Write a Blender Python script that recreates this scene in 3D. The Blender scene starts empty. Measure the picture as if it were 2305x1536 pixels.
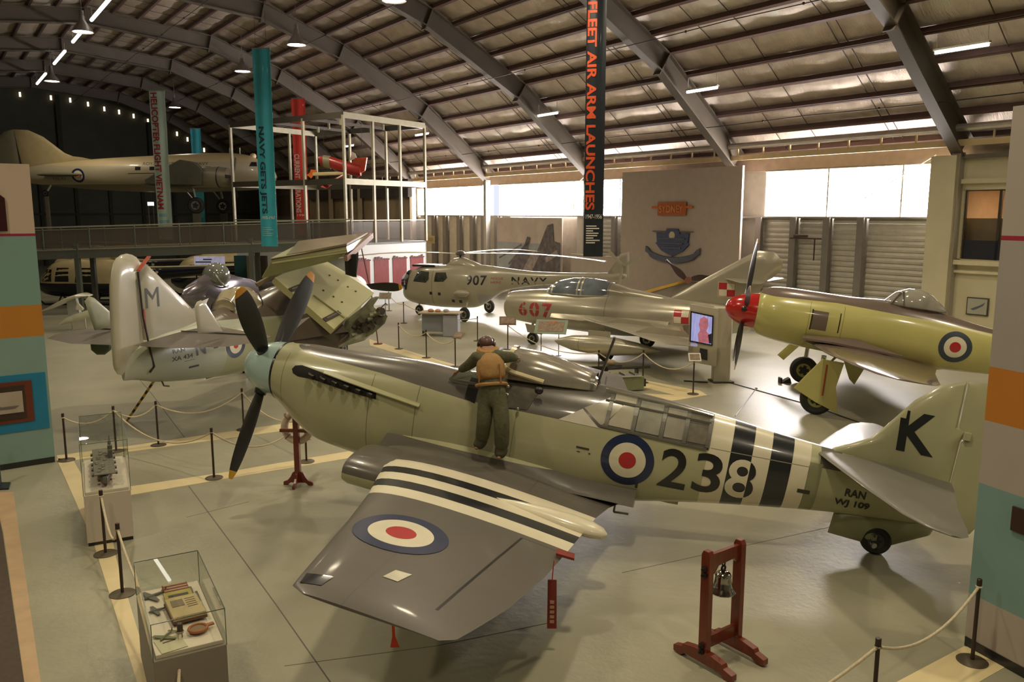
import bpy, bmesh, math, random
import numpy as np
from mathutils import Vector, Matrix
from mathutils.bvhtree import BVHTree
random.seed(7)
C = bpy.context.scene.collection
R = math.radians
# ------------------------------------------------------------------ camera, world, exposure
sc = bpy.context.scene
cam = bpy.data.objects.new('camera', bpy.data.cameras.new('camera'))
C.objects.link(cam)
cam.location = (0, 0, 5.0)
PITCH = math.atan(0.156)
cam.rotation_euler = (math.pi / 2 - PITCH, 0, 0)
cam.data.sensor_width = 36
cam.data.lens = 36 * 1846.0 / 2305
cam.data.clip_end = 400
sc.camera = cam
w_ = bpy.data.worlds.new('sky'); sc.world = w_; w_.use_nodes = True
w_.node_tree.nodes['Background'].inputs[0].default_value = (0.80, 0.86, 1.0, 1)
w_.node_tree.nodes['Background'].inputs[1].default_value = 1.0
sc.view_settings.view_transform = 'Standard'
sc.view_settings.look = 'None'
sc.view_settings.gamma = 1
sc.view_settings.use_curve_mapping = False
sc.view_settings.exposure = 0.0
WARM = (1.0, 0.86, 0.60)
LAMP_W = 310.0          # watts of each high bay lamp
WINDOW_GLOW = 44.0       # daylight behind the clerestory panes
sc.cycles.max_bounces = 6
sc.cycles.diffuse_bounces = 3
sc.cycles.glossy_bounces = 3
sc.cycles.transmission_bounces = 6
sc.cycles.transparent_max_bounces = 12
sc.cycles.sample_clamp_indirect = 4.0
sc.cycles.caustics_reflective = False
sc.cycles.caustics_refractive = False
sc.cycles.use_denoising = True

# ------------------------------------------------------------------ measuring helpers
FPX, CX, CY = 1846.0, 1152.5, 768.0
cp_, sp_ = math.cos(PITCH), math.sin(PITCH)
CAM = np.array([0, 0, 5.0])
def ray(x, y):
    u = (x - CX) / FPX; v = (y - CY) / FPX
    return np.array([u, cp_ - v * sp_, -(v * cp_ + sp_)])
def ground(x, y, z=0.0):
    r = ray(x, y); return CAM + r * ((z - 5.0) / r[2])
def at(x, y, Y):
    r = ray(x, y); return CAM + r * (Y / r[1])
class Frame:
    def __init__(S, O, yaw, pitch=0, sx=1.0):
        S.k = np.array([sx, 1.0, 1.0])
        S.O = np.array(O, float); cy, sy = math.cos(yaw), math.sin(yaw); c, s = math.cos(pitch), math.sin(pitch)
        S.x = np.array([cy * c, sy * c, s]); S.y = np.array([-sy, cy, 0.0]); S.z = np.cross(S.x, S.y)
        S.R = np.stack([S.x, S.y, S.z])
        S.M = Matrix(((S.x[0] * sx, S.y[0], S.z[0], O[0]), (S.x[1] * sx, S.y[1], S.z[1], O[1]), (S.x[2] * sx, S.y[2], S.z[2], O[2]), (0, 0, 0, 1)))
    def loc(S, P): return S.R @ (np.array(P, float) - S.O) / S.k
    def w(S, l): return S.O + S.R.T @ (np.array(l, float) * S.k)
    def cut(S, x, y, P, n):
        r = ray(x, y); return S.loc(CAM + r * (np.dot(P - CAM, n) / np.dot(r, n)))
    def onY(S, x, y, l=0): return S.cut(x, y, S.w([0, l, 0]), S.y)
    def onZ(S, x, y, l=0): return S.cut(x, y, S.w([0, 0, l]), S.z)
    def onX(S, x, y, l=0): return S.cut(x, y, S.w([l, 0, 0]), S.x)

# ------------------------------------------------------------------ materials
def lin(c):
    if isinstance(c, str):
        c = [int(c[i:i + 2], 16) / 255 for i in (0, 2, 4)]
    return tuple((v / 12.92 if v <= 0.04045 else ((v + 0.055) / 1.055) ** 2.4) for v in c[:3]) + (1,)
class S:
    """a node socket with arithmetic"""
    def __init__(s, nt, k): s.nt, s.k = nt, k
    def op(s, o, *a):
        n = s.nt.nodes.new('ShaderNodeMath'); n.operation = o
        for i, v in enumerate((s,) + a):
            if isinstance(v, S): s.nt.links.new(v.k, n.inputs[i])
            else: n.inputs[i].default_value = v
        return S(s.nt, n.outputs[0])
    def __add__(s, b): return s.op('ADD', b)
    def __sub__(s, b): return s.op('SUBTRACT', b)
    def __mul__(s, b): return s.op('MULTIPLY', b)
    def gt(s, b): return s.op('GREATER_THAN', b)
    def lt(s, b): return s.op('LESS_THAN', b)
    def abs(s): return s.op('ABSOLUTE')
    def btw(s, a, b): return s.gt(a) * s.lt(b)
    def line(s, pts):
        acc = None
        for (x0, y0), (x1, y1) in zip(pts, pts[1:]):
            n = s.nt.nodes.new('ShaderNodeMapRange'); s.nt.links.new(s.k, n.inputs[0])
            n.inputs[1].default_value = x0; n.inputs[2].default_value = x1
            n.inputs[3].default_value = 0; n.inputs[4].default_value = y1 - y0
            k = S(s.nt, n.outputs[0])
            acc = k if acc is None else acc + k
        return acc + pts[0][1]
MATS = {}
def pm(name, col, rough=0.5, metal=0.0, vary=0.06, nscale=3.0, bump=0.0, bscale=40.0, emit=0, spec=0.5, rules=None, coat=0.0, alpha=None, trans=0, ecol=None, streak=None):
    if name in MATS: return MATS[name]
    m = bpy.data.materials.new(name); m.use_nodes = True; nt = m.node_tree
    b = nt.nodes['Principled BSDF']
    tc = nt.nodes.new('ShaderNodeTexCoord')
    base = lin(col)
    out = None
    if rules:
        sx = nt.nodes.new('ShaderNodeSeparateXYZ'); nt.links.new(tc.outputs['Object'], sx.inputs[0])
        X, Y, Z = (S(nt, sx.outputs[i]) for i in range(3))
        prev = nt.nodes.new('ShaderNodeRGB'); prev.outputs[0].default_value = base; prev = prev.outputs[0]
        sn = nt.nodes.new('ShaderNodeSeparateXYZ'); nt.links.new(tc.outputs['Normal'], sn.inputs[0]); S.NZ = S(nt, sn.outputs[2])
        for mask, c2 in rules(X, Y, Z):
            mx = nt.nodes.new('ShaderNodeMix'); mx.data_type = 'RGBA'
            nt.links.new(mask.k, mx.inputs[0]); nt.links.new(prev, mx.inputs[6])
            mx.inputs[7].default_value = lin(c2); prev = mx.outputs[2]
        out = prev
    if vary:
        no = nt.nodes.new('ShaderNodeTexNoise'); no.inputs['Scale'].default_value = nscale; no.inputs['Detail'].default_value = 5
        if streak:
            mp = nt.nodes.new('ShaderNodeMapping'); mp.inputs['Scale'].default_value = streak
            nt.links.new(tc.outputs['Object'], mp.inputs[0]); nt.links.new(mp.outputs[0], no.inputs['Vector'])
        else:
            nt.links.new(tc.outputs['Object'], no.inputs['Vector'])
        mr = nt.nodes.new('ShaderNodeMapRange'); mr.inputs[1].default_value = .3; mr.inputs[2].default_value = .7
        mr.inputs[3].default_value = 1 - vary; mr.inputs[4].default_value = 1 + vary
        nt.links.new(no.outputs[0], mr.inputs[0])
        vm = nt.nodes.new('ShaderNodeVectorMath'); vm.operation = 'SCALE'
        if out: nt.links.new(out, vm.inputs[0])
        else: vm.inputs[0].default_value = base[:3]
        nt.links.new(mr.outputs[0], vm.inputs['Scale']); out = vm.outputs[0]
    if out: nt.links.new(out, b.inputs['Base Color'])
    else: b.inputs['Base Color'].default_value = base
    b.inputs['Roughness'].default_value = rough; b.inputs['Metallic'].default_value = metal
    b.inputs['Specular IOR Level'].default_value = spec
    b.inputs['Coat Weight'].default_value = coat; b.inputs['Coat Roughness'].default_value = 0.08
    if bump:
        n2 = nt.nodes.new('ShaderNodeTexNoise'); n2.inputs['Scale'].default_value = bscale; n2.inputs['Detail'].default_value = 4
        nt.links.new(tc.outputs['Object'], n2.inputs['Vector'])
        bp = nt.nodes.new('ShaderNodeBump'); bp.inputs['Strength'].default_value = bump; bp.inputs['Distance'].default_value = 0.02
        nt.links.new(n2.outputs[0], bp.inputs['Height']); nt.links.new(bp.outputs[0], b.inputs['Normal'])
    if emit:
        b.inputs['Emission Color'].default_value = lin(ecol or col); b.inputs['Emission Strength'].default_value = emit
    if alpha is not None: b.inputs['Alpha'].default_value = alpha
    if trans: b.inputs['Transmission Weight'].default_value = trans
    MATS[name] = m
    return m
def glass(name, tint='f4f8f4', gloss=0.18, rough=0.02, dark=0.0):
    """thin glazing: mostly transparent, fresnel-like gloss"""
    if name in MATS: return MATS[name]
    m = bpy.data.materials.new(name); m.use_nodes = True; nt = m.node_tree
    for n in list(nt.nodes):
        if n.type != 'OUTPUT_MATERIAL': nt.nodes.remove(n)
    o = nt.nodes[0]
    t = nt.nodes.new('ShaderNodeBsdfTransparent'); t.inputs[0].default_value = lin(tint)
    g = nt.nodes.new('ShaderNodeBsdfGlossy'); g.inputs['Roughness'].default_value = rough
    f = nt.nodes.new('ShaderNodeLayerWeight'); f.inputs[0].default_value = 0.5
    q = nt.nodes.new('ShaderNodeMath'); q.operation = 'POWER'; nt.links.new(f.outputs['Facing'], q.inputs[0]); q.inputs[1].default_value = 4.0
    a = nt.nodes.new('ShaderNodeMath'); a.operation = 'MULTIPLY_ADD'; nt.links.new(q.outputs[0], a.inputs[0]); a.inputs[1].default_value = 0.7; a.inputs[2].default_value = 0.02 + gloss * 0.06
    x = nt.nodes.new('ShaderNodeMixShader'); nt.links.new(a.outputs[0], x.inputs[0]); nt.links.new(t.outputs[0], x.inputs[1]); nt.links.new(g.outputs[0], x.inputs[2])
    last = x
    if dark:
        d = nt.nodes.new('ShaderNodeBsdfDiffuse'); d.inputs[0].default_value = lin('7d756c')
        y = nt.nodes.new('ShaderNodeMixShader'); y.inputs[0].default_value = dark
        nt.links.new(x.outputs[0], y.inputs[1]); nt.links.new(d.outputs[0], y.inputs[2]); last = y
    nt.links.new(last.outputs[0], o.inputs[0])
    MATS[name] = m
    return m

# ------------------------------------------------------------------ mesh helpers
def link(o, parent=None):
    C.objects.link(o)
    if parent is not None: o.parent = parent
    return o
def thing(name, label, cat, loc=(0, 0, 0), rz=0, group=None, M=None):
    o = bpy.data.objects.new(name, None); C.objects.link(o); o.empty_display_size = 0.2
    if M is not None: o.matrix_world = M
    else: o.location = loc; o.rotation_euler = (0, 0, rz)
    if label: o['label'] = label
    if cat: o['category'] = cat
    if group: o['group'] = group
    return o
def tag(o, label, cat, group=None):
    o['label'] = label; o['category'] = cat
    if group: o['group'] = group
    return o
def struct(o): o['kind'] = 'structure'; return o
class G:
    def __init__(s): s.v = []; s.f = []; s.mi = []; s.cur = 0
    def add(s, vs, fs):
        b = len(s.v); s.v += [tuple(map(float, p)) for p in vs]
        for f in fs: s.f.append([b + i for i in f]); s.mi.append(s.cur)
        return s
    def box(s, c, d, M=None):
        x, y, z = (k / 2 for k in d)
        vs = [Vector((i * x, j * y, k * z)) for i in (-1, 1) for j in (-1, 1) for k in (-1, 1)]
        if M is not None: vs = [M @ p for p in vs]
        c = Vector(c)
        return s.add([p + c for p in vs], [(0, 1, 3, 2), (4, 6, 7, 5), (0, 4, 5, 1), (2, 3, 7, 6), (0, 2, 6, 4), (1, 5, 7, 3)])
    def bar(s, p, q, w, h=None, up=(0, 0, 1)):
        p, q = Vector(p), Vector(q); h = h or w
        d = (q - p).normalized(); sd = d.cross(Vector(up))
        if sd.length < 1e-4: sd = d.cross(Vector((1, 0, 0)))
        sd.normalize(); u = sd.cross(d).normalized()
        vs = []
        for e in (p, q):
            for a, b in ((-1, -1), (1, -1), (1, 1), (-1, 1)): vs.append(e + sd * (a * w / 2) + u * (b * h / 2))
        return s.add(vs, [(3, 2, 1, 0), (4, 5, 6, 7), (0, 1, 5, 4), (1, 2, 6, 5), (2, 3, 7, 6), (3, 0, 4, 7)])
    def ringpts(s, c, d, r, n, ph=0.0, sq=1.0, up=None):
        d = Vector(d).normalized(); a = Vector(up) if up is not None else (Vector((0, 0, 1)) if abs(d.z) < .9 else Vector((1, 0, 0)))
        a = (a - d * a.dot(d)).normalized(); b = d.cross(a)
        return [Vector(c) + a * (r * math.cos(ph + 2 * math.pi * i / n)) + b * (r * sq * math.sin(ph + 2 * math.pi * i / n)) for i in range(n)]
    def loft(s, rings, caps=True, closed=False):
        n = len(rings[0]); vs = [p for r in rings for p in r]; fs = []
        m = len(rings); rr = range(m if closed else m - 1)
        for i in rr:
            j = (i + 1) % m
            for k in range(n): fs.append((i * n + k, i * n + (k + 1) % n, j * n + (k + 1) % n, j * n + k))
        if caps and not closed: fs += [tuple(range(n - 1, -1, -1)), tuple((m - 1) * n + k for k in range(n))]
        return s.add(vs, fs)
    def cyl(s, p, q, r0, r1=None, n=12, caps=True):
        r1 = r0 if r1 is None else r1; d = Vector(q) - Vector(p)
        return s.loft([s.ringpts(p, d, r0, n), s.ringpts(q, d, r1, n)], caps)
    def tube(s, pts, r, n=8):
        pts = [Vector(p) for p in pts]; rings = []; up = None
        for i, p in enumerate(pts):
            d = (pts[min(i + 1, len(pts) - 1)] - pts[max(i - 1, 0)])
            if up is None:
                dd = d.normalized(); up = Vector((0, 0, 1)) if abs(dd.z) < .9 else Vector((1, 0, 0))
            rr = r[i] if isinstance(r, (list, tuple)) else r
            rings.append(s.ringpts(p, d, rr, n, up=up))
        return s.loft(rings)
    def lathe(s, prof, o=(0, 0, 0), d=(0, 0, 1), n=20, caps=True):
        d = Vector(d).normalized(); o = Vector(o)
        return s.loft([s.ringpts(o + d * h, d, max(r, 1e-4), n) for r, h in prof], caps)
    def torus(s, c, d, Rr, r, n=24, m=8, a0=0, a1=None):
        d = Vector(d).normalized(); a = Vector((0, 0, 1)) if abs(d.z) < .9 else Vector((1, 0, 0))
        a = (a - d * a.dot(d)).normalized(); b = d.cross(a); rings = []
        full = a1 is None; a1 = 2 * math.pi if full else a1
        for i in range(n if full else n + 1):
            t = a0 + (a1 - a0) * i / n; e = a * math.cos(t) + b * math.sin(t); c0 = Vector(c) + e * Rr
            rings.append([c0 + e * (r * math.cos(2 * math.pi * k / m)) + d * (r * math.sin(2 * math.pi * k / m)) for k in range(m)])
        return s.loft(rings, caps=not full, closed=full)
    def prism(s, pts, off):
        """polygon (3D points) extruded by vector off, centred"""
        off = Vector(off) / 2; n = len(pts); P = [Vector(p) for p in pts]
        vs = [p - off for p in P] + [p + off for p in P]
        return s.add(vs, [tuple(range(n - 1, -1, -1)), tuple(range(n, 2 * n))] + [(i, (i + 1) % n, n + (i + 1) % n, n + i) for i in range(n)])
    def ball(s, c, r, n=12, m=8):
        c = Vector(c); r = r if isinstance(r, (tuple, list)) else (r, r, r)
        rings = []
        for i in range(m + 1):
            t = math.pi * i / m; rr = max(math.sin(t), 1e-3)
            rings.append([c + Vector((r[0] * rr * math.cos(2 * math.pi * k / n), r[1] * rr * math.sin(2 * math.pi * k / n), r[2] * -math.cos(t))) for k in range(n)])
        return s.loft(rings)
    def mesh(s, name):
        me = bpy.data.meshes.new(name); me.from_pydata(s.v, [], s.f)
        if any(s.mi): me.polygons.foreach_set('material_index', s.mi)
        bm = bmesh.new(); bm.from_mesh(me); bmesh.ops.recalc_face_normals(bm, faces=bm.faces); bm.to_mesh(me); bm.free()
        return me
    def out(s, name, mat, parent=None, smooth=True, bevel=0, angle=35):
        me = s.mesh(name)
        for mm in (mat if isinstance(mat, (list, tuple)) else [mat]): me.materials.append(mm)
        if smooth:
            me.shade_smooth(); me.set_sharp_from_angle(angle=R(angle))
        o = link(bpy.data.objects.new(name, me), parent)
        if bevel:
            b = o.modifiers.new('bevel', 'BEVEL'); b.width = bevel; b.segments = 2; b.limit_method = 'ANGLE'
        return o
def share(o, parent, M=None, name=None):
    c = bpy.data.objects.new(name or o.name.split('.')[0], o.data); link(c, parent)
    if M is not None: c.matrix_local = M
    for md in o.modifiers:
        k = c.modifiers.new(md.name, md.type)
        if md.type == 'BEVEL': k.width = md.width; k.segments = md.segments; k.limit_method = md.limit_method
    return c
def copy_tree(o, parent=None, M=None):
    c = o.copy(); C.objects.link(c)
    if parent is not None: c.parent = parent
    for ch in list(o.children):
        copy_tree(ch, c)
    return c
# sections: (x, zc, halfwidth, up, down, n_up, n_down)
def section(x, zc, w, hu, hl, nu=2.0, nl=2.0, n=36, yc=0.0):
    out = []
    for i in range(n):
        a = 2 * math.pi * i / n; c, s_ = math.cos(a), math.sin(a); e = 2.0 / (nu if s_ >= 0 else nl)
        out.append(Vector((x, yc + w * math.copysign(abs(c) ** e, c), zc + (hu if s_ >= 0 else hl) * math.copysign(abs(s_) ** e, s_))))
    return out
def interp(keys, n):
    xs = [k[0] for k in keys]; t = np.arange(len(keys)); T = np.linspace(0, len(keys) - 1, n)
    K = np.array([[float(v) for v in k] for k in keys]); out = []
    # monotone-ish catmull rom
    for q in T:
        i = min(int(q), len(keys) - 2); f = q - i
        p0, p1, p2, p3 = K[max(i - 1, 0)], K[i], K[i + 1], K[min(i + 2, len(keys) - 1)]
        m1 = (p2 - p0) / 2; m2 = (p3 - p1) / 2
        f2, f3 = f * f, f * f * f
        out.append((2 * f3 - 3 * f2 + 1) * p1 + (f3 - 2 * f2 + f) * m1 + (-2 * f3 + 3 * f2) * p2 + (f3 - f2) * m2)
    return out
def body(keys, n=60, seg=40, caps=True):
    g = G(); g.loft([section(*k, n=seg) for k in interp(keys, n)], caps); return g
def airfoil(le, te, th, m=14):
    """closed section between leading edge point and trailing edge point; thickness along +-t vector"""
    le, te = Vector(le), Vector(te); c = te - le; L = c.length; up = Vector(th)
    T = up.length; up = up.normalized(); top = []; bot = []
    for i in range(m + 1):
        t = (1 - math.cos(math.pi * i / m)) / 2
        y = 5 * T * (0.2969 * math.sqrt(t) - 0.126 * t - 0.3516 * t * t + 0.2843 * t ** 3 - 0.1015 * t ** 4)
        top.append(le + c * t + up * (y * 1.15)); bot.append(le + c * t - up * (y * 0.85))
    return top + bot[-2:0:-1]
def wing(stations, m=14):
    """stations: (le, te, thickness vector)"""
    g = G(); g.loft([airfoil(*s_, m=m) for s_ in stations]); return g
# ------------------------------------------------------------------ decals
def bvh_of(objs):
    vs, fs = [], []
    for o in objs:
        b = len(vs); vs += [v.co.copy() for v in o.data.vertices]; fs += [[b + i for i in p.vertices] for p in o.data.polygons]
    return BVHTree.FromPolygons(vs, fs)
def project(bm, tree, mode, off=0.006, back=-4.0, base=None):
    """mode 'side-' looks along +y from the -y side, 'side+' the other, 'top' looks down"""
    dead = []
    for v in bm.verts:
        u, w = v.co.x, v.co.y
        if mode == 'side-': o, d = Vector((u, back, w)), Vector((0, 1, 0))
        elif mode == 'side+': o, d = Vector((u, -back, w)), Vector((0, -1, 0))
        elif mode == 'top': o, d = Vector((u, w, 4)), Vector((0, 0, -1))
        hit = tree.ray_cast(o, d)
        if hit[0] is None: dead.append(v); continue
        nn = hit[1] if hit[1].dot(d) < 0 else -hit[1]
        v.co = hit[0] + nn * off
    if dead: bmesh.ops.delete(bm, geom=dead, context='VERTS')
def grid_cut(bm, step, ax=(0, 1)):
    for k in ax:
        lo = min(v.co[k] for v in bm.verts); hi = max(v.co[k] for v in bm.verts); q = lo + step
        while q < hi:
            no = [0, 0, 0]; no[k] = 1; co = [0, 0, 0]; co[k] = q
            bmesh.ops.bisect_plane(bm, geom=bm.verts[:] + bm.edges[:] + bm.faces[:], plane_co=co, plane_no=no)
            q += step
def text_bm(s, u0, u1, v0, v1, bold=0.0, gaps=(), rot=0, spacing=1.0):
    cu = bpy.data.curves.new('t', 'FONT'); cu.body = s; cu.size = 1; cu.offset = bold; cu.resolution_u = 5
    cu.space_character = spacing
    o = bpy.data.objects.new('t', cu); C.objects.link(o); bpy.context.view_layer.update()
    me = bpy.data.meshes.new_from_object(o.evaluated_get(bpy.context.evaluated_depsgraph_get()))
    bm = bmesh.new(); bm.from_mesh(me)
    bpy.data.objects.remove(o); bpy.data.curves.remove(cu); bpy.data.meshes.remove(me)
    bmesh.ops.remove_doubles(bm, verts=bm.verts, dist=1e-4)
    if rot:   # reading downwards
        for v in bm.verts: v.co = Vector((v.co.y, -v.co.x, 0))
    xs = [v.co.x for v in bm.verts]; ys = [v.co.y for v in bm.verts]
    a, b, c, d = min(xs), max(xs), min(ys), max(ys)
    for v in bm.verts:
        v.co = Vector((u0 + (v.co.x - a) / (b - a) * (u1 - u0), v0 + (v.co.y - c) / (d - c) * (v1 - v0), 0))
    for k, lo, hi in gaps:
        for q in (lo, hi):
            no = [0, 0, 0]; no[k] = 1; co = [0, 0, 0]; co[k] = q
            bmesh.ops.bisect_plane(bm, geom=bm.verts[:] + bm.edges[:] + bm.faces[:], plane_co=co, plane_no=no)
        bmesh.ops.delete(bm, geom=[f for f in bm.faces if lo < f.calc_center_median()[k] < hi], context='FACES')
    return bm
def bm_out(bm, name, mats, parent, smooth=True):
    me = bpy.data.meshes.new(name); bm.to_mesh(me); bm.free()
    for m in (mats if isinstance(mats, (list, tuple)) else [mats]): me.materials.append(m)
    if smooth: me.shade_smooth()
    return link(bpy.data.objects.new(name, me), parent)
def text_decal(name, s, u0, u1, v0, v1, mat, parent, tree, mode='side-', bold=0.02, step=0.08, gaps=(), shear=0.0, slope=0.0, off=0.006, **k):
    bm = text_bm(s, u0, u1, v0, v1, bold, gaps, **k)
    for v in bm.verts:
        x, y = v.co.x, v.co.y
        v.co.x = x + shear * (y - v0); v.co.y = y + slope * (x - u0)
    grid_cut(bm, step); project(bm, tree, mode, off)
    return bm_out(bm, name, mat, parent)
def disc_decal(name, u, v, radii, mats, parent, tree, mode='side-', ax=1.0, off=0.007, n=48):
    bm = bmesh.new(); rings = []
    rr = [0.0]
    for r0, r1 in zip([0] + list(radii[::-1]), radii[::-1]):
        k = max(1, int((r1 - r0) / 0.05)); rr += [r0 + (r1 - r0) * (i + 1) / k for i in range(k)]
    cols = list(radii[::-1])
    for r in rr[1:]:
        rings.append([bm.verts.new((u + r * ax * math.cos(2 * math.pi * i / n), v + r * math.sin(2 * math.pi * i / n), 0)) for i in range(n)])
    c = bm.verts.new((u, v, 0))
    def mi(r):
        for i, q in enumerate(cols):
            if r <= q + 1e-6: return len(cols) - 1 - i
        return 0
    for i in range(n):
        f = bm.faces.new((c, rings[0][i], rings[0][(i + 1) % n])); f.material_index = mi(rr[1])
    for k in range(len(rings) - 1):
        for i in range(n):
            f = bm.faces.new((rings[k][i], rings[k + 1][i], rings[k + 1][(i + 1) % n], rings[k][(i + 1) % n])); f.material_index = mi(rr[k + 2])
    project(bm, tree, mode, off)
    return bm_out(bm, name, mats, parent)
def quad_decal(name, pts, mat, parent, tree, mode='side-', step=0.08, off=0.006):
    bm = bmesh.new(); bm.faces.new([bm.verts.new((p[0], p[1], 0)) for p in pts]); grid_cut(bm, step); project(bm, tree, mode, off)
    return bm_out(bm, name, mat, parent)
# ------------------------------------------------------------------ skinned chains (people)
def skin(name, V, E, rad, mat, parent, sub=2, root=0):
    me = bpy.data.meshes.new(name); me.from_pydata([tuple(map(float, v)) for v in V], E, [])
    o = link(bpy.data.objects.new(name, me), parent); me.materials.append(mat)
    sk = o.modifiers.new('skin', 'SKIN'); sk.use_smooth_shade = True
    me.skin_vertices.new() if not me.skin_vertices else None
    for i, r in enumerate(rad):
        me.skin_vertices[0].data[i].radius = (r, r) if not isinstance(r, tuple) else r
        me.skin_vertices[0].data[i].use_root = (i == root)
    ss = o.modifiers.new('sub', 'SUBSURF'); ss.levels = sub; ss.render_levels = sub
    return o
# ================================================================== THE HANGAR
HR = R(35.2)          # hangar axes: x = across towards the window wall, y = along the building
HM = Matrix.Rotation(HR, 4, 'Z')
def hang(o): o.matrix_world = HM @ o.matrix_local; return o
def hw(p, s, z=0): return HM @ Vector((p, s, z))
concrete = pm('concrete', '9b9781', 0.36, 0, 0.15, 0.5, 0.25, 9.0, spec=0.45)
def floor_rules(X, Y, Z): return []
g = G(); g.box((8.4, 38.5, -0.15), (46, 105, 0.3))
floor = struct(hang(g.out('floor', concrete, smooth=False)))
joint_m = pm('joint', '5e5c52', 0.8, 0, 0)
def floor_strip(name, pts, mat, z=0.004, lab=None):
    g = G(); P = [Vector((x, y, 0)) for x, y in pts]; n = len(P)
    g.prism([p + Vector((0, 0, z / 2)) for p in P], (0, 0, z)); return g.out(name, mat, floor_root, False)
floor_root = bpy.data.objects.new('trim_1', None); C.objects.link(floor_root); floor_root['kind'] = 'structure'
cream = pm('stripe_paint', 'd9c79a', 0.45, 0, 0.08, 1.5)
def gp(*pts): return [tuple(ground(x, y)[:2]) for x, y in pts]
floor_strip('floor_stripe', gp((127, 1033), (208, 1215), (308, 1536), (420, 1900), (500, 1900), (345, 1536), (262, 1260), (247, 1180), (163, 1033)), cream)
floor_strip('floor_stripe', gp((285, 1097), (500, 1065), (840, 1007), (1100, 965), (1130, 973), (840, 1023), (500, 1080), (290, 1116)), cream)
floor_strip('floor_stripe', gp((128, 1026), (287, 1005), (620, 957), (800, 932), (830, 942), (620, 973), (287, 1018), (133, 1042)), cream)
floor_strip('floor_stripe', gp((1900, 1600), (2019, 1536), (2170, 1456), (2330, 1478), (2262, 1503), (2203, 1537), (2100, 1600)), cream)
floor_strip('floor_stripe', gp((831, 764), (1022, 821), (1130, 853), (1118, 864), (1022, 836), (833, 778)), cream)
floor_strip('floor_stripe', gp((1432, 853), (1575, 880), (1592, 890), (1500, 905), (1430, 893), (1430, 885), (1520, 890), (1430, 868)), cream)
floor_strip('floor_stripe', gp((1285, 814), (1335, 828), (1318, 838), (1280, 826)), cream)
floor_strip('floor_stripe', gp((-14, 1110), (30, 1108), (92, 1536), (120, 1800), (60, 1800), (55, 1536), (8, 1200)), pm('old_stripe', 'b89b78', 0.6, 0, .1), z=0.003)
floor_strip('carpet_runner', gp((-40, 1110), (-14, 1110), (6, 1200), (54, 1536), (58, 1800), (-260, 1800)), pm('carpet', '4f4338', 0.95, 0, .12, 12), z=0.006)
def joint(pts, w=0.008):
    P = [Vector((*q, 0.0)) for q in gp(*pts)]
    for a, b in zip(P, P[1:]):
        d = (b - a).normalized(); n = Vector((-d.y, d.x, 0)) * w
        g = G(); g.prism([a - n, a + n, b + n, b - n], (0, 0, 0.003)); g.out('floor_joint', joint_m, floor_root, False)
joint([(425, 1095), (540, 1250), (620, 1360), (760, 1560)])
joint([(225, 750), (340, 885), (415, 985)])
joint([(640, 1500), (980, 1455), (1250, 1400)], .006)
joint([(1400, 1290), (1900, 1180)], .006)
joint([(560, 1130), (420, 1165)], .006)
# ---- roof
PROF = [(30, 7.3), (25.2, 11.1), (19.9, 14.0), (15.5, 15.6), (8.5, 16.3), (1.5, 15.6), (-2.9, 14.0), (-8.2, 11.1), (-13, 7.3)]
ceiling = bpy.data.objects.new('ceiling', None); C.objects.link(ceiling); ceiling['kind'] = 'structure'; ceiling.matrix_world = HM
steel = pm('rafter_steel', '665d52', 0.55, 0.0, 0.08, 1.2)
steel_l = pm('column_steel', 'b3aca0', 0.5, 0.0, 0.08, 1.2)
purl = pm('purlin_steel', '6d5550', 0.6, 0.0, 0.1, 2)
def foil(name, col):
    m = pm(name, col, 0.42, 0.72, 0.18, 1.3, 0.0)
    nt = m.node_tree; tc = nt.nodes.new('ShaderNodeTexCoord'); mp = nt.nodes.new('ShaderNodeMapping'); mp.inputs['Scale'].default_value = (1.0, 5.0, 1)
    n = nt.nodes.new('ShaderNodeTexNoise'); n.inputs['Scale'].default_value = 2.2; n.inputs['Detail'].default_value = 6; n.inputs['Roughness'].default_value = .7
    b = nt.nodes.new('ShaderNodeBump'); b.inputs['Strength'].default_value = 0.9; b.inputs['Distance'].default_value = 0.05
    nt.links.new(tc.outputs['Object'], mp.inputs[0]); nt.links.new(mp.outputs[0], n.inputs[0]); nt.links.new(n.outputs[0], b.inputs['Height'])
    nt.links.new(b.outputs[0], nt.nodes['Principled BSDF'].inputs['Normal'])
    return m
foil_m = [foil('foil_bright', 'fdf0e2'), foil('foil_dull', 'efe0d0'), foil('foil_stained', 'dccdbc')]
panel_meshes = []
for k in range(3):
    rnd = random.Random(k); g = G(); nx, ny = 5, 16; vs = []; fs = []
    for i in range(nx + 1):
        for j in range(ny + 1):
            u = i / nx; v = j / ny; bay = abs(math.sin(v * math.pi * 4))
            sag = -0.10 * math.sin(math.pi * u) * (0.4 + 0.6 * bay) + rnd.uniform(-.012, .012)
            vs.append((u, v * 10, sag if 0 < i < nx else 0))
    for i in range(nx):
        for j in range(ny):
            a = i * (ny + 1) + j; fs.append((a, a + 1, a + ny + 2, a + ny + 1))
    g.add(vs, fs); me = g.mesh('roof_panel'); me.materials.append(foil_m[k]); me.shade_smooth(); panel_meshes.append(me)
FR = [-5, 5, 15, 25, 35, 45, 55, 65, 75, 85]
purl_me = G().box((0, 0, 0), (0.07, 102, 0.24)).box((0.05, 0, -0.11), (0.1, 102, 0.02)).mesh('purlin'); purl_me.materials.append(purl)
rods = G(); cnt = 0
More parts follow.
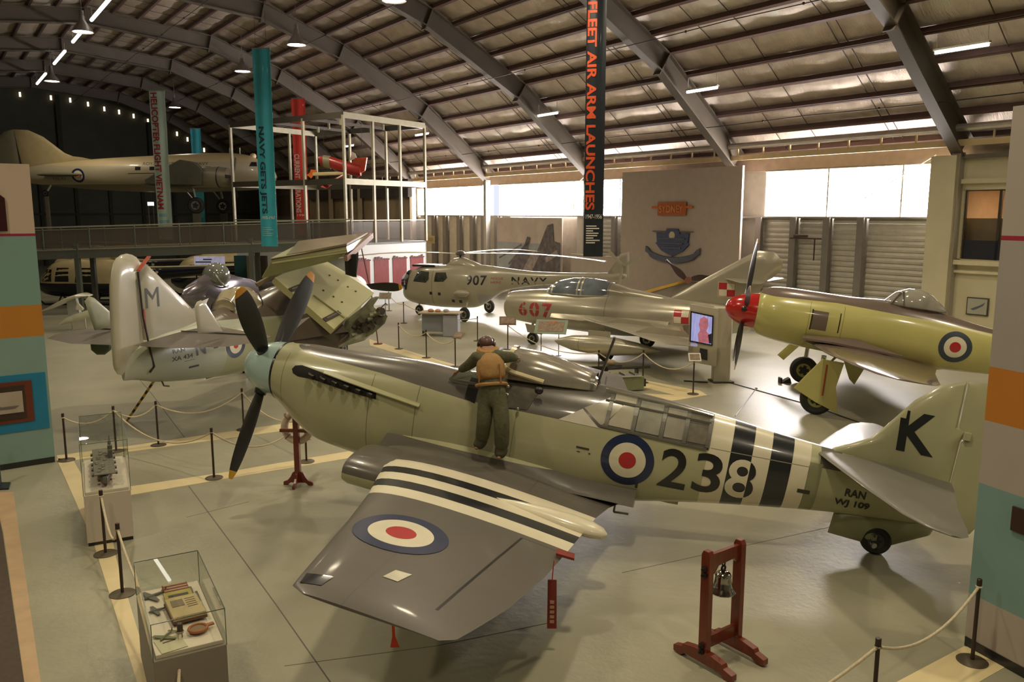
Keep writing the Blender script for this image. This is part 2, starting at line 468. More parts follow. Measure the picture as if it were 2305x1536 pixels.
for si, ((p0, z0), (p1, z1)) in enumerate(zip(PROF, PROF[1:])):
    L = math.hypot(p1 - p0, z1 - z0); dx, dz = (p1 - p0) / L, (z1 - z0) / L
    nx, nz = (dz, -dx) if -dx > 0 else (-dz, dx)
    if nz < 0: nx, nz = -nx, -nz
    k = max(1, round(L / 1.3)); st = L / k
    ang = math.atan2(dz, dx)
    for i in range(k):
        px_, pz_ = p0 + dx * st * i + nx * .52, z0 + dz * st * i + nz * .52
        o = bpy.data.objects.new('purlin', purl_me); link(o, ceiling)
        o.location = (px_, 39, pz_); o.rotation_euler = (0, math.atan2(nx, nz), 0)
        if si < 5:
            for j, s0 in enumerate(FR[1:]):
                o = bpy.data.objects.new('roof_panel', panel_meshes[(i * 3 + j * 5 + si) % 3 if (i + j) % 3 else 1]); link(o, ceiling)
                o.location = (p0 + dx * st * i + nx * .66, s0 if s0 != -5 else 0, z0 + dz * st * i + nz * .66)
                # local x runs along the slope
                ax = Vector((dx, 0, dz)); az = Vector((nx, 0, nz)); ay = az.cross(ax)
                sgn = 1 if ay.y > 0 else -1
                M = Matrix(((ax.x * st, 0, az.x, o.location.x), (0, 1, 0, s0), (ax.z * st, 0, az.z, o.location.z), (0, 0, 0, 1)))
                o.matrix_local = M
                for q in (2.4, 2.75, 5.9, 7.6):
                    a = Vector((px_, s0 + q, pz_ + .02)); b = a + Vector((dx * st, 0, dz * st))
                    if si < 4: rods.bar(a, b, .025)
    # outer roof sheet, added to stop world light leaking in
    g = G(); a = Vector((p0 + nx * .95, 0, z0 + nz * .95)); b = Vector((p1 + nx * .95, 0, z1 + nz * .95))
    e = Vector((dx, 0, dz)) * .3; a = a - e; b = b + e
    g.prism([a + Vector((0, -14, 0)), b + Vector((0, -14, 0)), b + Vector((0, 91, 0)), a + Vector((0, 91, 0))], Vector((nx, 0, nz)) * .05)
    g.out('roof_light_seal', pm('roof_light_seal', '8c857a', 0.6, 0.2, .1), ceiling, False)
o = rods.out('bridging_rods', pm('rod_steel', '574842', .6), ceiling, False); o['kind'] = 'stuff'
for s0 in FR:
    g = G(); P = PROF
    def off(i):
        def nrm(a, b):
            L = math.hypot(b[0] - a[0], b[1] - a[1]); x, z = -(b[1] - a[1]) / L, (b[0] - a[0]) / L
            return (x, z) if z > 0 else (-x, -z)
        ns = []
        if i > 0: ns.append(nrm(P[i - 1], P[i]))
        if i < len(P) - 1: ns.append(nrm(P[i], P[i + 1]))
        x = sum(n[0] for n in ns); z = sum(n[1] for n in ns); L = math.hypot(x, z); return x / L, z / L
    for (hh, ww, sh) in ((.86, .05, 0), (.05, .42, .42), (.05, .42, -.42)):
        for i in range(len(P) - 1):
            a, b = P[i], P[i + 1]; na, nb = off(i), off(i + 1); vs = []
            for (q, n_) in ((a, na), (b, nb)):
                for sx in (-1, 1):
                    for sz in (-1, 1):
                        k = sh + sz * hh / 2; vs.append((q[0] + n_[0] * k, s0 + sx * ww / 2, q[1] + n_[1] * k))
            g.add(vs, [(0, 1, 3, 2), (4, 6, 7, 5), (0, 4, 5, 1), (2, 3, 7, 6), (0, 2, 6, 4), (1, 5, 7, 3)])
    for i in range(1, len(P) - 1):   # gusset plates at the bends
        n_ = off(i); q = P[i]
        g.bar((q[0] - n_[0] * .62, s0, q[1] - n_[1] * .62), (q[0] + n_[0] * .44, s0, q[1] + n_[1] * .44), .40, .05, up=(1, 0, 0))
    g.out('rafter', steel, ceiling, False)
for p, z in ((27.9, 8.7), (23.3, 11.6), (17.8, 14.2), (12, 15.2)):
    g = G(); g.tube([(p, s, z - 0.05 * math.sin((s % 10) / 10 * math.pi)) for s in range(-10, 90, 2)], .018, 5)
    for s in range(-8, 88, 5): g.ball((p, s, z - .03), .05, 6, 4)
    g.out('wire', pm('wire_dark', '2c2522', .6), ceiling, False)
# ---- window wall
cream_w = pm('cream_wall', 'd8cfae', 0.6, 0, .05, 1)
door_steel = pm('roller_steel', 'cac4b6', 0.5, 0.15, .08, 3)
dark_post = pm('post_paint', '86807a', 0.55, 0.1, .08)
wall = bpy.data.objects.new('wall_right', None); C.objects.link(wall); wall['kind'] = 'structure'; wall.matrix_world = HM
def wb(name, c, d, m, parent=wall, bevel=0):
    g = G(); g.box(c, d); return g.out(name, m, parent, False, bevel)
wb('wall_sheet', (30.62, 39, 2.4), (.12, 102, 4.84), pm('wall_sheeting', 'b3ada0', .6, .1, .1))
wb('header_beam', (30.5, 39, 7.25), (.3, 102, .85), pm('header_paint', 'a3907f', .6, 0, .1))
wb('eave_rail', (29.62, 37, 7.42), (.10, 75, .22), pm('eave_cream', 'e0c898', .5, 0, .06))
g = G(); g.tube([(29.45, 2, 7.92), (29.45, 88, 7.92)], .13, 10); g.out('duct', pm('duct_skin', 'c9bfb2', .35, .5, .1), wall)
g = G()
for k in range(60): g.box((29.6, 3 + k * 1.35, 7.62), (.06, .06, .38))
g.out('eave_bracket', pm('eave_cream', 'e0c898'), wall, False)['kind'] = 'stuff'
# columns
for s0 in FR[2:]:
    o = wb('column', (29.75, s0, 3.55), (.34, .30, 7.1), steel_l)
# roller shutter curtains: slats every 0.2 m
slat = G()
for k in range(22): slat.box((30.35, 0, .12 + k * .214), (.05 if k % 2 else .07, 1, .19))
slat_me = slat.mesh('door_curtain'); slat_me.materials.append(door_steel)
bays = [(15.7, 18.6), (18.95, 20.15), (20.45, 21.75), (22.05, 23.6), (31.5, 32.9), (33.5, 34.7)]
dn = 1
for a, b in bays:
    d = bpy.data.objects.new('door_%d' % dn, None); C.objects.link(d); d['kind'] = 'structure'; d.matrix_world = HM; dn += 1
    for k in range(22):
        g = G(); x = 30.38
        y0, y1, z0 = a, b, .02 + k * .218
        g.add([(x, y0, z0), (x, y1, z0), (x - .045, y0, z0 + .10), (x - .045, y1, z0 + .10), (x, y0, z0 + .2), (x, y1, z0 + .2), (x + .05, y0, z0), (x + .05, y1, z0), (x + .05, y0, z0 + .2), (x + .05, y1, z0 + .2)],
              [(0, 1, 3, 2), (2, 3, 5, 4), (4, 5, 9, 8), (6, 8, 9, 7), (0, 6, 7, 1), (0, 2, 4, 8, 6), (1, 7, 9, 5, 3)])
        g.out('slat', door_steel, d, False)
for s0 in (15.55, 18.78, 20.3, 21.9, 23.7, 33.2, 44.4, 46.0, 47.4, 49.1, 51.0, 52.6):
    wb('door_post', (30.15, s0, 2.42), (.2, .3 if s0 < 40 else .42, 4.8), dark_post)
for a, b in ((35.2, 36.6), (43.3, 44.2), (44.8, 45.8), (46.2, 47.2), (47.7, 48.9), (49.4, 50.8), (51.3, 52.4), (52.9, 55)):
    wb('wall_panel', (30.4, (a + b) / 2, 2.4), (.08, b - a - .05, 4.8), pm('panel_grey', 'cdc7b8', .6, 0, .08))
wb('sill', (30.3, 35.5, 4.82), (.3, 40, .07), pm('sill_paint', '8b877f', .5))
# clerestory windows
glow = pm('daylight_pane', 'fffff2', 1, emit=WINDOW_GLOW, ecol='fff6f2', vary=0)
wn = 1
for a, b in ((15.75, 23.7), (31.4, 34.65), (35.35, 44.65), (45.35, 55.6)):
    o = bpy.data.objects.new('window_%d' % wn, None); C.objects.link(o); o['kind'] = 'structure'; o.matrix_world = HM; wn += 1
    n = max(2, round((b - a) / 1.6)); st = (b - a) / n
    for k in range(n):
        wb('pane', (30.5, a + st * (k + .5), 5.83), (.03, st - .03, 1.9), glow, o)
        if k and (a + st * k) % 4 < 1.7: wb('mullion', (30.40, a + st * k, 5.83), (.08, .07, 1.96), pm('mullion_paint', 'e6dfcf', .5), o)
    wb('frame', (30.40, (a + b) / 2, 6.82), (.1, b - a, .06), pm('mullion_paint', 'e6dfcf'), o)
    g = G(); g.bar((30.2, a + .3, 7.1), (30.2, min(b, a + 4.2), 4.9), .03); g.out('brace', pm('mullion_paint', 'e6dfcf'), wall, False)
wb('wall_sheet', (30.55, 27.5, 5.8), (.1, 8, 2.2), pm('wall_sheeting', 'b3ada0'))
wb('wall_sheet', (30.55, 74, 5.8), (.1, 36.5, 2.2), pm('brown_room', '8c7a62', .7))
# big beige display board with ship's name and crest
board = tag(wb('display_board', (29.05, 27.6, 3.52), (.12, 7.6, 7.04), pm('board_beige', 'b8a99b', .7, 0, .05), None), 'tall plain beige display board between the clerestory windows carrying a name plate and crest', 'board'); hang(board)
board2 = tag(hang(wb('lower_board', (29.02, 33.45, 1.4), (.12, 3.9, 2.75), pm('board_beige', 'b8a99b'), None)), 'low beige partition board beside the tall display board, under the corrugated shutters', 'board')
def flat_text(name, s, w, h, M, mat, parent, bold=.02, depth=.0, rot=0, **k):
    bm = text_bm(s, -w / 2, w / 2, -h / 2, h / 2, bold, rot=rot, **k)
    if depth:
        r = bmesh.ops.extrude_face_region(bm, geom=bm.faces[:]); bmesh.ops.translate(bm, vec=(0, 0, depth), verts=[v for v in r['geom'] if isinstance(v, bmesh.types.BMVert)])
        bmesh.ops.recalc_face_normals(bm, faces=bm.faces)
    bm.transform(M); return bm_out(bm, name, mat, parent, False)
# matrix for things on the window wall: text x = -s direction, y = z, normal = -p
def wallM(p, s, z): return Matrix(((0, 0, -1, p), (-1, 0, 0, s), (0, 1, 0, z), (0, 0, 0, 1)))
plate = thing('name_plate', 'orange ship name plate reading SYDNEY on the tall beige board', 'sign', M=HM)
orange = pm('plate_orange', 'c8692f', .5, 0, .08)
wb('plate', (28.93, 27.85, 5.2), (.06, 1.85, .62), pm('plate_back', 'b5602d', .5), plate, .02)
flat_text('letters', 'SYDNEY', 1.55, .36, wallM(28.9, 27.85, 5.2), pm('letter_dark', 'dc8f58', .5), plate, .02, .03)
wb('scroll_end', (28.93, 26.75, 5.28), (.05, .45, .10), orange, plate); wb('scroll_end', (28.93, 28.95, 5.28), (.05, .45, .10), orange, plate)
crest = thing('ship_crest', 'blue painted crest with scroll and propeller bar on the tall beige board', 'crest', M=HM)
blue = pm('crest_blue', '4a5373', .5, 0, .15, 6); blue2 = pm('crest_slate', '5d6070', .5, 0, .15, 8)
g = G(); g.prism([(28.93, 27.75 + y * 1.0, 3.72 + z) for y, z in ((-1.05, .35), (-.5, .3), (-.35, .55), (.35, .55), (.5, .3), (1.05, .35), (1.0, -.1), (1.1, -.15), (.7, -.5), (0, -.75), (-.7, -.5), (-1.1, -.15), (-1.0, -.1))], (.08, 0, 0)); g.out('shield', blue, crest, False, .01)
for k in range(3): wb('wave_bar', (28.87, 27.75, 3.8 - k * .22), (.05, 1.7 - k * .25, .07), blue2, crest)
g = G(); g.lathe([(.16, 0), (.19, .02), (.12, .05)], (28.9, 27.75, 3.95), (-1, 0, 0)); g.out('boss', pm('crest_ivory', 'cfc2a4', .5), crest)
wb('yard_bar', (28.9, 27.75, 4.14), (.04, 2.6, .04), blue2, crest)
g = G(); rings = []
for i in range(21):
    t = i / 20 * 2 - 1; y = 27.75 + t * 1.75; z = 2.78 + .38 * abs(t) ** 2.2 + (.1 if abs(t) > .86 else 0)
    rings.append([Vector((28.96, y, z - .15)), Vector((28.96, y, z + .15)), Vector((28.87, y, z + .13)), Vector((28.87, y, z - .13))])
g.loft(rings); g.out('scroll', blue2, crest, False)
# gun-deck mural
mur = thing('mural', 'large photographic mural of a ship gun mount in haze on the shutter wall', 'picture', M=HM)
wb('mural_panel', (29.55, 40.2, 2.95), (.06, 6.6, 3.55), pm('mural_sky', 'd3c2b2', .75, 0, .12, 1.2), mur)
wb('mural_sea', (29.5, 40.2, 2.2), (.02, 6.5, 2.0), pm('mural_sea', 'a8aaa8', .75, 0, .12, 2), mur)
gun = pm('mural_gun', '6f6664', .75, 0, .35, 3.5)
def mp(pts, m=gun, n='mural_shape', x=29.475): 
    g = G(); g.prism([(x, s, z) for s, z in pts], (.012, 0, 0)); g.out(n, m, mur, False)
mp([(42.3, 1.4), (41.6, 2.2), (40.6, 2.9), (40.2, 3.6), (39.9, 3.55), (40.1, 2.9), (39.3, 2.6), (38.9, 3.2), (38.2, 4.3), (37.7, 4.4), (37.6, 3.4), (37.0, 3.3), (37.0, 1.2), (39, 1.25), (40.5, 1.25)])
mp([(43.2, 2.25), (40.8, 3.15), (40.75, 3.05), (43.2, 2.15)]); mp([(42.2, 1.9), (40.2, 3.3), (40.1, 3.15), (42.1, 1.8)])
mp([(40.6, 1.6), (39.6, 2.8), (38.9, 2.6), (39.7, 1.5)], pm('mural_light', 'a5968c', .75, 0, .3, 4), x=29.46)
mp([(38.4, 2.4), (37.3, 2.9), (37.2, 2.6), (38.3, 2.1)], pm('mural_light', 'a5968c'), x=29.46)
# small yellow notice near the white room
nt_ = thing('wall_notice', 'small pale yellow notice on the corrugated wall near the white room corner', 'sign', M=HM)
wb('notice_board', (29.85, 52.55, 3.1), (.04, 1.05, .55), pm('notice_yellow', 'c9b98a', .6), nt_)
wb('notice_print', (29.82, 52.55, 3.1), (.02, .7, .28), pm('notice_print', 'a99b74', .6), nt_)
# cream office at the near end of the window wall
wb('office_wall', (30.0, 9.0, 1.70), (.2, 12.4, 3.4), cream_w); wb('office_wall', (30.0, 9.0, 6.35), (.2, 12.4, 1.10), cream_w)
wb('office_wall', (30.0, 14.98, 4.6), (.2, .5, 2.5), cream_w); wb('office_wall', (30.0, 5.5, 4.6), (.2, 5.4, 2.5), cream_w)
wb('office_ledge', (29.82, 9.0, 6.95), (.2, 12.4, .14), pm('ledge_dark', '7a7468', .5)); wb('office_band', (29.83, 9.0, 6.1), (.14, 12.4, .16), cream_w)
wb('office_sill', (29.80, 11.4, 3.28), (.3, 7.0, .16), pm('sill_cream', 'e6dcb8', .5)); wb('office_sill', (29.83, 11.4, 2.95), (.14, 7.0, .09), pm('sill_cream', 'e6dcb8'))
wb('pilaster', (29.7, 15.35, 3.5), (.55, .9, 7.0), cream_w)
ow = bpy.data.objects.new('window_%d' % wn, None); C.objects.link(ow); ow['kind'] = 'structure'; ow.matrix_world = HM
for s0 in (14.72, 13.55, 11.9, 10.2, 8.25): wb('frame', (29.95, s0, 4.6), (.1, .09, 2.45), pm('bronze_frame', '4d4238', .4, .3), ow)
wb('frame', (29.95, 11.5, 5.80), (.1, 6.6, .08), pm('bronze_frame', '4d4238'), ow)
for a, b in ((13.6, 14.68), (11.95, 13.5), (10.25, 11.85), (8.3, 10.15)): wb('pane', (29.98, (a + b) / 2, 4.6), (.02, b - a, 2.4), glass('office_glass', 'eeeae2', .2), ow)
wb('lower_screen', (29.92, 11.5, 3.72), (.04, 6.3, .68), pm('navy_screen', '20222f', .4), ow)
wb('room_back', (34, 11, 4.6), (.1, 8, 3), pm('room_beige', 'd9b995', .7), ow); wb('room_floor', (32, 11, 3.35), (4, 8, .1), pm('room_beige', 'd9b995'), ow)
wb('room_side', (32, 15.0, 4.6), (4, .1, 3), pm('room_beige', 'd9b995'), ow); wb('room_side', (32, 7.0, 4.6), (4, .1, 3), pm('room_beige', 'd9b995'), ow); wb('room_ceiling', (32, 11, 6.05), (4, 8, .1), pm('room_white', 'e8e0d0', .7), ow)
wb('inner_door', (33.9, 14.1, 4.3), (.08, .75, 1.9), pm('door_brown', '9c5c3a', .5), ow)
for k in range(3):
    wb('shelf', (33.6, 12.3, 3.75 + .55 * k), (.6, 1.8, .05), pm('door_brown', '9c5c3a'), ow)
    for q in range(4): wb('archive_box', (33.5, 11.7 + .38 * q, 3.97 + .55 * k), (.4, .32, .38), pm('box_white', 'e9e2d6', .6), ow)
L = bpy.data.lights.new('office_lamp', 'AREA'); L.size = 2; L.energy = 90; L.color = (1, .85, .65)
lo = bpy.data.objects.new('office_lamp', L); link(lo, ow); lo.location = (32, 12.5, 5.95)
fp = thing('framed_picture', 'small framed print of an aircraft on the cream wall under the office window', 'picture', M=HM)
wb('picture_frame', (29.86, 13.98, 1.76), (.04, .74, .62), pm('frame_dark', '4a443c', .4), fp)
wb('mat_board', (29.835, 13.98, 1.76), (.02, .66, .54), pm('mat_grey', 'b5b3a4', .5), fp)
g = G(); g.prism([(29.82, 14.2, 1.66), (29.82, 13.9, 1.8), (29.82, 13.72, 1.92), (29.82, 13.78, 1.8), (29.82, 13.95, 1.7), (29.82, 14.1, 1.62)], (.01, 0, 0)); g.out('print', pm('print_blue', '5d6a78', .6), fp, False)
# ---- other walls
dk = pm('dark_wall', '4a4a3c', .8, 0, .12, .6)
wl = struct(hang(wb('wall_left', (-13.6, 38.5, 5), (.3, 104, 10), pm('left_wall', '6b675a', .8), None)))
we = bpy.data.objects.new('wall_front', None); C.objects.link(we); we['kind'] = 'structure'; we.matrix_world = HM
wb('door_leaf_wall', (8.4, 90.3, 8), (46, .3, 17), dk, we)
for p in range(-12, 30, 3): wb('door_rib', (p, 90.05, 4.6), (.3, .2, 9.2), pm('rib_dark', '34342a', .8), we)
for z in (3.2, 4.9, 8.6): wb('door_girt', (8.4, 89.95, z), (42, .14, .22), pm('rib_dark', '34342a'), we)
for p, q in ((11, 15.5), (3.5, 15.5), (19, 13.5)): wb('wind_post', (p, 90.0, 4 + q / 2), (.4, .3, q - 7), pm('rib_dark', '34342a'), we)
for p, z in ((1, 15.25), (4.5, 15.75), (8, 15.9), (10.5, 15.8), (12.1, 15.7), (13.6, 15.45), (15.0, 15.1), (16.3, 14.9), (17.6, 14.6), (18.9, 14.2), (20.4, 13.6), (21.6, 13.1), (22.6, 12.6), (24.2, 11.6)):
    wb('gap_of_daylight', (p, 89.9, z - .1), (.16, .05, .42), pm('gap_glow', 'ffe9c8', 1, emit=2.2, vary=0), we)
struct(hang(wb('wall_back', (8.4, -12.4, 8), (46, .3, 17), pm('left_wall', '6b675a'), None)))
# ---- lamps
shade_m = pm('lamp_shade', '8f8a86', .35, .7); bulb_m = pm('lamp_glow', 'fff2d8', 1, emit=28, vary=0); tube_m = pm('tube_glow', 'fffdf0', 1, emit=9, vary=0)
def high_bay(p, s, z, label, w=1.0, seen=True):
    t = thing('high_bay_lamp', label, 'lamp', M=HM @ Matrix.Translation((p, s, z)), group='high bay lamps hung from the roof')
    g = G(); g.lathe([(.09, .75), (.12, .72), (.14, .55), (.20, .42), (.42, .12), (.47, 0), (.45, 0), (.40, .12), (.18, .40)], n=20, caps=False); g.out('reflector', shade_m, t)
    g = G(); g.lathe([(.40, .03), (.40, .05)], n=20); g.out('lens', bulb_m, t)
    g = G(); g.cyl((0, 0, .72), (0, 0, .95), .10); g.out('ballast', shade_m, t)
    g = G(); g.tube([(0, 0, .9), (0, 0, 2.0)], .015, 6); g.out('hanger', shade_m, t)
    L = bpy.data.lights.new('lamp_light', 'AREA'); L.shape = 'DISK'; L.size = .8; L.energy = LAMP_W * w; L.color = WARM; L.spread = R(150)
    o = bpy.data.objects.new('lamp_light', L); link(o, t); o.location = (0, 0, -.02); o.visible_camera = False
    return t
high_bay(15.3, 29.5, 13, 'lit round high bay lamp at the top edge, right of the blue banners')
high_bay(15.3, 39.7, 13, 'lit round high bay lamp just right of the teal banner top', .55)
high_bay(15.5, 48.7, 13, 'lit round high bay lamp just left of the teal banner top', .55)
high_bay(16.3, 68.0, 13, 'farthest small lit high bay lamp beside the pale banner', .55)
high_bay(6.6, 43.5, 13.2, 'bright high bay lamp in the row of ridge lights, nearer one', .55)
high_bay(7.2, 60.5, 13.2, 'bright high bay lamp in the row of ridge lights, far one', .55)
for p, s in ((15.3, 19), (15.3, 8), (15.3, -3), (5.5, 30), (5.5, 18), (5.5, 6), (5.5, -5), (-4, 12), (-4, 26), (-4, 0), (22.5, 3), (23, 14)):
    high_bay(p, s, 13, 'high bay lamp of the roof grid outside the picture')
def tube_light(p, s, z, label, L=1.5, w=.1, e=9, along=True):
    t = thing('tube_light', label, 'lamp', M=HM @ Matrix.Translation((p, s, z)), group='tube lights under the roof')
    g = G(); g.cyl((0, -L / 2, 0), (0, L / 2, 0), w / 2, n=8); g.out('tube', pm('tube_glow%d' % e, 'fffdf0', 1, emit=e, vary=0), t)
    g = G(); g.box((0, 0, .08), (.16, L * 1.05, .06)); g.box((0, -L / 2 * .95, .3), (.02, .02, .5)); g.box((0, L / 2 * .95, .3), (.02, .02, .5)); g.out('batten', pm('batten_white', 'd8d4cc', .4), t, False)
for s0, l in ((13.4, 'first tube light from the right, near the big dark rafter'), (23.75, 'second tube light from the right, under the sloping roof'), (34.0, 'third tube light from the right, left of the black banner'), (47.1, 'tube light seen at the right edge of the steel frame'), (58.3, 'tube light seen through the middle of the steel frame')):
    tube_light(26.2, s0, 9.95, l, 1.6)
for a, b, l in ((41, 51, 'nearest of the ridge strip lights'), (53, 58, 'second of the ridge strip lights'), (61.5, 67, 'third of the ridge strip lights'), (72, 78, 'farthest of the ridge strip lights')):
    tube_light(8.2, (a + b) / 2, 15.3, l + ', top left under the roof', b - a, .18, 5)
# ================================================================== FOREGROUND FIGHTER (238 K)
TYRE = pm('tyre', '2b2b28', .75, 0, .1, 8); ALU = pm('alu', 'a8a69c', .3, .8, .08); OLEO = pm('oleo', 'c9c9c2', .15, .9, 0)
BLACKP = pm('black_paint', '1d1e20', .35, 0, .05, 4, coat=.3); NAVYB = pm('roundel_blue', '1f2a4e', .35, 0, .06, 5, coat=.3); WHITEP = pm('roundel_white', 'ded6bd', .38, 0, .05, 5, coat=.3); REDP = pm('roundel_red', 'b3262c', .35, 0, .06, 5, coat=.3)
def wheel(parent, c, axis, r, w, hub=True, hubmat=None, name='wheel'):
    axis = Vector(axis).normalized(); c = Vector(c)
    g = G(); k = w / 2
    g.lathe([(r * .45, -k * .8), (r * .8, -k), (r * .94, -k * .75), (r, -k * .3), (r, k * .3), (r * .94, k * .75), (r * .8, k), (r * .45, k * .8)], c, axis, 28)
    o = g.out(name, TYRE, parent)
    if hub:
        g = G(); g.lathe([(r * .5, -k * .82), (r * .52, -k * .9), (r * .3, -k * .75), (.02, -k * .8)], c, axis, 20, caps=False)
        g.lathe([(r * .5, k * .82), (r * .52, k * .9), (r * .3, k * .75), (.02, k * .8)], c, axis, 20, caps=False)
        a = axis.orthogonal().normalized(); b = axis.cross(a)
        for i in range(5):
            t = i * 2 * math.pi / 5; e = (a * math.cos(t) + b * math.sin(t)) * r * .34
            for s_ in (-1, 1): g.cyl(c + e + axis * (s_ * k * .7), c + e + axis * (s_ * k * .93), r * .09, n=8)
        h = g.out('wheel_hub', hubmat or ALU, parent); h.parent = o
    return o
def prop_blade(parent, hub, axis, ang, Lr, wid, mat, tipmat, zup=(0, 0, 1), twist=28, name='propeller_blade', r0=.25, tipf=.92):
    """ang measured in the plane across axis, 0 = +y direction, 90 = up"""
    axis = Vector(axis).normalized(); yv = Vector((0, 1, 0)); zv = axis.cross(yv); zv = zv if zv.z > 0 else -zv
    d = yv * math.cos(R(ang)) + zv * math.sin(R(ang)); side = axis.cross(d)
    g = G(); rings = []; N = 16
    def st(t):
        r = r0 + (Lr - r0) * t
        if t < .1: w_b = .07 + (wid * .55 - .07) * (t / .1); th = .07 - .03 * (t / .1)
        else:
            w_b = wid * (.55 + .45 * math.sin(min(1, (t - .1) / .5) * math.pi / 2)) if t < .6 else wid * math.sqrt(max(.03, 1 - ((t - .6) / .42) ** 2.6)); th = .04 * (1 - t) + .012
        tw = R(twist * (1.5 - 1.1 * t)); cw = side * math.cos(tw) + axis * math.sin(tw); cn = -side * math.sin(tw) + axis * math.cos(tw)
        return [Vector(hub) + d * r + cw * (w_b / 2 * math.cos(2 * math.pi * k / 12)) + cn * (th / 2 * math.sin(2 * math.pi * k / 12)) for k in range(12)]
    ts = [tipf * i / N for i in range(N + 1)]
    g.loft([st(t) for t in ts]); b = g.out(name, mat, parent)
    g = G(); g.loft([st(tipf + (1 - tipf) * i / 3) for i in range(4)]); t = g.out('blade_tip', tipmat, parent); t.parent = b
    return b
def thin(col, name, **k): return pm(name, col, **k)
FF = Frame([-4.66, 14.16, 2.42], R(-14.415), R(-9))
ff = thing('fighter_aircraft', 'grey and pale green propeller fighter with code 238, stripes and letter K, in the foreground', 'aircraft', M=FF.M)
SKY, EDSG, STW, STB = 'b0ae8a', '625d56', 'dfd6bd', '25262a'
def ff_rules(X, Y, Z):
    upper = Z.gt(X.line([(.7, .60), (1.0, .52), (1.4, .47), (2.7, .45), (4.2, .34), (5.3, .36), (6.35, .37), (8, .36), (9.5, .48), (12, .5)]))
    r = [(upper * X.btw(.5, 8.0), EDSG)]
    bars = X.btw(7.97, 9.42)
    r += [(bars, STW), (X.btw(8.29, 8.60), STB), (X.btw(8.86, 9.17), STB), (X.btw(9.56, 9.86) * Z.gt(.42), EDSG)]
    r += [(X.gt(9.42) * Z.lt(.47) * X.lt(9.6) * Z.gt(-2), '8a8a6a')]
    line = (X - 2.62).abs().lt(.006) + (X - 3.42).abs().lt(.006) + (X - 5.05).abs().lt(.004) + (X - 9.42).abs().lt(.005) + (X - 1.0).abs().lt(.005)
    r += [(line * Z.lt(.42), '6f6f56')]
    r += [((Z - .40).abs().lt(.006) * X.btw(8.0, 9.6), '8f8b78')]
    return r
ff_paint = pm('fighter_paint', SKY, .28, 0, .06, 1.6, .05, 60, rules=ff_rules, coat=.45)
fus_k = [(.76, 0, .50, .50, .50, 2, 2), (.95, -.02, .54, .535, .62, 2, 2), (1.2, -.05, .57, .60, .80, 2.1, 2.1), (1.6, -.08, .60, .64, .96, 2.2, 2.2), (2.3, -.10, .62, .70, 1.02, 2.3, 2.3),
    (3.2, -.10, .63, .76, 1.06, 2.3, 2.4), (4.0, -.08, .63, .74, 1.06, 2.3, 2.4), (5.0, -.04, .63, .86, 1.04, 2.1, 2.4), (6.2, 0, .61, .90, .98, 2.0, 2.3), (7.4, .04, .55, .82, .76, 2.1, 2.2),
    (8.2, .08, .48, .72, .64, 2.1, 2.1), (9.0, .12, .40, .60, .54, 2.1, 2.1), (9.8, .16, .31, .50, .46, 2, 2), (10.6, .20, .20, .42, .42, 2, 2), (11.15, .24, .10, .34, .44, 2, 2), (11.3, .25, .04, .28, .40, 2, 2)]
fus = body(fus_k, 90, 48).out('fuselage', ff_paint, ff)
FT = bvh_of([fus])
# spinner with its dark rim
sp_blue = pm('spinner_blue', 'a9c2bf', .22, 0, .04, 3, coat=.6)
g = G(); g.lathe([(.01, 0), (.12, .03), (.22, .09), (.33, .21), (.42, .38), (.475, .56), (.495, .74)], (0, 0, 0), (1, 0, 0), 40); g.out('spinner', sp_blue, ff)
g = G(); g.lathe([(.497, .735), (.507, .745), (.507, .775), (.497, .785)], (0, 0, 0), (1, 0, 0), 40); g.out('spinner_ring', BLACKP, ff)
blade_m = pm('blade_black', '2a2926', .5, 0, .15, 4, coat=.1); tip_y = pm('blade_tip_yellow', 'c99a27', .45); tip_tint = pm('blade_tip_light_tint', 'c98b26', .45)  # orange tips carry the light's cast in their colour; the paint is yellow
for a, Lr, tm in ((243, 2.0, tip_y), (128, 1.9, tip_tint), (52, 2.0, tip_tint), (-35, 1.9, tip_y)):
    prop_blade(ff, (.45, 0, 0), (1, 0, 0), a, Lr, .36 if tm is tip_tint else .26, blade_m, tm, twist=-34 if tm is tip_tint else 30)
    g = G(); yv = Vector((0, math.cos(R(a)), math.sin(R(a)))); g.cyl(Vector((.45, 0, 0)) + yv * .36, Vector((.45, 0, 0)) + yv * .50, .115, .10, 16); g.out('blade_root', BLACKP, ff)
# exhaust slot and stubs, ledge
ex = pm('exhaust_dark', '1f1c19', .6, .3, .2, 12)
def slab(name, pts, mat, parent=ff, tree=FT, side='side-', off=.006, step=.1): return quad_decal(name, pts, mat, parent, tree, side, step, off)
bm = bmesh.new()
ol = [(1.16, .21), (1.2, .27), (1.32, .30), (1.6, .275), (2.72, .17), (2.74, .05), (2.4, .06), (1.6, .13), (1.3, .12), (1.2, .15)]
slab('exhaust_slot', ol, ex)
for i in range(6):
    x = 1.5 + i * .21; z = .20 - (x - 1.5) * .085
    y = -.60
    g = G(); g.tube([(x, y + .05, z), (x + .06, y - .05, z), (x + .15, y - .09, z - .005)], .04, 8); g.out('exhaust_stub', pm('exhaust_stub', '2e2824', .5, .6, .2), ff)
g = G()
rings = []
for i in range(13):
    x = 1.75 + i * .145; hit = FT.ray_cast(Vector((x, -3, .31 - (x - 1.75) * .10)), Vector((0, 1, 0)))[0]
    rings.append([hit + Vector((0, .02, .02)), hit + Vector((0, -.07, -.03)), hit + Vector((0, -.07, -.045)), hit + Vector((0, .02, -.04))])
g.loft(rings); g.out('exhaust_ledge', pm('ledge_sky', 'a3a17a', .35, coat=.3), ff, False)
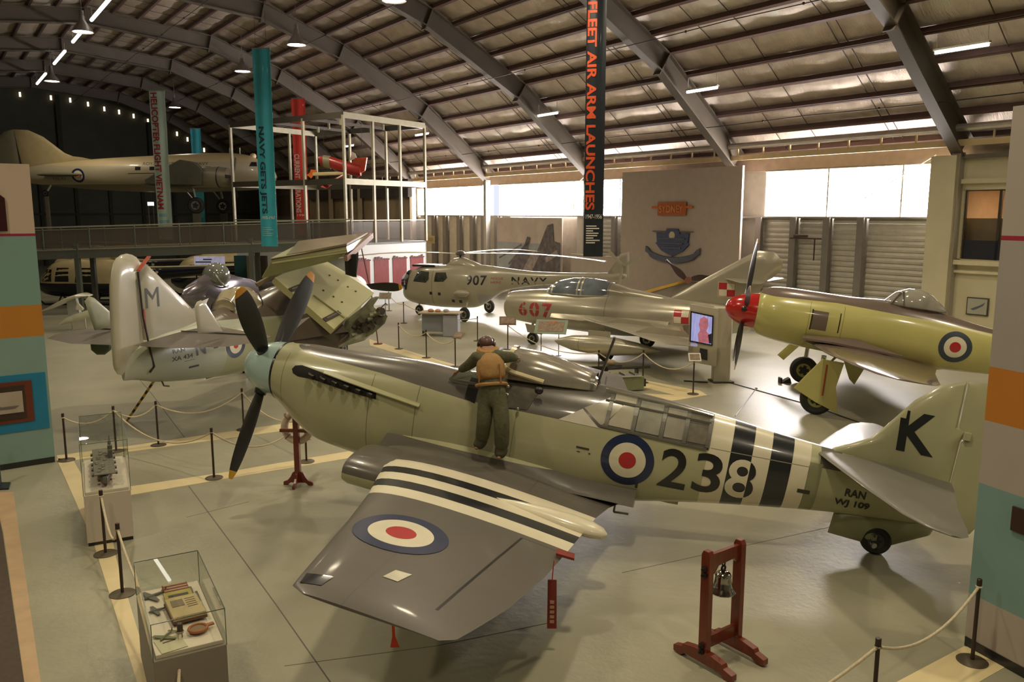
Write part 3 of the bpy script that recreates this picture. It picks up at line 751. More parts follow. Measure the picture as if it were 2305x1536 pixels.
# wing, port and starboard
def ffw(y):
    t = (abs(y) - .4) / (6.05 - .4)
    return t
WP = [(.30, 2.95, 6.95, .36), (1.0, 3.12, 6.72, .30), (1.6, 3.40, 6.62, .27), (3.1, 3.80, 6.50, .22), (4.2, 4.02, 6.40, .18), (5.2, 4.19, 6.24, .14), (5.85, 4.30, 6.06, .11), (6.10, 4.35, 5.98, .08), (6.20, 4.50, 5.85, .03)]
def wz_(y): return -.72 + .0875 * abs(y)
def ffw_rules(sgn):
    def f(X, Y, Z):
        A = Y.abs(); under = S.NZ.lt(-.15)
        r = [(A.btw(1.62, 1.98), STW), (A.btw(1.98, 2.26), STB), (A.btw(2.26, 2.58), STW), (A.btw(2.58, 2.88), STB), (A.btw(2.88, 3.20), STW)]
        h = X - Y.abs().line([(3.3, 5.93), (5.95, 5.64)])
        r += [(h.abs().lt(.016) * A.btw(3.32, 5.75), '23221f'), ((A - 3.32).abs().lt(.008) * X.gt(5.93), '2e2d2a'), ((X - 4.9).abs().lt(.003) * A.gt(3.3), '514e4a'),
              ((A - 1.15).abs().lt(.006) * X.gt(5.5), '3c3a37'), ((X - 5.6).abs().lt(.005) * A.lt(1.5), '45423e')]
        r += [(under, SKY)]
        return r
    return f
wing_m = pm('fighter_wing_paint', EDSG, .36, 0, .07, 1.3, .05, 50, rules=ffw_rules(1), coat=.12, spec=.35)
for sgn in (-1, 1):
    st_ = []
    for y, le, te, th in WP: st_.append(((le, sgn * y, wz_(y) + .02), (te, sgn * y, wz_(y) - .05), (0, 0, th)))
    if sgn > 0: st_.reverse()
    o = wing(st_, 18).out('wing', wing_m, ff, angle=50)
    if sgn < 0: wing_port = o
WT = bvh_of([wing_port])
g = G()   # wing root fillet
rings = []
for i in range(15):
    x = 3.0 + i * .29; h = .20 * math.sin(math.pi * min(1, (i + 1) / 12)) + .03; yy = .60 if x < 6 else .60 - (x - 6) * .05
    top = wz_(.7) + .15
    rings.append([Vector((x, -yy + .15, top + h)), Vector((x, -yy - .02, top + h * .55)), Vector((x, -yy - .14, top + h * .12)), Vector((x, -yy - .35, top - .10)), Vector((x, -yy + .15, top - .3))])
g.loft(rings); g.out('root_fillet', pm('fillet_grey', SKY, .3, coat=.4, rules=lambda X, Y, Z: [(Z.lt(-.44), EDSG)]), ff)
# flap bulge (white tipped fairing on the wing fold)
g = G(); g.loft([section(x, z, w, h, h, yc=yc, n=24) for x, z, w, h, yc in ((5.2, -.46, .03, .02, -2.22), (5.6, -.47, .09, .06, -2.23), (6.0, -.49, .15, .09, -2.24), (6.4, -.52, .18, .105, -2.25), (6.65, -.54, .16, .10, -2.26), (6.80, -.555, .11, .07, -2.26), (6.86, -.56, .03, .02, -2.26))])
g.out('fold_fairing', pm('fairing_white', STW, .3, coat=.4), ff)
# radiator leading edges
for sgn in (-1, 1):
    g = G(); g.loft([section(x, z, w, h, h * 1.1, yc=sgn * 1.50, n=28, nu=2.6, nl=2.6) for x, z, w, h in ((2.98, -.70, .50, .16), (2.92, -.70, .54, .20), (3.0, -.70, .56, .23), (3.5, -.70, .58, .24), (4.2, -.70, .58, .17), (4.6, -.68, .5, .05))], caps=True)
    g.out('radiator_nose', pm('radiator_paint', SKY, .3, coat=.4, rules=lambda X, Y, Z: [(Z.gt(-.70), EDSG)]), ff)
    g = G(); g.loft([section(x, -.70, .46, .13, .14, yc=sgn * 1.50, n=24, nu=2.6, nl=2.6) for x in (2.90, 2.95)]); g.out('radiator_intake', BLACKP, ff)
# markings
RB = [NAVYB, WHITEP, REDP]
disc_decal('wing_roundel', 4.74, -4.36, [.545, .375, .175], RB, ff, WT, 'top', n=56)
disc_decal('fuselage_roundel', 6.84, -.03, [.40, .275, .13], RB, ff, FT, n=56)
text_decal('code_number', '2', 7.33, 7.74, -.33, .29, BLACKP, ff, FT, bold=.015, slope=0)
text_decal('code_number', '3', 7.83, 8.23, -.30, .32, BLACKP, ff, FT, bold=.015)
text_decal('code_number', '8', 8.30, 8.71, -.28, .33, BLACKP, ff, FT, bold=.015)
bm = text_bm('8', 8.30, 8.71, -.28, .33, .015)
grid_cut(bm, .07)
for q in (8.29, 8.60): bmesh.ops.bisect_plane(bm, geom=bm.verts[:] + bm.edges[:] + bm.faces[:], plane_co=(q, 0, 0), plane_no=(1, 0, 0))
bmesh.ops.delete(bm, geom=[f for f in bm.faces if f.calc_center_median().x > 8.6], context='FACES'); project(bm, FT, 'side-', .011); bm_out(bm, 'code_number', WHITEP, ff)
text_decal('serial', 'RAN', 9.98, 10.27, .08, .20, BLACKP, ff, FT, bold=.03)
text_decal('serial', 'WJ 109', 9.86, 10.36, -.10, .03, BLACKP, ff, FT, bold=.03, off=.012)
slab('oil_door', [(9.32, .0), (9.5, .0), (9.5, .06), (9.32, .06)], pm('vent_dark', '3b3a30', .6)); slab('step_slot', [(6.05, .0), (6.25, 0), (6.25, .03), (6.05, .03)], pm('vent_dark', '3b3a30'))
slab('stencil', [(6.07, -.06), (6.12, -.06), (6.12, -.045), (6.07, -.045)], pm('vent_dark', '3b3a30')); slab('stencil', [(6.25, -.06), (6.28, -.06), (6.28, -.04), (6.25, -.04)], pm('vent_dark', '3b3a30')); slab('stencil', [(7.02, -.45), (7.06, -.45), (7.06, -.35), (7.02, -.35)], pm('vent_dark', '3b3a30'))
# fin, rudder
def surf(name, pts, th, mat, parent=ff, plane='y', o=0, bev=None):
    """symmetrical thick surface with outline pts; tapering edges through a centre ridge"""
    c = Vector((0, 0)); P = [Vector(p) for p in pts]
    for p in P: c += p
    c /= len(P); vs = []; n = len(P)
    def q(p, t): return (p.x, o + t, p.y) if plane == 'y' else (p.x, p.y, o + t)
    for k, t in ((1.0, 0), (.93, th * .35), (.6, th * .5)):
        for sg in (1, -1): 
            vs.append([Vector(q(c + (p - c) * k, t * sg)) for p in P])
    g = G(); g.loft([vs[4], vs[2], vs[0], vs[3], vs[5]])
    return g.out(name, mat, parent, angle=60)
finp = pm('fin_paint', SKY, .28, 0, .05, 1.5, coat=.45)
surf('fin', [(9.5, .45), (9.75, .70), (9.95, .80), (10.2, .95), (10.38, 1.20), (10.65, 1.62), (10.95, 1.90), (11.25, 2.02), (11.28, 1.35), (11.42, 1.34), (11.36, 1.15), (11.38, .17), (11.36, -.1), (10.4, .2)], .13, finp)
surf('rudder', [(11.27, 2.02), (11.5, 2.04), (11.75, 1.92), (11.95, 1.6), (12.0, .9), (11.92, .1), (11.8, -.16), (11.35, -.18), (11.385, .16), (11.37, 1.13), (11.44, 1.32), (11.30, 1.33)], .10, finp)
surf('ventral_fairing', [(9.95, -.25), (9.93, -.62), (10.7, -.66), (11.3, -.30), (11.35, -.1)], .16, pm('ventral_sky', '8c8c68', .35, coat=.3))
FNT = bvh_of([o for o in ff.children if o.name.split('.')[0] == 'fin'])
text_decal('tail_letter', 'K', 10.55, 11.05, .86, 1.46, BLACKP, ff, FNT, bold=.03, off=.004, shear=-.08)
g = G(); g.box((11.41, -.07, 1.26), (.1, .04, .12)); g.out('trim_actuator', finp, ff, False, .01)
g = G(); g.box((11.37, -.07, .28), (.03, .03, .12)); g.box((11.42, -.07, .33), (.08, .03, .02)); g.out('rudder_hinge', BLACKP, ff, False)
tailm = pm('tailplane_paint', '716e66', .42, 0, .07, 1.5, coat=.12, spec=.35, rules=lambda X, Y, Z: [(Z.lt(.55), SKY)])
for sg in (-1, 1):
    st_ = [((9.50, sg * .12, .60), (11.36, sg * .12, .56), (0, 0, .10)), ((9.62, sg * .5, .60), (11.30, sg * .5, .56), (0, 0, .095)), ((9.95, sg * 1.4, .60), (11.12, sg * 1.4, .57), (0, 0, .075)), ((10.28, sg * 2.2, .6), (11.02, sg * 2.2, .58), (0, 0, .055)), ((10.5, sg * 2.5, .6), (10.95, sg * 2.5, .59), (0, 0, .04)), ((10.72, sg * 2.62, .6), (10.85, sg * 2.62, .6), (0, 0, .02))]
    if sg > 0: st_.reverse()
    wing(st_, 14).out('tailplane', tailm, ff, angle=50)
# cockpit: windscreen, slid back hood, rear cabin glazing
clear = glass('canopy_glass', 'e8ece6', .5, .03); clear2 = glass('cabin_glass', 'c9ccc0', .6, .05, .08)
fr = pm('canopy_frame', '6a675f', .35, .1, .05, coat=.3)
hood = G(); hood.loft([section(x, z0, w, h, .05, n=28, nu=2.5) for x, z0, w, h in ((4.74, .78, .37, .40), (4.8, .78, .385, .44), (5.2, .80, .38, .42), (5.6, .82, .34, .34), (6.0, .84, .28, .24), (6.15, .84, .22, .12))], caps=False)
hood.out('sliding_hood', pm('hood_perspex', 'a39d90', .22, .35, .08, 4, coat=.8), ff)
for dx_, m_ in ((0, pm('hood_cream', 'cfc39a', .3, .1, .05, coat=.4)), (1.33, fr)):
    g = G(); g.loft([section(4.74 + dx_ + q, .78 + dx_ * .045, .39 - dx_ * .10, .455 - dx_ * .17, .02, n=28, nu=2.5) for q in (-.035, .035)], caps=False); g.out('hood_frame', m_, ff)
for sg in (-1, 1):
    g = G(); g.tube([(4.62, sg * .40, .98), (4.85, sg * .41, .90), (5.35, sg * .38, .84)], .04, 8); g.out('hood_bar', pm('hood_cream', 'cfc39a'), ff)
for y0, z0, x1 in ((-.28, 1.09, 5.5), (-.20, 1.16, 5.75), (-.08, 1.20, 5.4), (-.34, .98, 5.6)):
    g = G(); g.tube([(4.85, y0, z0 + .02), ((4.85 + x1) / 2, y0 * .98, z0 + .015), (x1, y0 * .9, z0 - .08)], .010, 6); g.out('hood_highlight', pm('highlight_bright', 'e8e4d8', .2, .6), ff)  # thin bright rods put in as the hood's white highlights
g = G(); g.add([(3.85, -.42, .58), (3.85, .42, .58), (4.22, .30, 1.05), (4.22, -.30, 1.05), (4.6, -.44, .66), (4.6, .44, .66), (4.45, -.33, 1.08), (4.45, .33, 1.08)], [(0, 1, 2, 3), (0, 3, 6, 4), (1, 5, 7, 2), (3, 2, 7, 6)]); g.out('windscreen', clear, ff, False)
g = G()
for a, b in (((3.85, -.42, .58), (4.22, -.30, 1.05)), ((3.85, .42, .58), (4.22, .30, 1.05)), ((4.22, -.3, 1.05), (4.22, .3, 1.05)), ((4.22, -.3, 1.05), (4.45, -.33, 1.08)), ((4.6, -.44, .66), (4.45, -.33, 1.08)), ((4.45, -.33, 1.08), (4.45, .33, 1.08)), ((3.85, -.42, .58), (4.6, -.46, .62))): g.bar(a, b, .035)
g.out('windscreen_frame', fr, ff, False)
slab('cockpit_opening', [(4.16, .64), (4.18, .36), (4.36, .32), (4.34, .64)], pm('cockpit_dark', '171512', .8), off=.01)
slab('canopy_side', [(4.80, .70), (4.78, .44), (4.90, .37), (5.20, .40), (5.32, .70)], pm('side_perspex', '6f6a62', .10, .2, .25, 5, coat=.9), off=.014)
slab('canopy_side', [(4.52, .70), (4.54, .55), (4.74, .55), (4.76, .70)], pm('side_pale', 'b3ab94', .2, .1, .2, 5, coat=.6), off=.013)
for c_ in ((4.86, -.60, .58), (4.84, -.55, .70), (5.06, -.62, .40)): g = G(); g.ball(c_, .028); g.out('glint_bead', OLEO, ff)  # shiny beads put in as small glints on the side glazing
g = G(); g.ball((5.33, -.56, .74), (.07, .05, .06)); g.out('mirror', BLACKP, ff)
g = G(); g.bar((6.13, .0, .86), (6.27, .0, 1.68), .11, .035, up=(1, 0, 0)); g.out('aerial_mast', pm('mast_dark', '3e3b36', .5), ff, False)
# rear cabin: frames and panes standing proud of a dark interior
CG = G(); cab_k = [(6.30, .38, .57, .50, .1, 2.2, 2), (7.0, .38, .54, .47, .1, 2.2, 2), (8.0, .38, .49, .40, .1, 2.2, 2)]
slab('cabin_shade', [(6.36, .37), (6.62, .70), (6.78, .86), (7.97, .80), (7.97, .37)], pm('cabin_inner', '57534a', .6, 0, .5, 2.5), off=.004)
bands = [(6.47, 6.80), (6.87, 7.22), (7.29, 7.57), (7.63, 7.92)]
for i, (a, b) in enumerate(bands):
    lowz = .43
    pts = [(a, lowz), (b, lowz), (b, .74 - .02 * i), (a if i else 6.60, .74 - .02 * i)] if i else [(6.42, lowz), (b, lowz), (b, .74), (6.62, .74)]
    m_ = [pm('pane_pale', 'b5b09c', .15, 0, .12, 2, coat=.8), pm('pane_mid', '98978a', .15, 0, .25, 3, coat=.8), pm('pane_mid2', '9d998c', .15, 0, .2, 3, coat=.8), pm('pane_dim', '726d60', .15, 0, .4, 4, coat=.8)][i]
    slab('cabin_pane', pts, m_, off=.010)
    slab('roof_pane', [(a, .775 - .02 * i), (b, .775 - .02 * i), (b, .85 - .02 * i), (a, .85 - .02 * i)], m_, off=.010)
for x in (6.43, 6.83, 7.255, 7.60, 7.945):
    sh = .0 if x > 6.5 else .0
    rings = []
    for i in range(12):
        z = .40 + i * .04
        h = FT.ray_cast(Vector((x, -3, z)), Vector((0, 1, 0)))[0]
        if h is None: break
        rings.append([h + Vector((-.03, 0, 0)), h + Vector((-.03, -.025, 0)), h + Vector((.03, -.025, 0)), h + Vector((.03, 0, 0))])
    g = G(); g.loft(rings); g.out('cabin_frame', fr, ff, False)
for z in (.405, .76):
    rings = []
    for i in range(17):
        x = 6.34 + i * .10; zz = z - (x - 6.3) * .02
        h = FT.ray_cast(Vector((x, -3, zz)), Vector((0, 1, 0)))[0]
        if h is None: continue
        rings.append([h + Vector((0, 0, -.018)), h + Vector((0, -.025, -.018)), h + Vector((0, -.025, .018)), h + Vector((0, 0, .018))])
    g = G(); g.loft(rings); g.out('cabin_rail', fr, ff, False)
g = G(); g.tube([(6.3, -.22, .90), (7.2, -.20, .88), (7.95, -.17, .82)], .02, 6); g.out('cabin_rail', OLEO, ff)
slab('pointed_panel', [(6.05, .60), (6.40, .80), (6.62, .72), (6.36, .40)], pm('panel_pale', 'a6a18c', .3, coat=.3), off=.0065)
slab('pointed_panel', [(6.03, .58), (6.33, .36), (6.12, .36), (5.7, .36)], pm('panel_grey', EDSG, .3, coat=.3), off=.0065)
# undercarriage
for sg in (-1, 1):
    g = G(); g.tube([(4.0, sg * 1.55, -.7), (4.15, sg * 1.55, -1.35)], .07, 12); g.out('undercarriage_leg', OLEO, ff)
    wheel(ff, (4.2, sg * 1.55 , -1.37), (0, 1, 0), .40, .24)
g = G(); g.tube([(10.35, 0, -.30), (10.52, 0, -.60), (10.58, -.12, -.62)], .045, 10); g.out('tail_leg', OLEO, ff)
wheel(ff, (10.60, 0, -.55), (.1, 1, 0), .22, .20, name='tail_wheel', hubmat=pm('hub_dark', '3f4038', .4))
quad_decal('nav_lamp', [(4.36, -5.85), (4.62, -5.80), (4.60, -6.02), (4.40, -6.06)], pm('nav_lamp_dark', '33343a', .15, .2, .2, coat=1), ff, WT, 'top')
quad_decal('fuel_flap', [(5.05, -5.28), (5.22, -5.26), (5.16, -5.50), (5.00, -5.50)], pm('flap_bright', 'c9c4b0', .3, .3, .2), ff, WT, 'top')
g = G(); g.bar((6.75, -.05, -.85), (6.75, -.05, -1.08), .03); g.bar((6.75, -.05, -1.08), (6.98, -.05, -1.06), .03); g.out('step', pm('step_grey', '8e8b78', .4), ff, False)
g = G(); g.loft([section(x, -.66, w, .05, .08, n=16) for x, w in ((7.15, .02), (7.3, .12), (7.55, .12), (7.7, .02))]); g.out('belly_bulge', pm('ledge_sky', 'a3a17a'), ff)
# remove-before-flight gear hung under the wing
def local(f, l): return tuple(f.w(l))
rp = pm('warning_red', 'a8321f', .6, 0, .15)
P0 = FF.w(FF.onY(1243, 1306, -3.9)); P1 = at(1241, 1415, P0[1])
t = thing('warning_streamer', 'long dark red lock strap hanging below the wing trailing edge', 'strap', loc=tuple(P0))
d = Vector(P1) - Vector(P0); g = G(); g.prism([(-.05, 0, .0), (.05, 0, 0), (.055, 0, d.z), (-.055, 0, d.z)], (0, .015, 0)); g.out('strap', pm('strap_red', '7c2a22', .6, 0, .15), t, False)
for k in range(5): g = G(); g.box((0, -.012, d.z * (.45 + .1 * k)), (.05, .008, abs(d.z) * .06)); g.out('strap_label', pm('strap_print', 'b58a72', .6), t, False)
g = G(); g.tube([(0, 0, 0), (.02, .03, .22)], .006, 6); g.out('cord', rp, t)
g = G(); g.prism([FF.w((6.38, -3.42, -.40)) - P0, FF.w((6.60, -3.38, -.42)) - P0, FF.w((6.62, -3.52, -.42)) - P0, FF.w((6.40, -3.55, -.40)) - P0], (0, 0, .03)); g.out('clamp', pm('strap_red', '7c2a22'), t, False)
P0 = FF.w(FF.onY(884, 1395, -5.7)); P1 = at(890, 1458, P0[1])
t = thing('pitot_streamer', 'small bright red ribbon hanging below the wing tip', 'ribbon', loc=tuple(P0))
d = Vector(P1) - Vector(P0)
g = G(); g.prism([(-.012, 0, 0), (.012, 0, 0), (.02, 0, d.z * .6), (.06, 0, d.z), (-.03, 0, d.z), (-.008, 0, d.z * .6)], (0, .006, 0)); g.out('ribbon', pm('ribbon_red', 'e0452c', .6), t, False)
# ================================================================== PILOT MANNEQUIN
def PW(x, y, l): return Vector(FF.w(FF.onY(x, y, l)))
olive = pm('flight_suit', '55543c', .85, 0, .18, 14, .5, 30); vest = pm('life_vest', 'a07a48', .75, 0, .12, 10, .4, 25); boot = pm('boot_green', '4b4634', .7, 0, .15, 12); skinm = pm('skin_tone', 'a97c5e', .6); leather = pm('helmet_leather', '54342a', .45, 0, .15, 14, coat=.3)
feetL, feetR = PW(1076, 1012, -.86), PW(1127, 1032, -.92)
pr = thing('person', 'pilot figure in brown flying helmet and tan vest leaning over the cockpit from the wing', 'person', loc=tuple((feetL + feetR) / 2))
Z0 = (feetL + feetR) / 2
def rel(v): return v - Z0
hip = PW(1108, 892, -.92); ch = PW(1104, 822, -.80); nk = PW(1098, 792, -.66); hd = PW(1095, 776, -.60)
kL, kR = PW(1090, 950, -1.0), PW(1130, 955, -1.06); hL, hR = PW(1094, 900, -.92), PW(1124, 902, -.94)
aL, aR = PW(1084, 995, -.88), PW(1129, 1015, -.94); tL, tR = PW(1070, 1012, -.98), PW(1122, 1034, -1.05)
shL, shR = PW(1074, 805, -.70), PW(1130, 806, -.70); eL, eR = PW(1056, 822, -.62), PW(1150, 803, -.60); wL, wR = PW(1034, 834, -.52), PW(1160, 806, -.38)
V = [hip, ch, nk, hd, hL, kL, aL, tL, hR, kR, aR, tR, shL, eL, wL, shR, eR, wR]
E = [(0, 1), (1, 2), (2, 3), (0, 4), (4, 5), (5, 6), (6, 7), (0, 8), (8, 9), (9, 10), (10, 11), (2, 12), (12, 13), (13, 14), (2, 15), (15, 16), (16, 17)]
rad = [.13, .15, .07, .095, .10, .07, .045, .03, .10, .07, .045, .03, .07, .05, .035, .07, .05, .035]
skin('body', [rel(v) for v in V], E, rad, skinm, pr)
skin('flight_suit', [rel(v) for v in (hip, (hip + ch) / 2, ch, nk, shL, eL, wL, shR, eR, wR, hL, kL, aL, hR, kR, aR)],
     [(0, 1), (1, 2), (2, 3), (3, 4), (4, 5), (5, 6), (3, 7), (7, 8), (8, 9), (0, 10), (10, 11), (11, 12), (0, 13), (13, 14), (14, 15)],
     [.185, .17, .185, .09, .11, .09, .06, .11, .09, .065, .145, .125, .115, .145, .125, .12], olive, pr)
vd = (ch - hip)
skin('life_vest', [rel(v) for v in (hip + vd * .42, hip + vd * .8, ch + Vector((0, 0, .02)), nk - vd.normalized() * .02)], [(0, 1), (1, 2), (2, 3)], [(.255, .24), (.24, .23), (.245, .235), (.14, .13)], vest, pr)
g = G(); g.torus(rel(nk + Vector((0, 0, .02))), (0, -.25, 1), .12, .055, 22, 8); g.out('fur_collar', pm('collar_tan', 'a9824c', .85, 0, .1, 20), pr)
g = G(); g.torus(rel(hip + vd * .36), vd, .225, .028, 26, 8); g.out('vest_hem', vest, pr)
for a, tt in ((aL, tL), (aR, tR)): skin('boot', [rel(v) for v in (a + Vector((0, 0, .08)), a - Vector((0, 0, .0)), tt + Vector((0, .03, .0)))], [(0, 1), (1, 2)], [.115, .11, .085], boot, pr)
g = G(); g.ball(rel(hd + Vector((0, 0, .02))), (.112, .125, .125), 20, 14); g.out('flying_helmet', leather, pr)
fd = Vector((.15, .9, -.25)).normalized(); sd_ = fd.cross(Vector((0, 0, 1))).normalized()
for k in (-1, 1): g = G(); g.cyl(rel(hd + sd_ * (k * .095)), rel(hd + sd_ * (k * .14)), .048, .04, 16); g.out('earphone', pm('earphone_dark', '2f211c', .4), pr)
g = G(); g.torus(rel(hd + Vector((0, 0, .05))), (0, -.35, 1), .122, .014, 24, 6); g.out('goggle_strap', pm('earphone_dark', '2f211c'), pr)
for k in (-1, 1): g = G(); g.torus(rel(hd + fd * .11 + sd_ * (k * .04) + Vector((0, 0, .05))), fd, .034, .010, 16, 6); g.out('goggle_lens', pm('goggle_brass', '8a7a5a', .3, .6), pr)
# face on the far side, turned to the cockpit
g = G(); g.ball(rel(hd + fd * .055 + Vector((0, 0, -.02))), (.075, .07, .095), 16, 12); g.out('face', skinm, pr)
g = G(); g.prism([rel(hd + fd * .12 + Vector((0, 0, .01))), rel(hd + fd * .145 + Vector((0, 0, -.035))), rel(hd + fd * .12 + Vector((0, 0, -.045)))], sd_ * .022); g.out('nose', skinm, pr)
for w0, e0, hm in ((wL, eL, skinm), (wR, eR, skinm)):
    d0 = (w0 - e0).normalized(); s0_ = d0.cross(Vector((0, 0, 1))).normalized()
    skin('hand', [rel(w0), rel(w0 + d0 * .06)], [(0, 1)], [(.03, .02), (.038, .016)], hm, pr, 1)
    for q, Lf in ((-.03, .062), (-.01, .075), (.01, .072), (.03, .058)):
        b0 = w0 + d0 * .07 + s0_ * q
        skin('finger', [rel(b0), rel(b0 + d0 * Lf * .5 - Vector((0, 0, .008))), rel(b0 + d0 * Lf - Vector((0, 0, .03)))], [(0, 1), (1, 2)], [.009, .008, .007], hm, pr, 1)
    b0 = w0 + d0 * .02 + s0_ * .035
    skin('thumb', [rel(b0), rel(b0 + d0 * .03 + s0_ * .025), rel(b0 + d0 * .055 + s0_ * .03)], [(0, 1), (1, 2)], [.010, .009, .008], hm, pr, 1)
for a_, b_ in (((1082, 818), (1078, 862)), ((1124, 820), (1128, 862))): g = G(); g.tube([rel(PW(*a_, -.93)), rel(PW(*b_, -1.10))], .012, 6); g.out('vest_seam', pm('seam_dark', '7c5428', .8), pr)
# ================================================================== YELLOW-GREEN FIGHTER WITH RED SPINNER
SF = Frame([5.9, 22.6, 2.4], R(-15), R(-8))
sf = thing('radial_fighter', 'yellow-green propeller fighter with red spinner and brown top, behind on the right', 'aircraft', M=SF.M)
LIME, SLATE = 'c2bb74', '6f6058'
def sf_rules(X, Y, Z):
    up = Z.gt(X.line([(.8, .60), (1.2, .58), (2.8, .66), (5.2, .58), (6.6, .49), (9, .45)]))
    r = [(up, SLATE)]
    r += [(((X - 2.15).abs().lt(.006) + (X - 3.0).abs().lt(.006)) * Z.lt(.6), '7c7836'), (X.btw(2.22, 2.62) * Z.btw(-.10, .40), '6e6055'), (((X - 2.22).abs().lt(.02)) * Z.btw(-.12, .42), '2a241e'), ((X - 2.92).abs().lt(.015) * Z.btw(-.1, .42), '2a241e')]
    return r
k = [(.84, .08, .56, .52, .54, 2, 2), (1.0, .08, .64, .66, .64, 2, 2), (1.4, .08, .70, .74, .72, 2, 2), (2.2, .06, .70, .78, .76, 2, 2), (3.2, .05, .66, .80, .78, 2, 2.1), (4.2, .05, .60, .86, .76, 1.9, 2.1), (5.4, .03, .52, .76, .70, 1.9, 2.1), (6.8, .02, .42, .56, .60, 2, 2), (8.4, .05, .30, .38, .42, 2, 2), (9.6, .15, .14, .22, .25, 2, 2), (9.9, .2, .04, .1, .1, 2, 2)]
sfp = pm('radial_paint', LIME, .26, 0, .06, 1.4, rules=sf_rules, coat=.5)
fus = body(k, 70, 44).out('fuselage', sfp, sf); FT = bvh_of([fus])
g = G(); g.lathe([(.01, 0), (.16, .04), (.27, .14), (.38, .32), (.46, .54), (.50, .84)], (0, .0, .06), (1, 0, 0), 36); g.out('spinner', pm('spinner_red', 'b3201c', .2, 0, .04, coat=.7), sf)
for a, L_ in ((85, 1.95), (13, 1.9), (-59, 1.9), (-131, 1.95), (-113 + 270, 1.9)):
    prop_blade(sf, (.52, 0, .06), (1, 0, 0), a, L_, .30, blade_m, tip_y, r0=.35)
g = G(); g.ball((.52, -.42, .10), (.10, .06, .08)); g.out('blade_root', BLACKP, sf)
disc_decal('fuselage_roundel', 5.78, .02, [.40, .27, .135], [pm('roundel_slate', '3a4250', .4), WHITEP, REDP], sf, FT)
g = G(); g.loft([section(x, .85, w, h, .06, n=28) for x, w, h in ((3.95, .04, .02), (4.2, .26, .30), (4.5, .33, .44), (4.8, .33, .46), (5.1, .28, .36), (5.4, .16, .12), (5.5, .04, .02))]); g.out('bubble_canopy', pm('canopy_milky', 'a8a498', .08, 0, .1, 3, coat=1, alpha=.72), sf)
for a, b in (((4.12, -.26, .85), (4.3, -.2, 1.17)), ((4.3, -.2, 1.17), (4.3, .2, 1.17)), ((4.42, -.32, .85), (4.36, -.2, 1.2)), ((4.42, .32, .85), (4.36, .2, 1.2)), ((4.12, .26, .85), (4.3, .2, 1.17))): g = G(); g.bar(a, b, .035); g.out('canopy_frame', fr, sf, False)
g = G(); g.box((4.98, 0, .95), (.1, .34, .42)); g.out('headrest', pm('seat_dark', '3d3a36', .7), sf, bevel=.03)
swp = pm('radial_wing_paint', SLATE, .22, 0, .07, 1.5, coat=.6, rules=lambda X, Y, Z: [(Z.lt(Y.abs().line([(0, -.60), (5.2, -.44)])), LIME)])
for sg in (-1, 1):
    st_ = [((2.15, sg * .35, -.48), (5.65, sg * .35, -.62), (0, 0, .26)), ((2.32, sg * 1.0, -.46), (5.35, sg * 1.0, -.56), (0, 0, .22)), ((2.55, sg * 2.4, -.42), (5.0, sg * 2.4, -.47), (0, 0, .17)), ((2.95, sg * 3.9, -.36), (4.72, sg * 3.9, -.39), (0, 0, .12)), ((3.25, sg * 4.7, -.33), (4.58, sg * 4.7, -.34), (0, 0, .08)), ((3.6, sg * 5.1, -.32), (4.4, sg * 5.1, -.32), (0, 0, .03))]
    if sg > 0: st_.reverse()
    wing(st_, 14).out('wing', swp, sf, angle=50)
    st_ = [((8.3, sg * .1, .42), (9.6, sg * .1, .4), (0, 0, .07)), ((8.7, sg * 1.9, .42), (9.5, sg * 1.9, .4), (0, 0, .04))]
    if sg > 0: st_.reverse()
    wing(st_, 8).out('tailplane', swp, sf)
surf('fin', [(7.8, .3), (8.6, .8), (9.3, 1.7), (9.8, 1.95), (10.2, 1.7), (10.35, .6), (10.2, -.1), (9.5, .0)], .12, sfp, sf)
g = G(); g.prism([(2.1, -.68, -.30), (2.05, -1.1, -.34), (2.75, -1.25, -.30), (4.6, -.72, -.42), (3.4, -.66, -.2)], (0, 0, .05)); g.out('root_flap', swp, sf, False)
lime_m = pm('gear_lime', LIME, .35, 0, .06, 2, coat=.3)
for sg, wy in ((-1, -1.95), (1, 2.0)):
    g = G(); g.tube([(2.55, wy, -.55), (2.58, wy, -1.6)], .06, 10); g.out('undercarriage_leg', OLEO, sf)
    g = G(); g.tube([(2.55, wy * .98, -1.0), (2.9, wy * .8, -.55)], .03, 8); g.out('drag_strut', lime_m, sf)
    wheel(sf, (2.58, wy, -1.66), (.1, 1, 0), .40, .22, hubmat=pm('hub_lime', '8f8c4e', .4))
    y = wy - .16
    if sg < 0: pts = [(2.50, y, -.62), (3.02, y, -.62), (2.95, y, -1.25), (3.12, y, -1.9), (2.55, y, -1.72), (1.98, y, -1.46), (2.2, y, -1.1)]
    else: pts = [(1.75, y, -1.32), (1.95, y, -1.45), (2.45, y, -.75), (2.25, y, -.62)]
    g = G(); g.prism(pts, (0, .04, 0)); g.out('gear_door', lime_m, sf, False, .008)
g = G(); g.prism([(3.15, -.9, -.70), (3.75, -.9, -.72), (3.55, -.9, -1.32), (3.4, -.9, -1.2)], (0, .05, 0)); g.out('gear_door', lime_m, sf, False)
g = G(); g.tube([(2.62, -2.25, -.72), (2.66, -2.25, -1.5)], .02, 6); g.out('lock_pin', pm('pin_red', '9c3a22', .5), sf)
g = G(); g.box((9.3, 0, -.35), (.07, .07, .6)); g.out('tail_leg', OLEO, sf); wheel(sf, (9.32, 0, -.72), (0, 1, 0), .2, .12, name='tail_wheel')
t = thing('wheel_chock', 'small dark wheel chock at the far wheel of the yellow-green fighter', 'chock', loc=tuple(ground(1768, 862)))
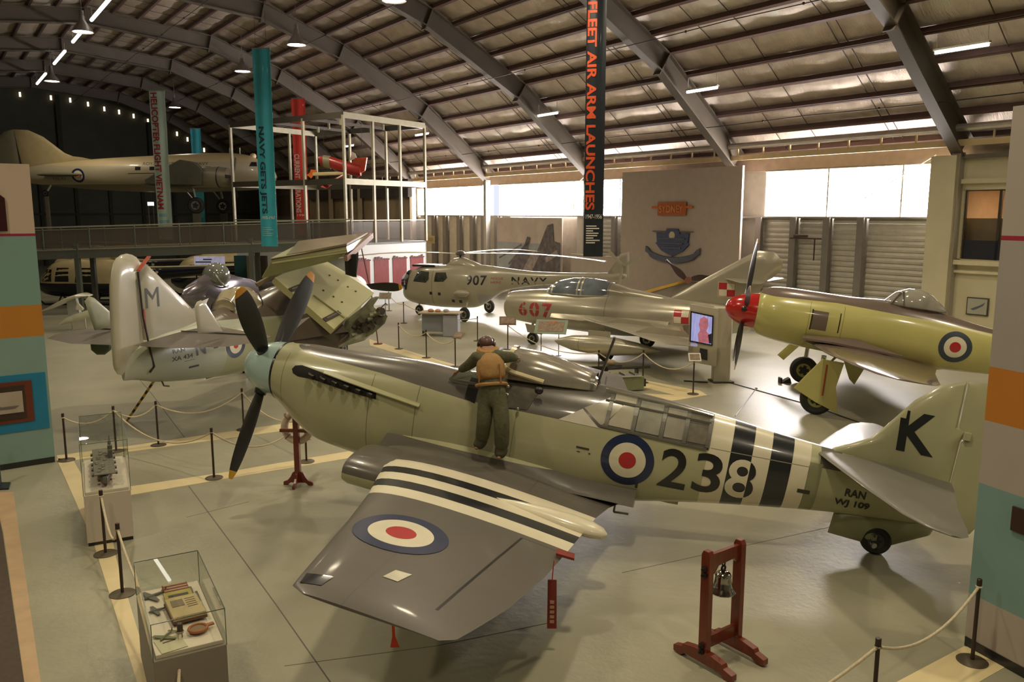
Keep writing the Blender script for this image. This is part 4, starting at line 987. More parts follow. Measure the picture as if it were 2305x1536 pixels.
g = G(); g.prism([(-.15, 0, 0), (.15, 0, 0), (.1, 0, .16), (-.02, 0, .10)], (0, .2, 0)); g.out('block', pm('chock_dark', '3a332c', .7), t, False); g = G(); g.box((-.16, 0, .08), (.06, .22, .16)); g.out('end_plate', pm('chock_dark', '3a332c'), t, False)
# ================================================================== SWEPT WING JET (607)
MG = Frame([0.0, 31.8, 1.35], R(-33), 0)
mg = thing('swept_wing_jet', 'bare silver swept-wing jet trainer with red number 607 and checker markings', 'aircraft', M=MG.M)
silver = pm('jet_silver', 'b5ae9c', .28, .45, .07, 1.2, coat=.5, rules=lambda X, Y, Z: [(((X - 1.9).abs().lt(.006) + (X - 4.35).abs().lt(.008)), '6f6b5e')])
MK = [(0, .10, .52, .52, .50, 2, 2), (.08, .10, .56, .56, .53, 2, 2), (.5, .10, .62, .62, .58, 2, 2), (1.3, .10, .69, .70, .66, 2, 2), (2.5, .08, .73, .78, .72, 2, 2), (4.2, .05, .74, .90, .76, 1.8, 2), (5.2, .05, .72, .80, .74, 1.8, 2), (6.4, .06, .66, .70, .66, 2, 2), (7.8, .10, .54, .58, .54, 2, 2), (9.0, .15, .40, .44, .42, 2, 2), (9.35, .15, .34, .36, .34, 2, 2)]
fus = body(MK, 60, 44, caps=True).out('fuselage', silver, mg); FT = bvh_of([fus])
g = G(); g.lathe([(.50, -.02), (.44, .02), (.40, .3), (.30, .9)], (0, 0, .10), (1, 0, 0), 32, caps=False); g.lathe([(.30, .9), (.01, .9)], (0, 0, .10), (1, 0, 0), 32, caps=False); g.out('intake', BLACKP, mg)
g = G(); g.torus((0, 0, .10), (1, 0, 0), .515, .035, 36, 8); g.box((.05, 0, .10), (.1, .06, .9)); g.out('intake_lip', silver, mg)
g = G(); g.loft([section(x, .62, w, h, .04, n=30, nu=2.1) for x, w, h in ((1.45, .08, .05), (1.75, .36, .30), (2.2, .47, .56), (2.8, .50, .68), (3.5, .50, .69), (4.1, .45, .62), (4.5, .34, .50))]); g.out('canopy', pm('jet_perspex', '737c84', .08, .1, .3, 2.5, coat=1), mg)
for x, w, h in ((1.82, .40, .36), (2.02, .45, .48), (3.12, .515, .70), (3.28, .515, .70), (4.38, .41, .56)):
    g = G(); g.loft([section(x + dx_, .62, w, h, .02, n=30, nu=2.1) for dx_ in (-.035, .035)], caps=False); g.out('canopy_frame', silver, mg)
for s_ in (-1, 1): g = G(); g.tube([(1.5, s_ * .12, .72), (2.0, s_ * .46, .70), (3.2, s_ * .52, .68), (4.4, s_ * .42, .70)], .035, 6); g.out('canopy_sill', silver, mg)
g = G(); g.loft([section(x, z, w, h, h * 2, n=20) for x, z, w, h in ((4.3, .85, .40, .34), (5.0, .80, .34, .20), (6.0, .72, .24, .14), (7, .6, .1, .08))]); g.out('spine', silver, mg)
surf('fin', [(6.3, .55), (6.6, .80), (7.8, 1.52), (9.2, 2.32), (9.5, 2.46), (10.0, 2.42), (10.3, 2.12), (10.25, 1.85), (10.0, 1.60), (9.75, 1.45), (9.3, .5), (8.5, .4)], .15, silver, mg)
for sg in (-1, 1):
    st_ = [((8.45, sg * .05, 1.50), (9.85, sg * .05, 1.48), (0, 0, .06)), ((9.35, sg * 1.35, 1.5), (10.0, sg * 1.35, 1.49), (0, 0, .035)), ((9.5, sg * 1.45, 1.5), (9.9, sg * 1.45, 1.5), (0, 0, .015))]
    if sg > 0: st_.reverse()
    wing(st_, 10).out('tailplane', silver, mg, angle=50)
    st_ = [((2.9, sg * .5, -.08), (7.2, sg * .5, -.12), (0, 0, .26)), ((4.3, sg * 1.4, -.10), (7.6, sg * 1.4, -.13), (0, 0, .20)), ((5.6, sg * 2.3, -.12), (8.1, sg * 2.3, -.14), (0, 0, .15)), ((7.5, sg * 3.9, -.14), (9.0, sg * 3.9, -.15), (0, 0, .09)), ((8.1, sg * 4.25, -.15), (9.1, sg * 4.25, -.15), (0, 0, .03))]
    if sg > 0: st_.reverse()
    wing(st_, 14).out('wing', silver, mg, angle=50)
    for yy, x0 in ((1.7, 4.9), (3.0, 6.6)):
        g = G(); g.prism([(x0, sg * yy, -.06), (x0 + .5, sg * yy, .14), (x0 + 1.6, sg * yy, .08), (x0 + 1.9, sg * yy, -.10)], (0, .02, 0)); g.out('wing_fence', silver, mg, False)
g = G()
rings = []
for i in range(13):
    x = 2.2 + i * .38; h = FT.ray_cast(Vector((x, -3, -.05)), Vector((0, 1, 0)))[0]
    if h is None: continue
    w = .12 + .25 * math.sin(i / 12 * math.pi); rings.append([h + Vector((0, .1, .14)), h + Vector((0, -w * .4, .02)), h + Vector((0, -w, -.08)), h + Vector((0, .1, -.2))])
g.loft(rings); g.out('wing_root_fillet', silver, mg)
mred = pm('number_red', 'a8383a', .4)
for ch, a, b in (('6', .72, 1.10), ('0', 1.22, 1.66), ('7', 1.78, 2.22)):
    text_decal('nose_number', ch, a, b, -.18, .36, mred, mg, FT, bold=.035, step=.09, gaps=((1, .07, .105), (0, (a + b) / 2 - .02, (a + b) / 2 + .02)) if ch != '7' else ((1, .05, .08),))
def checker(parent, tree, x0, x1, z0, z1, off=.008):
    xm, zm = (x0 + x1) / 2, (z0 + z1) / 2; e = .035
    def q(a, b, c, d, m, o): quad_decal('checker_square', [(a, c), (b, c), (b, d), (a, d)], m, parent, tree, off=o)
    q(x0 - e, x1 + e, z0 - e, z1 + e, WHITEP, off); q(x0 - e / 2, x1 + e / 2, z0 - e / 2, z1 + e / 2, mred, off + .003)
    q(x0, xm, zm, z1, REDP, off + .006); q(xm, x1, zm, z1, WHITEP, off + .006); q(x0, xm, z0, zm, WHITEP, off + .006); q(xm, x1, z0, zm, REDP, off + .006)
checker(mg, FT, 6.92, 7.42, -.02, .40)
checker(mg, bvh_of([o for o in mg.children if o.name.startswith('fin')]), 8.27, 8.80, .93, 1.36)
g = G(); g.loft([section(x, -.72, r, r, r, yc=-2.35, n=20) for x, r in ((3.3, .02), (3.5, .12), (4.0, .26), (4.8, .32), (5.6, .30), (6.4, .2), (7.1, .06), (7.2, .01))]); g.out('drop_tank', silver, mg)
g = G(); g.loft([section(x, -.72, r, r, r, yc=2.35, n=20) for x, r in ((3.3, .02), (3.5, .12), (4.0, .26), (4.8, .32), (5.6, .30), (6.4, .2), (7.1, .06), (7.2, .01))]); g.out('drop_tank', silver, mg)
for s_ in (-1, 1): g = G(); g.box((5.0, s_ * 2.35, -.36), (.8, .06, .24)); g.out('tank_pylon', silver, mg, False)
g = G(); g.tube([(.95, 0, -.5), (1.0, 0, -1.0)], .05); g.tube([(1.0, 0, -.85), (.85, 0, -.95), (.9, 0, -1.1)], .035); g.out('nose_leg', OLEO, mg); wheel(mg, (.96, 0, -1.12), (0, 1, 0), .24, .18, name='nose_wheel')
for s_ in (-1, 1):
    g = G(); g.tube([(4.9, s_ * 1.75, -.3), (4.95, s_ * 1.75, -1.0)], .055); g.out('main_leg', OLEO, mg); wheel(mg, (4.95, s_ * 1.75, -1.05), (0, 1, 0), .31, .18)
    g = G(); g.prism([(4.6, s_ * 1.9, -.35), (5.2, s_ * 1.9, -.35), (5.15, s_ * 1.9, -.95), (4.75, s_ * 1.9, -.95)], (0, .03, 0)); g.out('gear_door', silver, mg, False)
g = G(); g.prism([(.8, -.3, -.52), (1.6, -.3, -.6), (1.55, -.3, -.9), (.9, -.3, -.85)], (0, .02, 0)); g.out('gear_door', silver, mg, False)
# ================================================================== HELICOPTER 907
SY = Frame([-4.6, 40.5, 0], R(-22), 0, .82)
sy = thing('light_helicopter', 'khaki-grey helicopter with three rotor blades, number 907 and NAVY on its boom', 'helicopter', M=SY.M)
KH = pm('helicopter_paint', 'a49c86', .30, 0, .08, 1.2, coat=.5, rules=lambda X, Y, Z: [((X - 1.35).abs().lt(.012) * Z.lt(2.3), '4c4738'), (X.btw(4.2, 6.2) * Z.lt(1.2), '97918a')])
hk = [(-1.0, 1.15, .15, .12, .14, 2, 2), (-.75, 1.15, .45, .45, .36, 2.2, 2.2), (-.3, 1.25, .62, .95, .62, 2.6, 2.4), (.5, 1.35, .74, 1.10, .82, 2.8, 2.4), (1.6, 1.40, .78, 1.10, .94, 2.6, 2.3), (2.8, 1.42, .78, 1.20, .96, 2.2, 2.2), (3.9, 1.48, .72, 1.10, .94, 2.1, 2.1), (4.8, 1.62, .58, .90, .68, 2, 2), (5.7, 1.78, .42, .66, .42, 2, 2), (7.5, 1.92, .30, .40, .28, 2, 2), (10, 2.05, .20, .26, .20, 2, 2), (12.4, 2.2, .12, .16, .14, 2, 2), (12.8, 2.22, .05, .06, .06, 2, 2)]
fus = body(hk, 60, 40).out('fuselage', KH, sy); FT = bvh_of([fus])
dg = pm('cockpit_glass_dark', '40423c', .08, .1, .5, 3, coat=1)
quad_decal('door_window', [(.05, 1.72), (.95, 1.68), (1.15, 1.85), (1.1, 2.2), (.35, 2.25)], dg, sy, FT)
quad_decal('side_window', [(1.5, 1.75), (2.1, 1.75), (2.35, 1.95), (2.2, 2.2), (1.55, 2.18)], dg, sy, FT)
quad_decal('nose_window', [(-.85, 1.25), (-.45, 1.3), (-.3, 2.0), (-.6, 1.7)], dg, sy, FT)
g = G(); g.loft([section(x, 1.6, w, h, h, n=24) for x, w, h in ((-1.02, .10, .1), (-.9, .45, .42), (-.6, .62, .62))], caps=False); g.out('nose_glazing', dg, sy)
for z in (.95, .9):
    pass
for x, z in ((1.2, 1.12), (1.75, 1.10), (2.6, .78), (3.05, .76)):
    quad_decal('vent', [(x, z), (x + .18, z), (x + .18, z + .14), (x, z + .14)], BLACKP, sy, FT)
g = G(); g.loft([section(x, z, w, h, .3, n=20) for x, z, w, h in ((1.9, 2.45, .15, .1), (2.4, 2.5, .34, .34), (2.9, 2.5, .36, .42), (3.6, 2.4, .34, .34), (4.6, 2.1, .25, .3))]); g.out('mast_fairing', KH, sy)
g = G(); g.box((.6, 0, 2.48), (1.5, .9, .10)); g.out('roof_hatch', BLACKP, sy, bevel=.03)
g = G(); g.cyl((2.8, 0, 2.8), (2.8, 0, 3.12), .09); g.lathe([(.26, 0), (.30, .05), (.2, .16), (.05, .2)], (2.8, 0, 3.02)); g.out('rotor_head', pm('rotor_grey', '59564c', .4, .4), sy)
for a, dr in ((180 + 8, .55), (-2, .28), (82, .4)):
    d = Vector((math.cos(R(a)), math.sin(R(a)), 0)); n = Vector((-d.y, d.x, 0)); rings = []
    for i in range(10):
        r = .35 + i * .95; z = 3.08 + .12 * math.sin(i / 9 * 2.5) - dr * (i / 9) ** 2; cw = .10 if i == 0 else .20
        c = Vector((2.8, 0, z)) + d * r; rings.append([c + n * cw, c + Vector((0, 0, .03)), c - n * cw, c - Vector((0, 0, .025))])
    g = G(); g.loft(rings); g.out('rotor_blade', pm('blade_cream', 'cfc096', .4, coat=.3) if a > 100 else pm('blade_grey', 'a7a18c', .4, coat=.3), sy, angle=60)
text_decal('aircraft_number', '907', 3.55, 4.75, 1.64, 2.10, BLACKP, sy, FT, bold=.02, step=.12, spacing=1.1)
text_decal('stencil_text', 'RESCUE', 5.0, 5.7, 1.92, 2.02, mred, sy, FT, bold=0, step=.2); text_decal('stencil_text', 'HERE', 5.0, 5.6, 1.74, 1.84, mred, sy, FT, bold=0, step=.2)
text_decal('navy_lettering', 'NAVY', 6.2, 8.3, 1.72, 2.06, BLACKP, sy, FT, bold=.02, step=.2, spacing=1.25)
g = G(); g.loft([section(x, 1.25, .04 + r, r, r, yc=-.85, n=14) for x, r in ((2.85, .03), (3.1, .16), (3.6, .17), (3.8, .05))]); g.out('lamp_pod', KH, sy)
for p0, p1, c, r in (((.0, 0, .7), (.0, 0, .35), (0, 0, .25), .25), ((3.6, -.6, .95), (3.9, -1.45, .4), (3.9, -1.55, .34), .34), ((3.6, .6, .95), (3.5, 2.0, .4), (3.5, 2.1, .34), .34)):
    g = G(); g.tube([p0, p1], .05); g.out('wheel_strut', KH, sy); wheel(sy, c, (0, 1, 0), r, .2)
surf('tail_fin', [(11.6, 2.2), (12.4, 3.2), (12.9, 3.3), (12.9, 2.1)], .08, KH, sy)
for a in (20, 140, 260):
    g = G(); e = Vector((math.cos(R(a)), 0, math.sin(R(a)))); g.bar(Vector((12.6, -.25, 2.7)), Vector((12.6, -.25, 2.7)) + e * 1.0, .14, .02, up=(0, 1, 0)); g.out('tail_rotor_blade', pm('blade_grey', 'a7a18c'), sy, False)
# ================================================================== FOLDED WING NAVAL AIRCRAFT (M, XA 434)
GN = Frame([-8.65, 18.0, 0], R(76), 0, 1.14)
gn = thing('folded_wing_aircraft', 'pale green naval aircraft with folded wings, tail letter M and serial XA434', 'aircraft', M=GN.M)
PALE, GREEN = 'aaaa98', '9fa07c'
gp_ = pm('naval_paint', 'a9ac98', .30, 0, .05, 1.2, coat=.45, rules=lambda X, Y, Z: [(Z.gt(X.line([(0, 2.5), (2.4, 2.28), (3.4, 2.22), (5.5, 2.05), (13, 2.0)])), '6b6054'), ((X - 2.75).abs().lt(.006), '84846f'), (X.gt(2.75) * Z.lt(2.05), 'a3a47e')])
nk_ = [(-.05, 1.55, .05, .25, .25, 2, 2), (.3, 1.6, .16, .42, .36, 2, 2), (.9, 1.58, .30, .60, .52, 2, 2), (1.8, 1.55, .44, .70, .66, 2, 2), (2.8, 1.53, .56, .85, .78, 2, 2.1), (3.5, 1.52, .62, 1.00, .84, 1.9, 2.2), (4.4, 1.52, .68, 1.08, .88, 1.9, 2.2), (5.6, 1.56, .74, 1.28, .94, 2, 2.2), (7.2, 1.65, .78, 1.25, 1.0, 2, 2.2), (8.6, 1.85, .78, 1.05, 1.05, 2, 2.2), (9.8, 2.1, .70, .8, .95, 2, 2), (10.35, 2.3, .50, .55, .6, 2, 2)]
fus = body(nk_, 60, 40).out('fuselage', gp_, gn); FT = bvh_of([fus])
tailp = pm('tail_pale', 'b1ac97', .32, 0, .05, 1.5, coat=.4)
def GP(*pp): return [tuple(GN.onY(x, y, 0)[[0, 2]]) for x, y in pp]
surf('fin', GP((305, 604), (316, 590), (326, 592), (345, 610), (372, 636), (405, 668), (436, 700), (452, 716), (440, 745), (380, 800), (330, 838), (326, 800), (318, 740), (310, 680)), .20, tailp, gn)
surf('rudder', GP((303, 603), (314, 589), (308, 580), (298, 574), (285, 571), (272, 574), (261, 582), (254, 594), (250, 612), (248, 640), (249, 700), (253, 780), (257, 832), (264, 843), (280, 847), (327, 843), (324, 800), (316, 740), (308, 680)), .16, tailp, gn)
g = G(); g.bar((.46, -.11, 3.72), (.80, -.12, 4.02), .02, .10, up=(0, 1, 0)); g.out('fin_strap', pm('strap_orange', 'a84a30', .6), gn, False)
g = G(); g.tube([(.47, -.10, 3.7), (.49, -.13, 2.7), (.55, -.2, 1.9), (.60, -.24, 1.5), (.50, -.2, 1.38)], .022, 6); g.out('hinge_seal', pm('seal_dark', '2b241f', .6), gn)
g = G(); g.box((.515, -.14, 2.62), (.04, .03, .45)); g.out('rudder_lock', pm('strap_orange', 'a84a30'), gn, False)
FNT = bvh_of([o for o in gn.children if o.name.startswith('fin')])
text_decal('tail_letter', 'M', .64, 1.04, 2.84, 3.30, pm('letter_slate', '4c4f50', .5), gn, FNT, bold=.0, off=.006)
BT = pm('tail_brown', '5c5348', .5, 0, .06, 1.5, coat=.05)
for sg in (-1, 1):
    st_ = [((2.75, sg * .2, 2.12), (.05, sg * .2, 2.08), (0, 0, .10)), ((2.2, sg * 1.4, 2.12), (.0, sg * 1.4, 2.08), (0, 0, .08)), ((1.75, sg * 2.4, 2.12), (.35, sg * 2.4, 2.10), (0, 0, .05)), ((1.55, sg * 2.65, 2.12), (.8, sg * 2.65, 2.11), (0, 0, .02))]
    if sg < 0: st_.reverse()
    wing(st_, 12).out('tailplane', BT, gn, angle=50)
    g = G(); g.bar((1.52, sg * .25, 2.185), (1.50, sg * 2.15, 2.165), .045, .02); g.out('elevator_gap', BLACKP, gn, False)
    P_ = ((438, 690), (443, 680), (452, 676), (462, 681), (502, 748), (446, 751)) if sg < 0 else ((190, 678), (200, 667), (212, 671), (252, 706), (252, 736), (213, 744))
    surf('tail_finlet', [tuple(GN.onY(x, y, sg * 1.7)[[0, 2]]) for x, y in P_], .06, tailp if sg < 0 else pm('finlet_sage', '9a9b7c', .4), gn, o=sg * 1.7)
    if sg > 0: surf('lower_finlet', [tuple(GN.onY(x, y, 1.7)[[0, 2]]) for x, y in ((203, 772), (205, 788), (218, 799), (236, 799), (250, 788), (252, 772))], .05, pm('finlet_green', '62704c', .4), gn, o=sg * 1.7)
text_decal('serial', 'RAN', 1.10, 1.45, 1.70, 1.80, BLACKP, gn, FT, bold=.02, step=.1); text_decal('serial', 'XA 434', 1.05, 1.65, 1.52, 1.63, BLACKP, gn, FT, bold=.02, step=.1)
text_decal('fuselage_letter', 'N', 1.75, 2.05, 1.54, 1.86, BLACKP, gn, FT, bold=.03, step=.1)
disc_decal('fuselage_roundel', 3.05, 1.58, [.34, .22, .09], [NAVYB, WHITEP, REDP], gn, FT, n=36)
quad_decal('drain_slot', [(1.55, 1.26), (1.85, 1.26), (1.85, 1.31), (1.55, 1.31)], BLACKP, gn, FT); quad_decal('stencil', [(2.3, 1.62), (2.45, 1.62), (2.45, 1.65), (2.3, 1.65)], BLACKP, gn, FT); quad_decal('stencil', [(1.4, 1.46), (1.7, 1.46), (1.7, 1.47), (1.4, 1.47)], BLACKP, gn, FT)
hp = [Vector(GN.loc(at(x, y, 18.9))) for x, y in ((352, 850), (340, 872), (303, 925), (285, 950))]
hp[-1] = Vector(GN.loc(ground(286, 948)))
g = G(); h0 = hp[0]; h1 = hp[-1]; n_ = 14
for i in range(n_):
    a = h0.lerp(h1, i / n_); b = h0.lerp(h1, (i + 1) / n_); g.cur = i % 2; g.cyl(a, b, .03, n=8)
g.out('arrestor_hook', [BLACKP, tip_y], gn)
g = G(); g.tube([h0, h0 + Vector((.15, 0, -.1)), h0 + Vector((.22, 0, -.25)), h0 + Vector((.38, 0, -.30))], .02, 6); g.out('hook_guard', pm('guard_dark', '4a463c', .5), gn)
g = G(); g.loft([section(x, .86, w, .1, .12, n=18) for x, w in ((2.6, .02), (3.0, .25), (3.7, .28), (4.2, .02))]); g.out('radome', pm('radome_green', '87907a', .4), gn)
g = G(); g.loft([section(x, 2.45, w, h, .3, n=26) for x, w, h in ((3.45, .34, .25), (3.65, .42, .52), (4.0, .44, .58), (4.4, .42, .52), (4.6, .36, .30))]); g.out('rear_canopy', pm('canopy_cream', 'c9bd9e', .08, .1, .2, 3, coat=1), gn)
for x, w, h in ((3.42, .37, .32), (4.55, .40, .46)): g = G(); g.loft([section(x + q, 2.45, w, h, .02, n=26) for q in (-.025, .025)], caps=False); g.out('canopy_ring', BLACKP, gn)
# folded wing, starboard: inner stub, mid panel (underside towards us), outer panel
UND = pm('wing_underside', 'b4b083', .4, 0, .05, 1.5, coat=.3); TOPG = pm('wing_topside', '6d6254', .4, 0, .08, 1.5, coat=.3); RIBG = pm('fold_rib', '8d8d76', .5, .2, .25, 6); RIBD = pm('fold_dark', '3f352c', .6, .1, .2, 8)
def L3(x, y, d): return Vector(GN.loc(at(x, y, d)))
def slabq(name, pts, n_off, m, parent=gn, mats2=None):
    g = G(); g.prism(pts, n_off); return g.out(name, m, parent, False)
A, B, C2, D = L3(748, 747, 23.0), L3(839, 664, 26.2), L3(720, 587, 26.0), L3(615, 631, 22.8)
nrm = (B - A).cross(D - A).normalized(); nrm = nrm if nrm.y < 0 else -nrm
def panel_with_two_faces(name, P, th, m_face, m_back):
    n = (P[1] - P[0]).cross(P[3] - P[0]).normalized(); n = n if n.dot(Vector(GN.loc(CAM)) - P[0]) > 0 else -n
    q = len(P); g = G(); F = [p + n * th / 2 for p in P]; Bk = [p - n * th / 2 for p in P]
    g.cur = 0; g.add(F, [tuple(range(q))]); g.cur = 1; g.add(Bk, [tuple(range(q))]); g.cur = 0
    g.add(F + Bk, [(i, (i + 1) % q, q + (i + 1) % q, q + i) for i in range(q)])
    me = bpy.data.meshes.new(name); me.from_pydata(g.v, [], g.f); me.polygons.foreach_set('material_index', g.mi); me.materials.append(m_face); me.materials.append(m_back)
    return link(bpy.data.objects.new(name, me), gn), n
mid, n_mid = panel_with_two_faces('wing_mid_panel', [A, B, L3(815, 640, 27.4), C2, D], .20, UND, TOPG)
for a, b in (((653, 654), (680, 643)), ((730, 721), (764, 703))):
    midt = bvh_of([mid]) if a[0] == 653 else midt
    def onmid(x, y):
        o_ = Vector(GN.loc(CAM)); e_ = (L3(x, y, 24.0) - o_).normalized(); h_ = midt.ray_cast(o_, e_)[0]
        return (h_ if h_ is not None else L3(x, y, 24.0)) - e_ * .03
    p, q = onmid(*a), onmid(*b)
    g = G(); g.bar(p, q, .14, .03, up=tuple(n_mid)); g.out('jack_recess', RIBD, gn, False)
    g = G(); g.bar(p.lerp(q, .15), p.lerp(q, .8), .05, .06, up=tuple(n_mid)); g.out('jack_rod', OLEO, gn)
for i, (x, y) in enumerate(((742, 620), (761, 631), (783, 646), (728, 654), (751, 668), (801, 656), (770, 680))):
    c = onmid(x, y); g = G(); g.cyl(c - n_mid * .01, c + n_mid * .01, .03, n=8); g.out('fastener', RIBD, gn)
g = G(); g.bar(onmid(706, 665), onmid(775, 716), .03, .05, up=tuple(n_mid)); g.out('panel_ridge', pm('ridge_shade', 'a39f74', .4), gn, False)
E1, F1, D2, C3 = L3(828, 536, 25.6), L3(781, 562, 22.8), L3(611, 588, 22.5), L3(673, 555, 25.4)
outr, n_o = panel_with_two_faces('wing_outer_panel', [F1, E1, C3, D2], .16, UND, TOPG)
g = G(); g.cur = 0; up_ = Vector((0, 0, .14)); g.prism([F1 + up_, E1 + up_, C3 + up_, L3(645, 583, 22.7) + up_ * .6], (0, 0, .06)); g.out('outer_flap', pm('flap_brown', '84765c', .35, 0, .06, 2, coat=.4), gn, False)
g = G(); g.bar(D2 + Vector((0, 0, .04)), F1 + Vector((0, 0, .10)), .05, .03); g.out('flap_gap', RIBD, gn, False)
low1, low2 = L3(590, 625, 22.7), L3(760, 590, 23.0)
g = G(); g.prism([D2, F1 - Vector((0, 0, .02)), low2 + Vector((0, 0, .1)), low1], (0, .0, .05)); g.out('outer_underside', pm('underside_olive', '8f9068', .45, 0, .08, 2), gn, False)
g = G(); g.bar(L3(778, 582, 22.8), L3(837, 530, 25.8), .10, .16); g.out('tip_rib', pm('rib_red_brown', '8a6a5a', .5, .1, .2), gn, False)
g = G(); g.ball(L3(834, 531, 25.6), .06); g.out('tip_lamp', pm('lamp_white', 'f4ead6', .3), gn)
g = G(); g.prism([L3(779, 578, 23.2), L3(798, 572, 23.2), L3(799, 624, 23.2), L3(781, 618, 23.2)], (0, .1, 0)); g.out('upright_blade_slab', BLACKP, gn, False)  # black slab standing in for the upright propeller blade
rib = [L3(*p, 24.0) for p in ((762, 779), (790, 772), (835, 752), (862, 728), (868, 712), (862, 705), (850, 702), (835, 690), (850, 668), (838, 672), (820, 692), (790, 715), (782, 722))]
g = G(); g.prism(rib, Vector((0, .12, 0))); g.out('fold_rib', RIBG, gn, False)
rnd = random.Random(5)
for i in range(26):
    t = rnd.random(); x = 792 + t * 66; y = 762 - t * 46 - rnd.random() * 26
    c = L3(x, y, 23.9); r_ = .05 + rnd.random() * .07
    g = G()
    if i % 3: g.cyl(c, c + Vector((rnd.uniform(-.1, .1), -.12, rnd.uniform(-.1, .1))), r_, n=8)
    else: g.tube([c, c + Vector((.2, -.08, .12)), c + Vector((.42, -.02, .05))], .022, 6)
    g.out('fold_fitting', RIBD if i % 2 else RIBG, gn)
inn = [L3(626, 768, 22.4), L3(655, 722, 22.8), L3(699, 708, 23.0), L3(748, 748, 23.3), L3(785, 718, 24.4), L3(800, 740, 24.2), L3(762, 781, 23.6)]
g = G(); g.prism([inn[0], inn[1], inn[2], inn[3], inn[4], inn[5], inn[6]], (0, 0, .12)); g.out('wing_stub', pm('stub_dark', '554a40', .4, 0, .1, 2, coat=.3), gn, False)
slabq('wing_stub_underside', [L3(762, 781, 23.4), L3(820, 765, 24.0), L3(868, 722, 24.6), L3(800, 762, 23.6)], (0, 0, .06), RIBG)
dk2 = pm('port_panel_dark', '4d4a47', .35, 0, .1, 1.5, coat=.4)
slabq('port_wing_panel', [L3(580, 640, 25.2), L3(650, 602, 26.2), L3(612, 632, 25.8), L3(672, 688, 26.2), L3(600, 712, 25.0)], (.10, .05, 0), dk2)
g = G(); g.bar(L3(578, 642, 25), L3(652, 600, 26), .12, .12); g.out('port_hinge_rib', pm('flap_brown', '84765c'), gn, False)
# propellers at the nose, main gear, tail wheel
g = G(); g.lathe([(.5, 0), (.46, .3), (.30, .7), (.05, .95)], (10.3, 0, 2.35), (1, 0, 0), 28); g.out('spinner', pm('spinner_pale', 'aab3a4', .3, coat=.4), gn)
for a in (0, 90, 180, 270): prop_blade(gn, (10.6, 0, 2.38), (-1, 0, 0), a, 1.85, .36, blade_m, tip_y, r0=.3)
P = L3(851, 643, 24.6); 
for sg in (-1, 1):
    g = G(); g.tube([(6.7, sg * 1.3, .95), (6.7, sg * 1.3, .4)], .07); g.out('main_leg', OLEO, gn); wheel(gn, (6.7, sg * 1.3, .36), (0, 1, 0), .36, .24)
g = G(); g.tube([(9.5, 0, 1.2), (9.6, 0, .3)], .06); g.out('nose_leg', OLEO, gn); wheel(gn, (9.6, 0, .27), (0, 1, 0), .27, .2, name='nose_wheel')
# support strut under the folded wing
t = thing('wing_strut', 'thin reddish jury strut standing under the folded wing', 'strut', loc=tuple(ground(851, 775)))
b0 = Vector(ground(849, 775)); top = Vector(at(813, 556, b0.y - 1.5)); mid_ = Vector(at(837, 668, b0.y - .5))
g = G(); g.tube([(0, 0, .02), mid_ - Vector(t.location), top - Vector(t.location)], .022, 6); g.out('strut_tube', pm('strut_red', '6b3a30', .5), t); g = G(); g.cyl((0, 0, 0), (0, 0, .03), .18, n=16); g.out('strut_foot', pm('strut_red', '6b3a30'), t)
# ================================================================== SILVER JET BEHIND
t = thing('silver_jet', 'polished silver jet with bubble canopy behind the tail of the folded-wing aircraft', 'aircraft', loc=(-10.2, 25.6, 0))
O_ = Vector((-10.2, 25.6, 0))
def V3(x, y, d=26): return Vector(at(x, y, d)) - O_
chrome = pm('jet_chrome', '9a95a0', .18, .75, .1, 1.5, coat=.4)
rings = []
for x, y0, y1, d in ((405, 672, 690, 24.6), (430, 640, 705, 24.9), (465, 618, 715, 25.3), (500, 612, 718, 25.8), (530, 622, 715, 26.2), (560, 628, 712, 26.8), (585, 640, 705, 27.4), (610, 655, 695, 28)):
    a, b = V3(x, y0, d), V3(x, y1, d); c = (a + b) / 2; h = (a - b).length / 2; rings.append([c + Vector((math.cos(q) * h * .25, math.cos(q) * h * .95, math.sin(q) * h)) for q in [2 * math.pi * i / 24 for i in range(24)]])
g = G(); g.loft(rings); g.out('fuselage', chrome, t)
c = V3(487, 620, 25.7); g = G(); g.ball(c, (.42, .40, .40), 20, 12); g.out('canopy', pm('perspex_bright', '8d9088', .06, .4, .15, 3, coat=1), t)
g = G(); g.torus(c + Vector((.16, 0, -.04)), (1, 0, .5), .36, .03, 24, 6); g.out('canopy_hoop', pm('hoop_light', 'c9c6c4', .25, .6), t)
g = G(); g.ball(c + Vector((-.22, -.1, -.12)), (.14, .14, .18)); g.out('ejection_seat', RIBD, t)
g = G(); g.prism([V3(398, 700, 24.5), V3(470, 668, 25.0), V3(520, 700, 25.4), V3(440, 735, 24.4)], (0, 0, .08)); g.out('wing', chrome, t, False)
for dx in (-.5, .9): g = G(); g.tube([V3(480, 700, 25.6) + Vector((dx, 0, 0)), Vector((V3(480, 700, 25.6).x + dx, V3(480, 700, 25.6).y, .3))], .06); g.out('main_leg', OLEO, t); wheel(t, (V3(480, 700, 25.6).x + dx, V3(480, 700, 25.6).y, .3), (1, 0, 0), .3, .18)
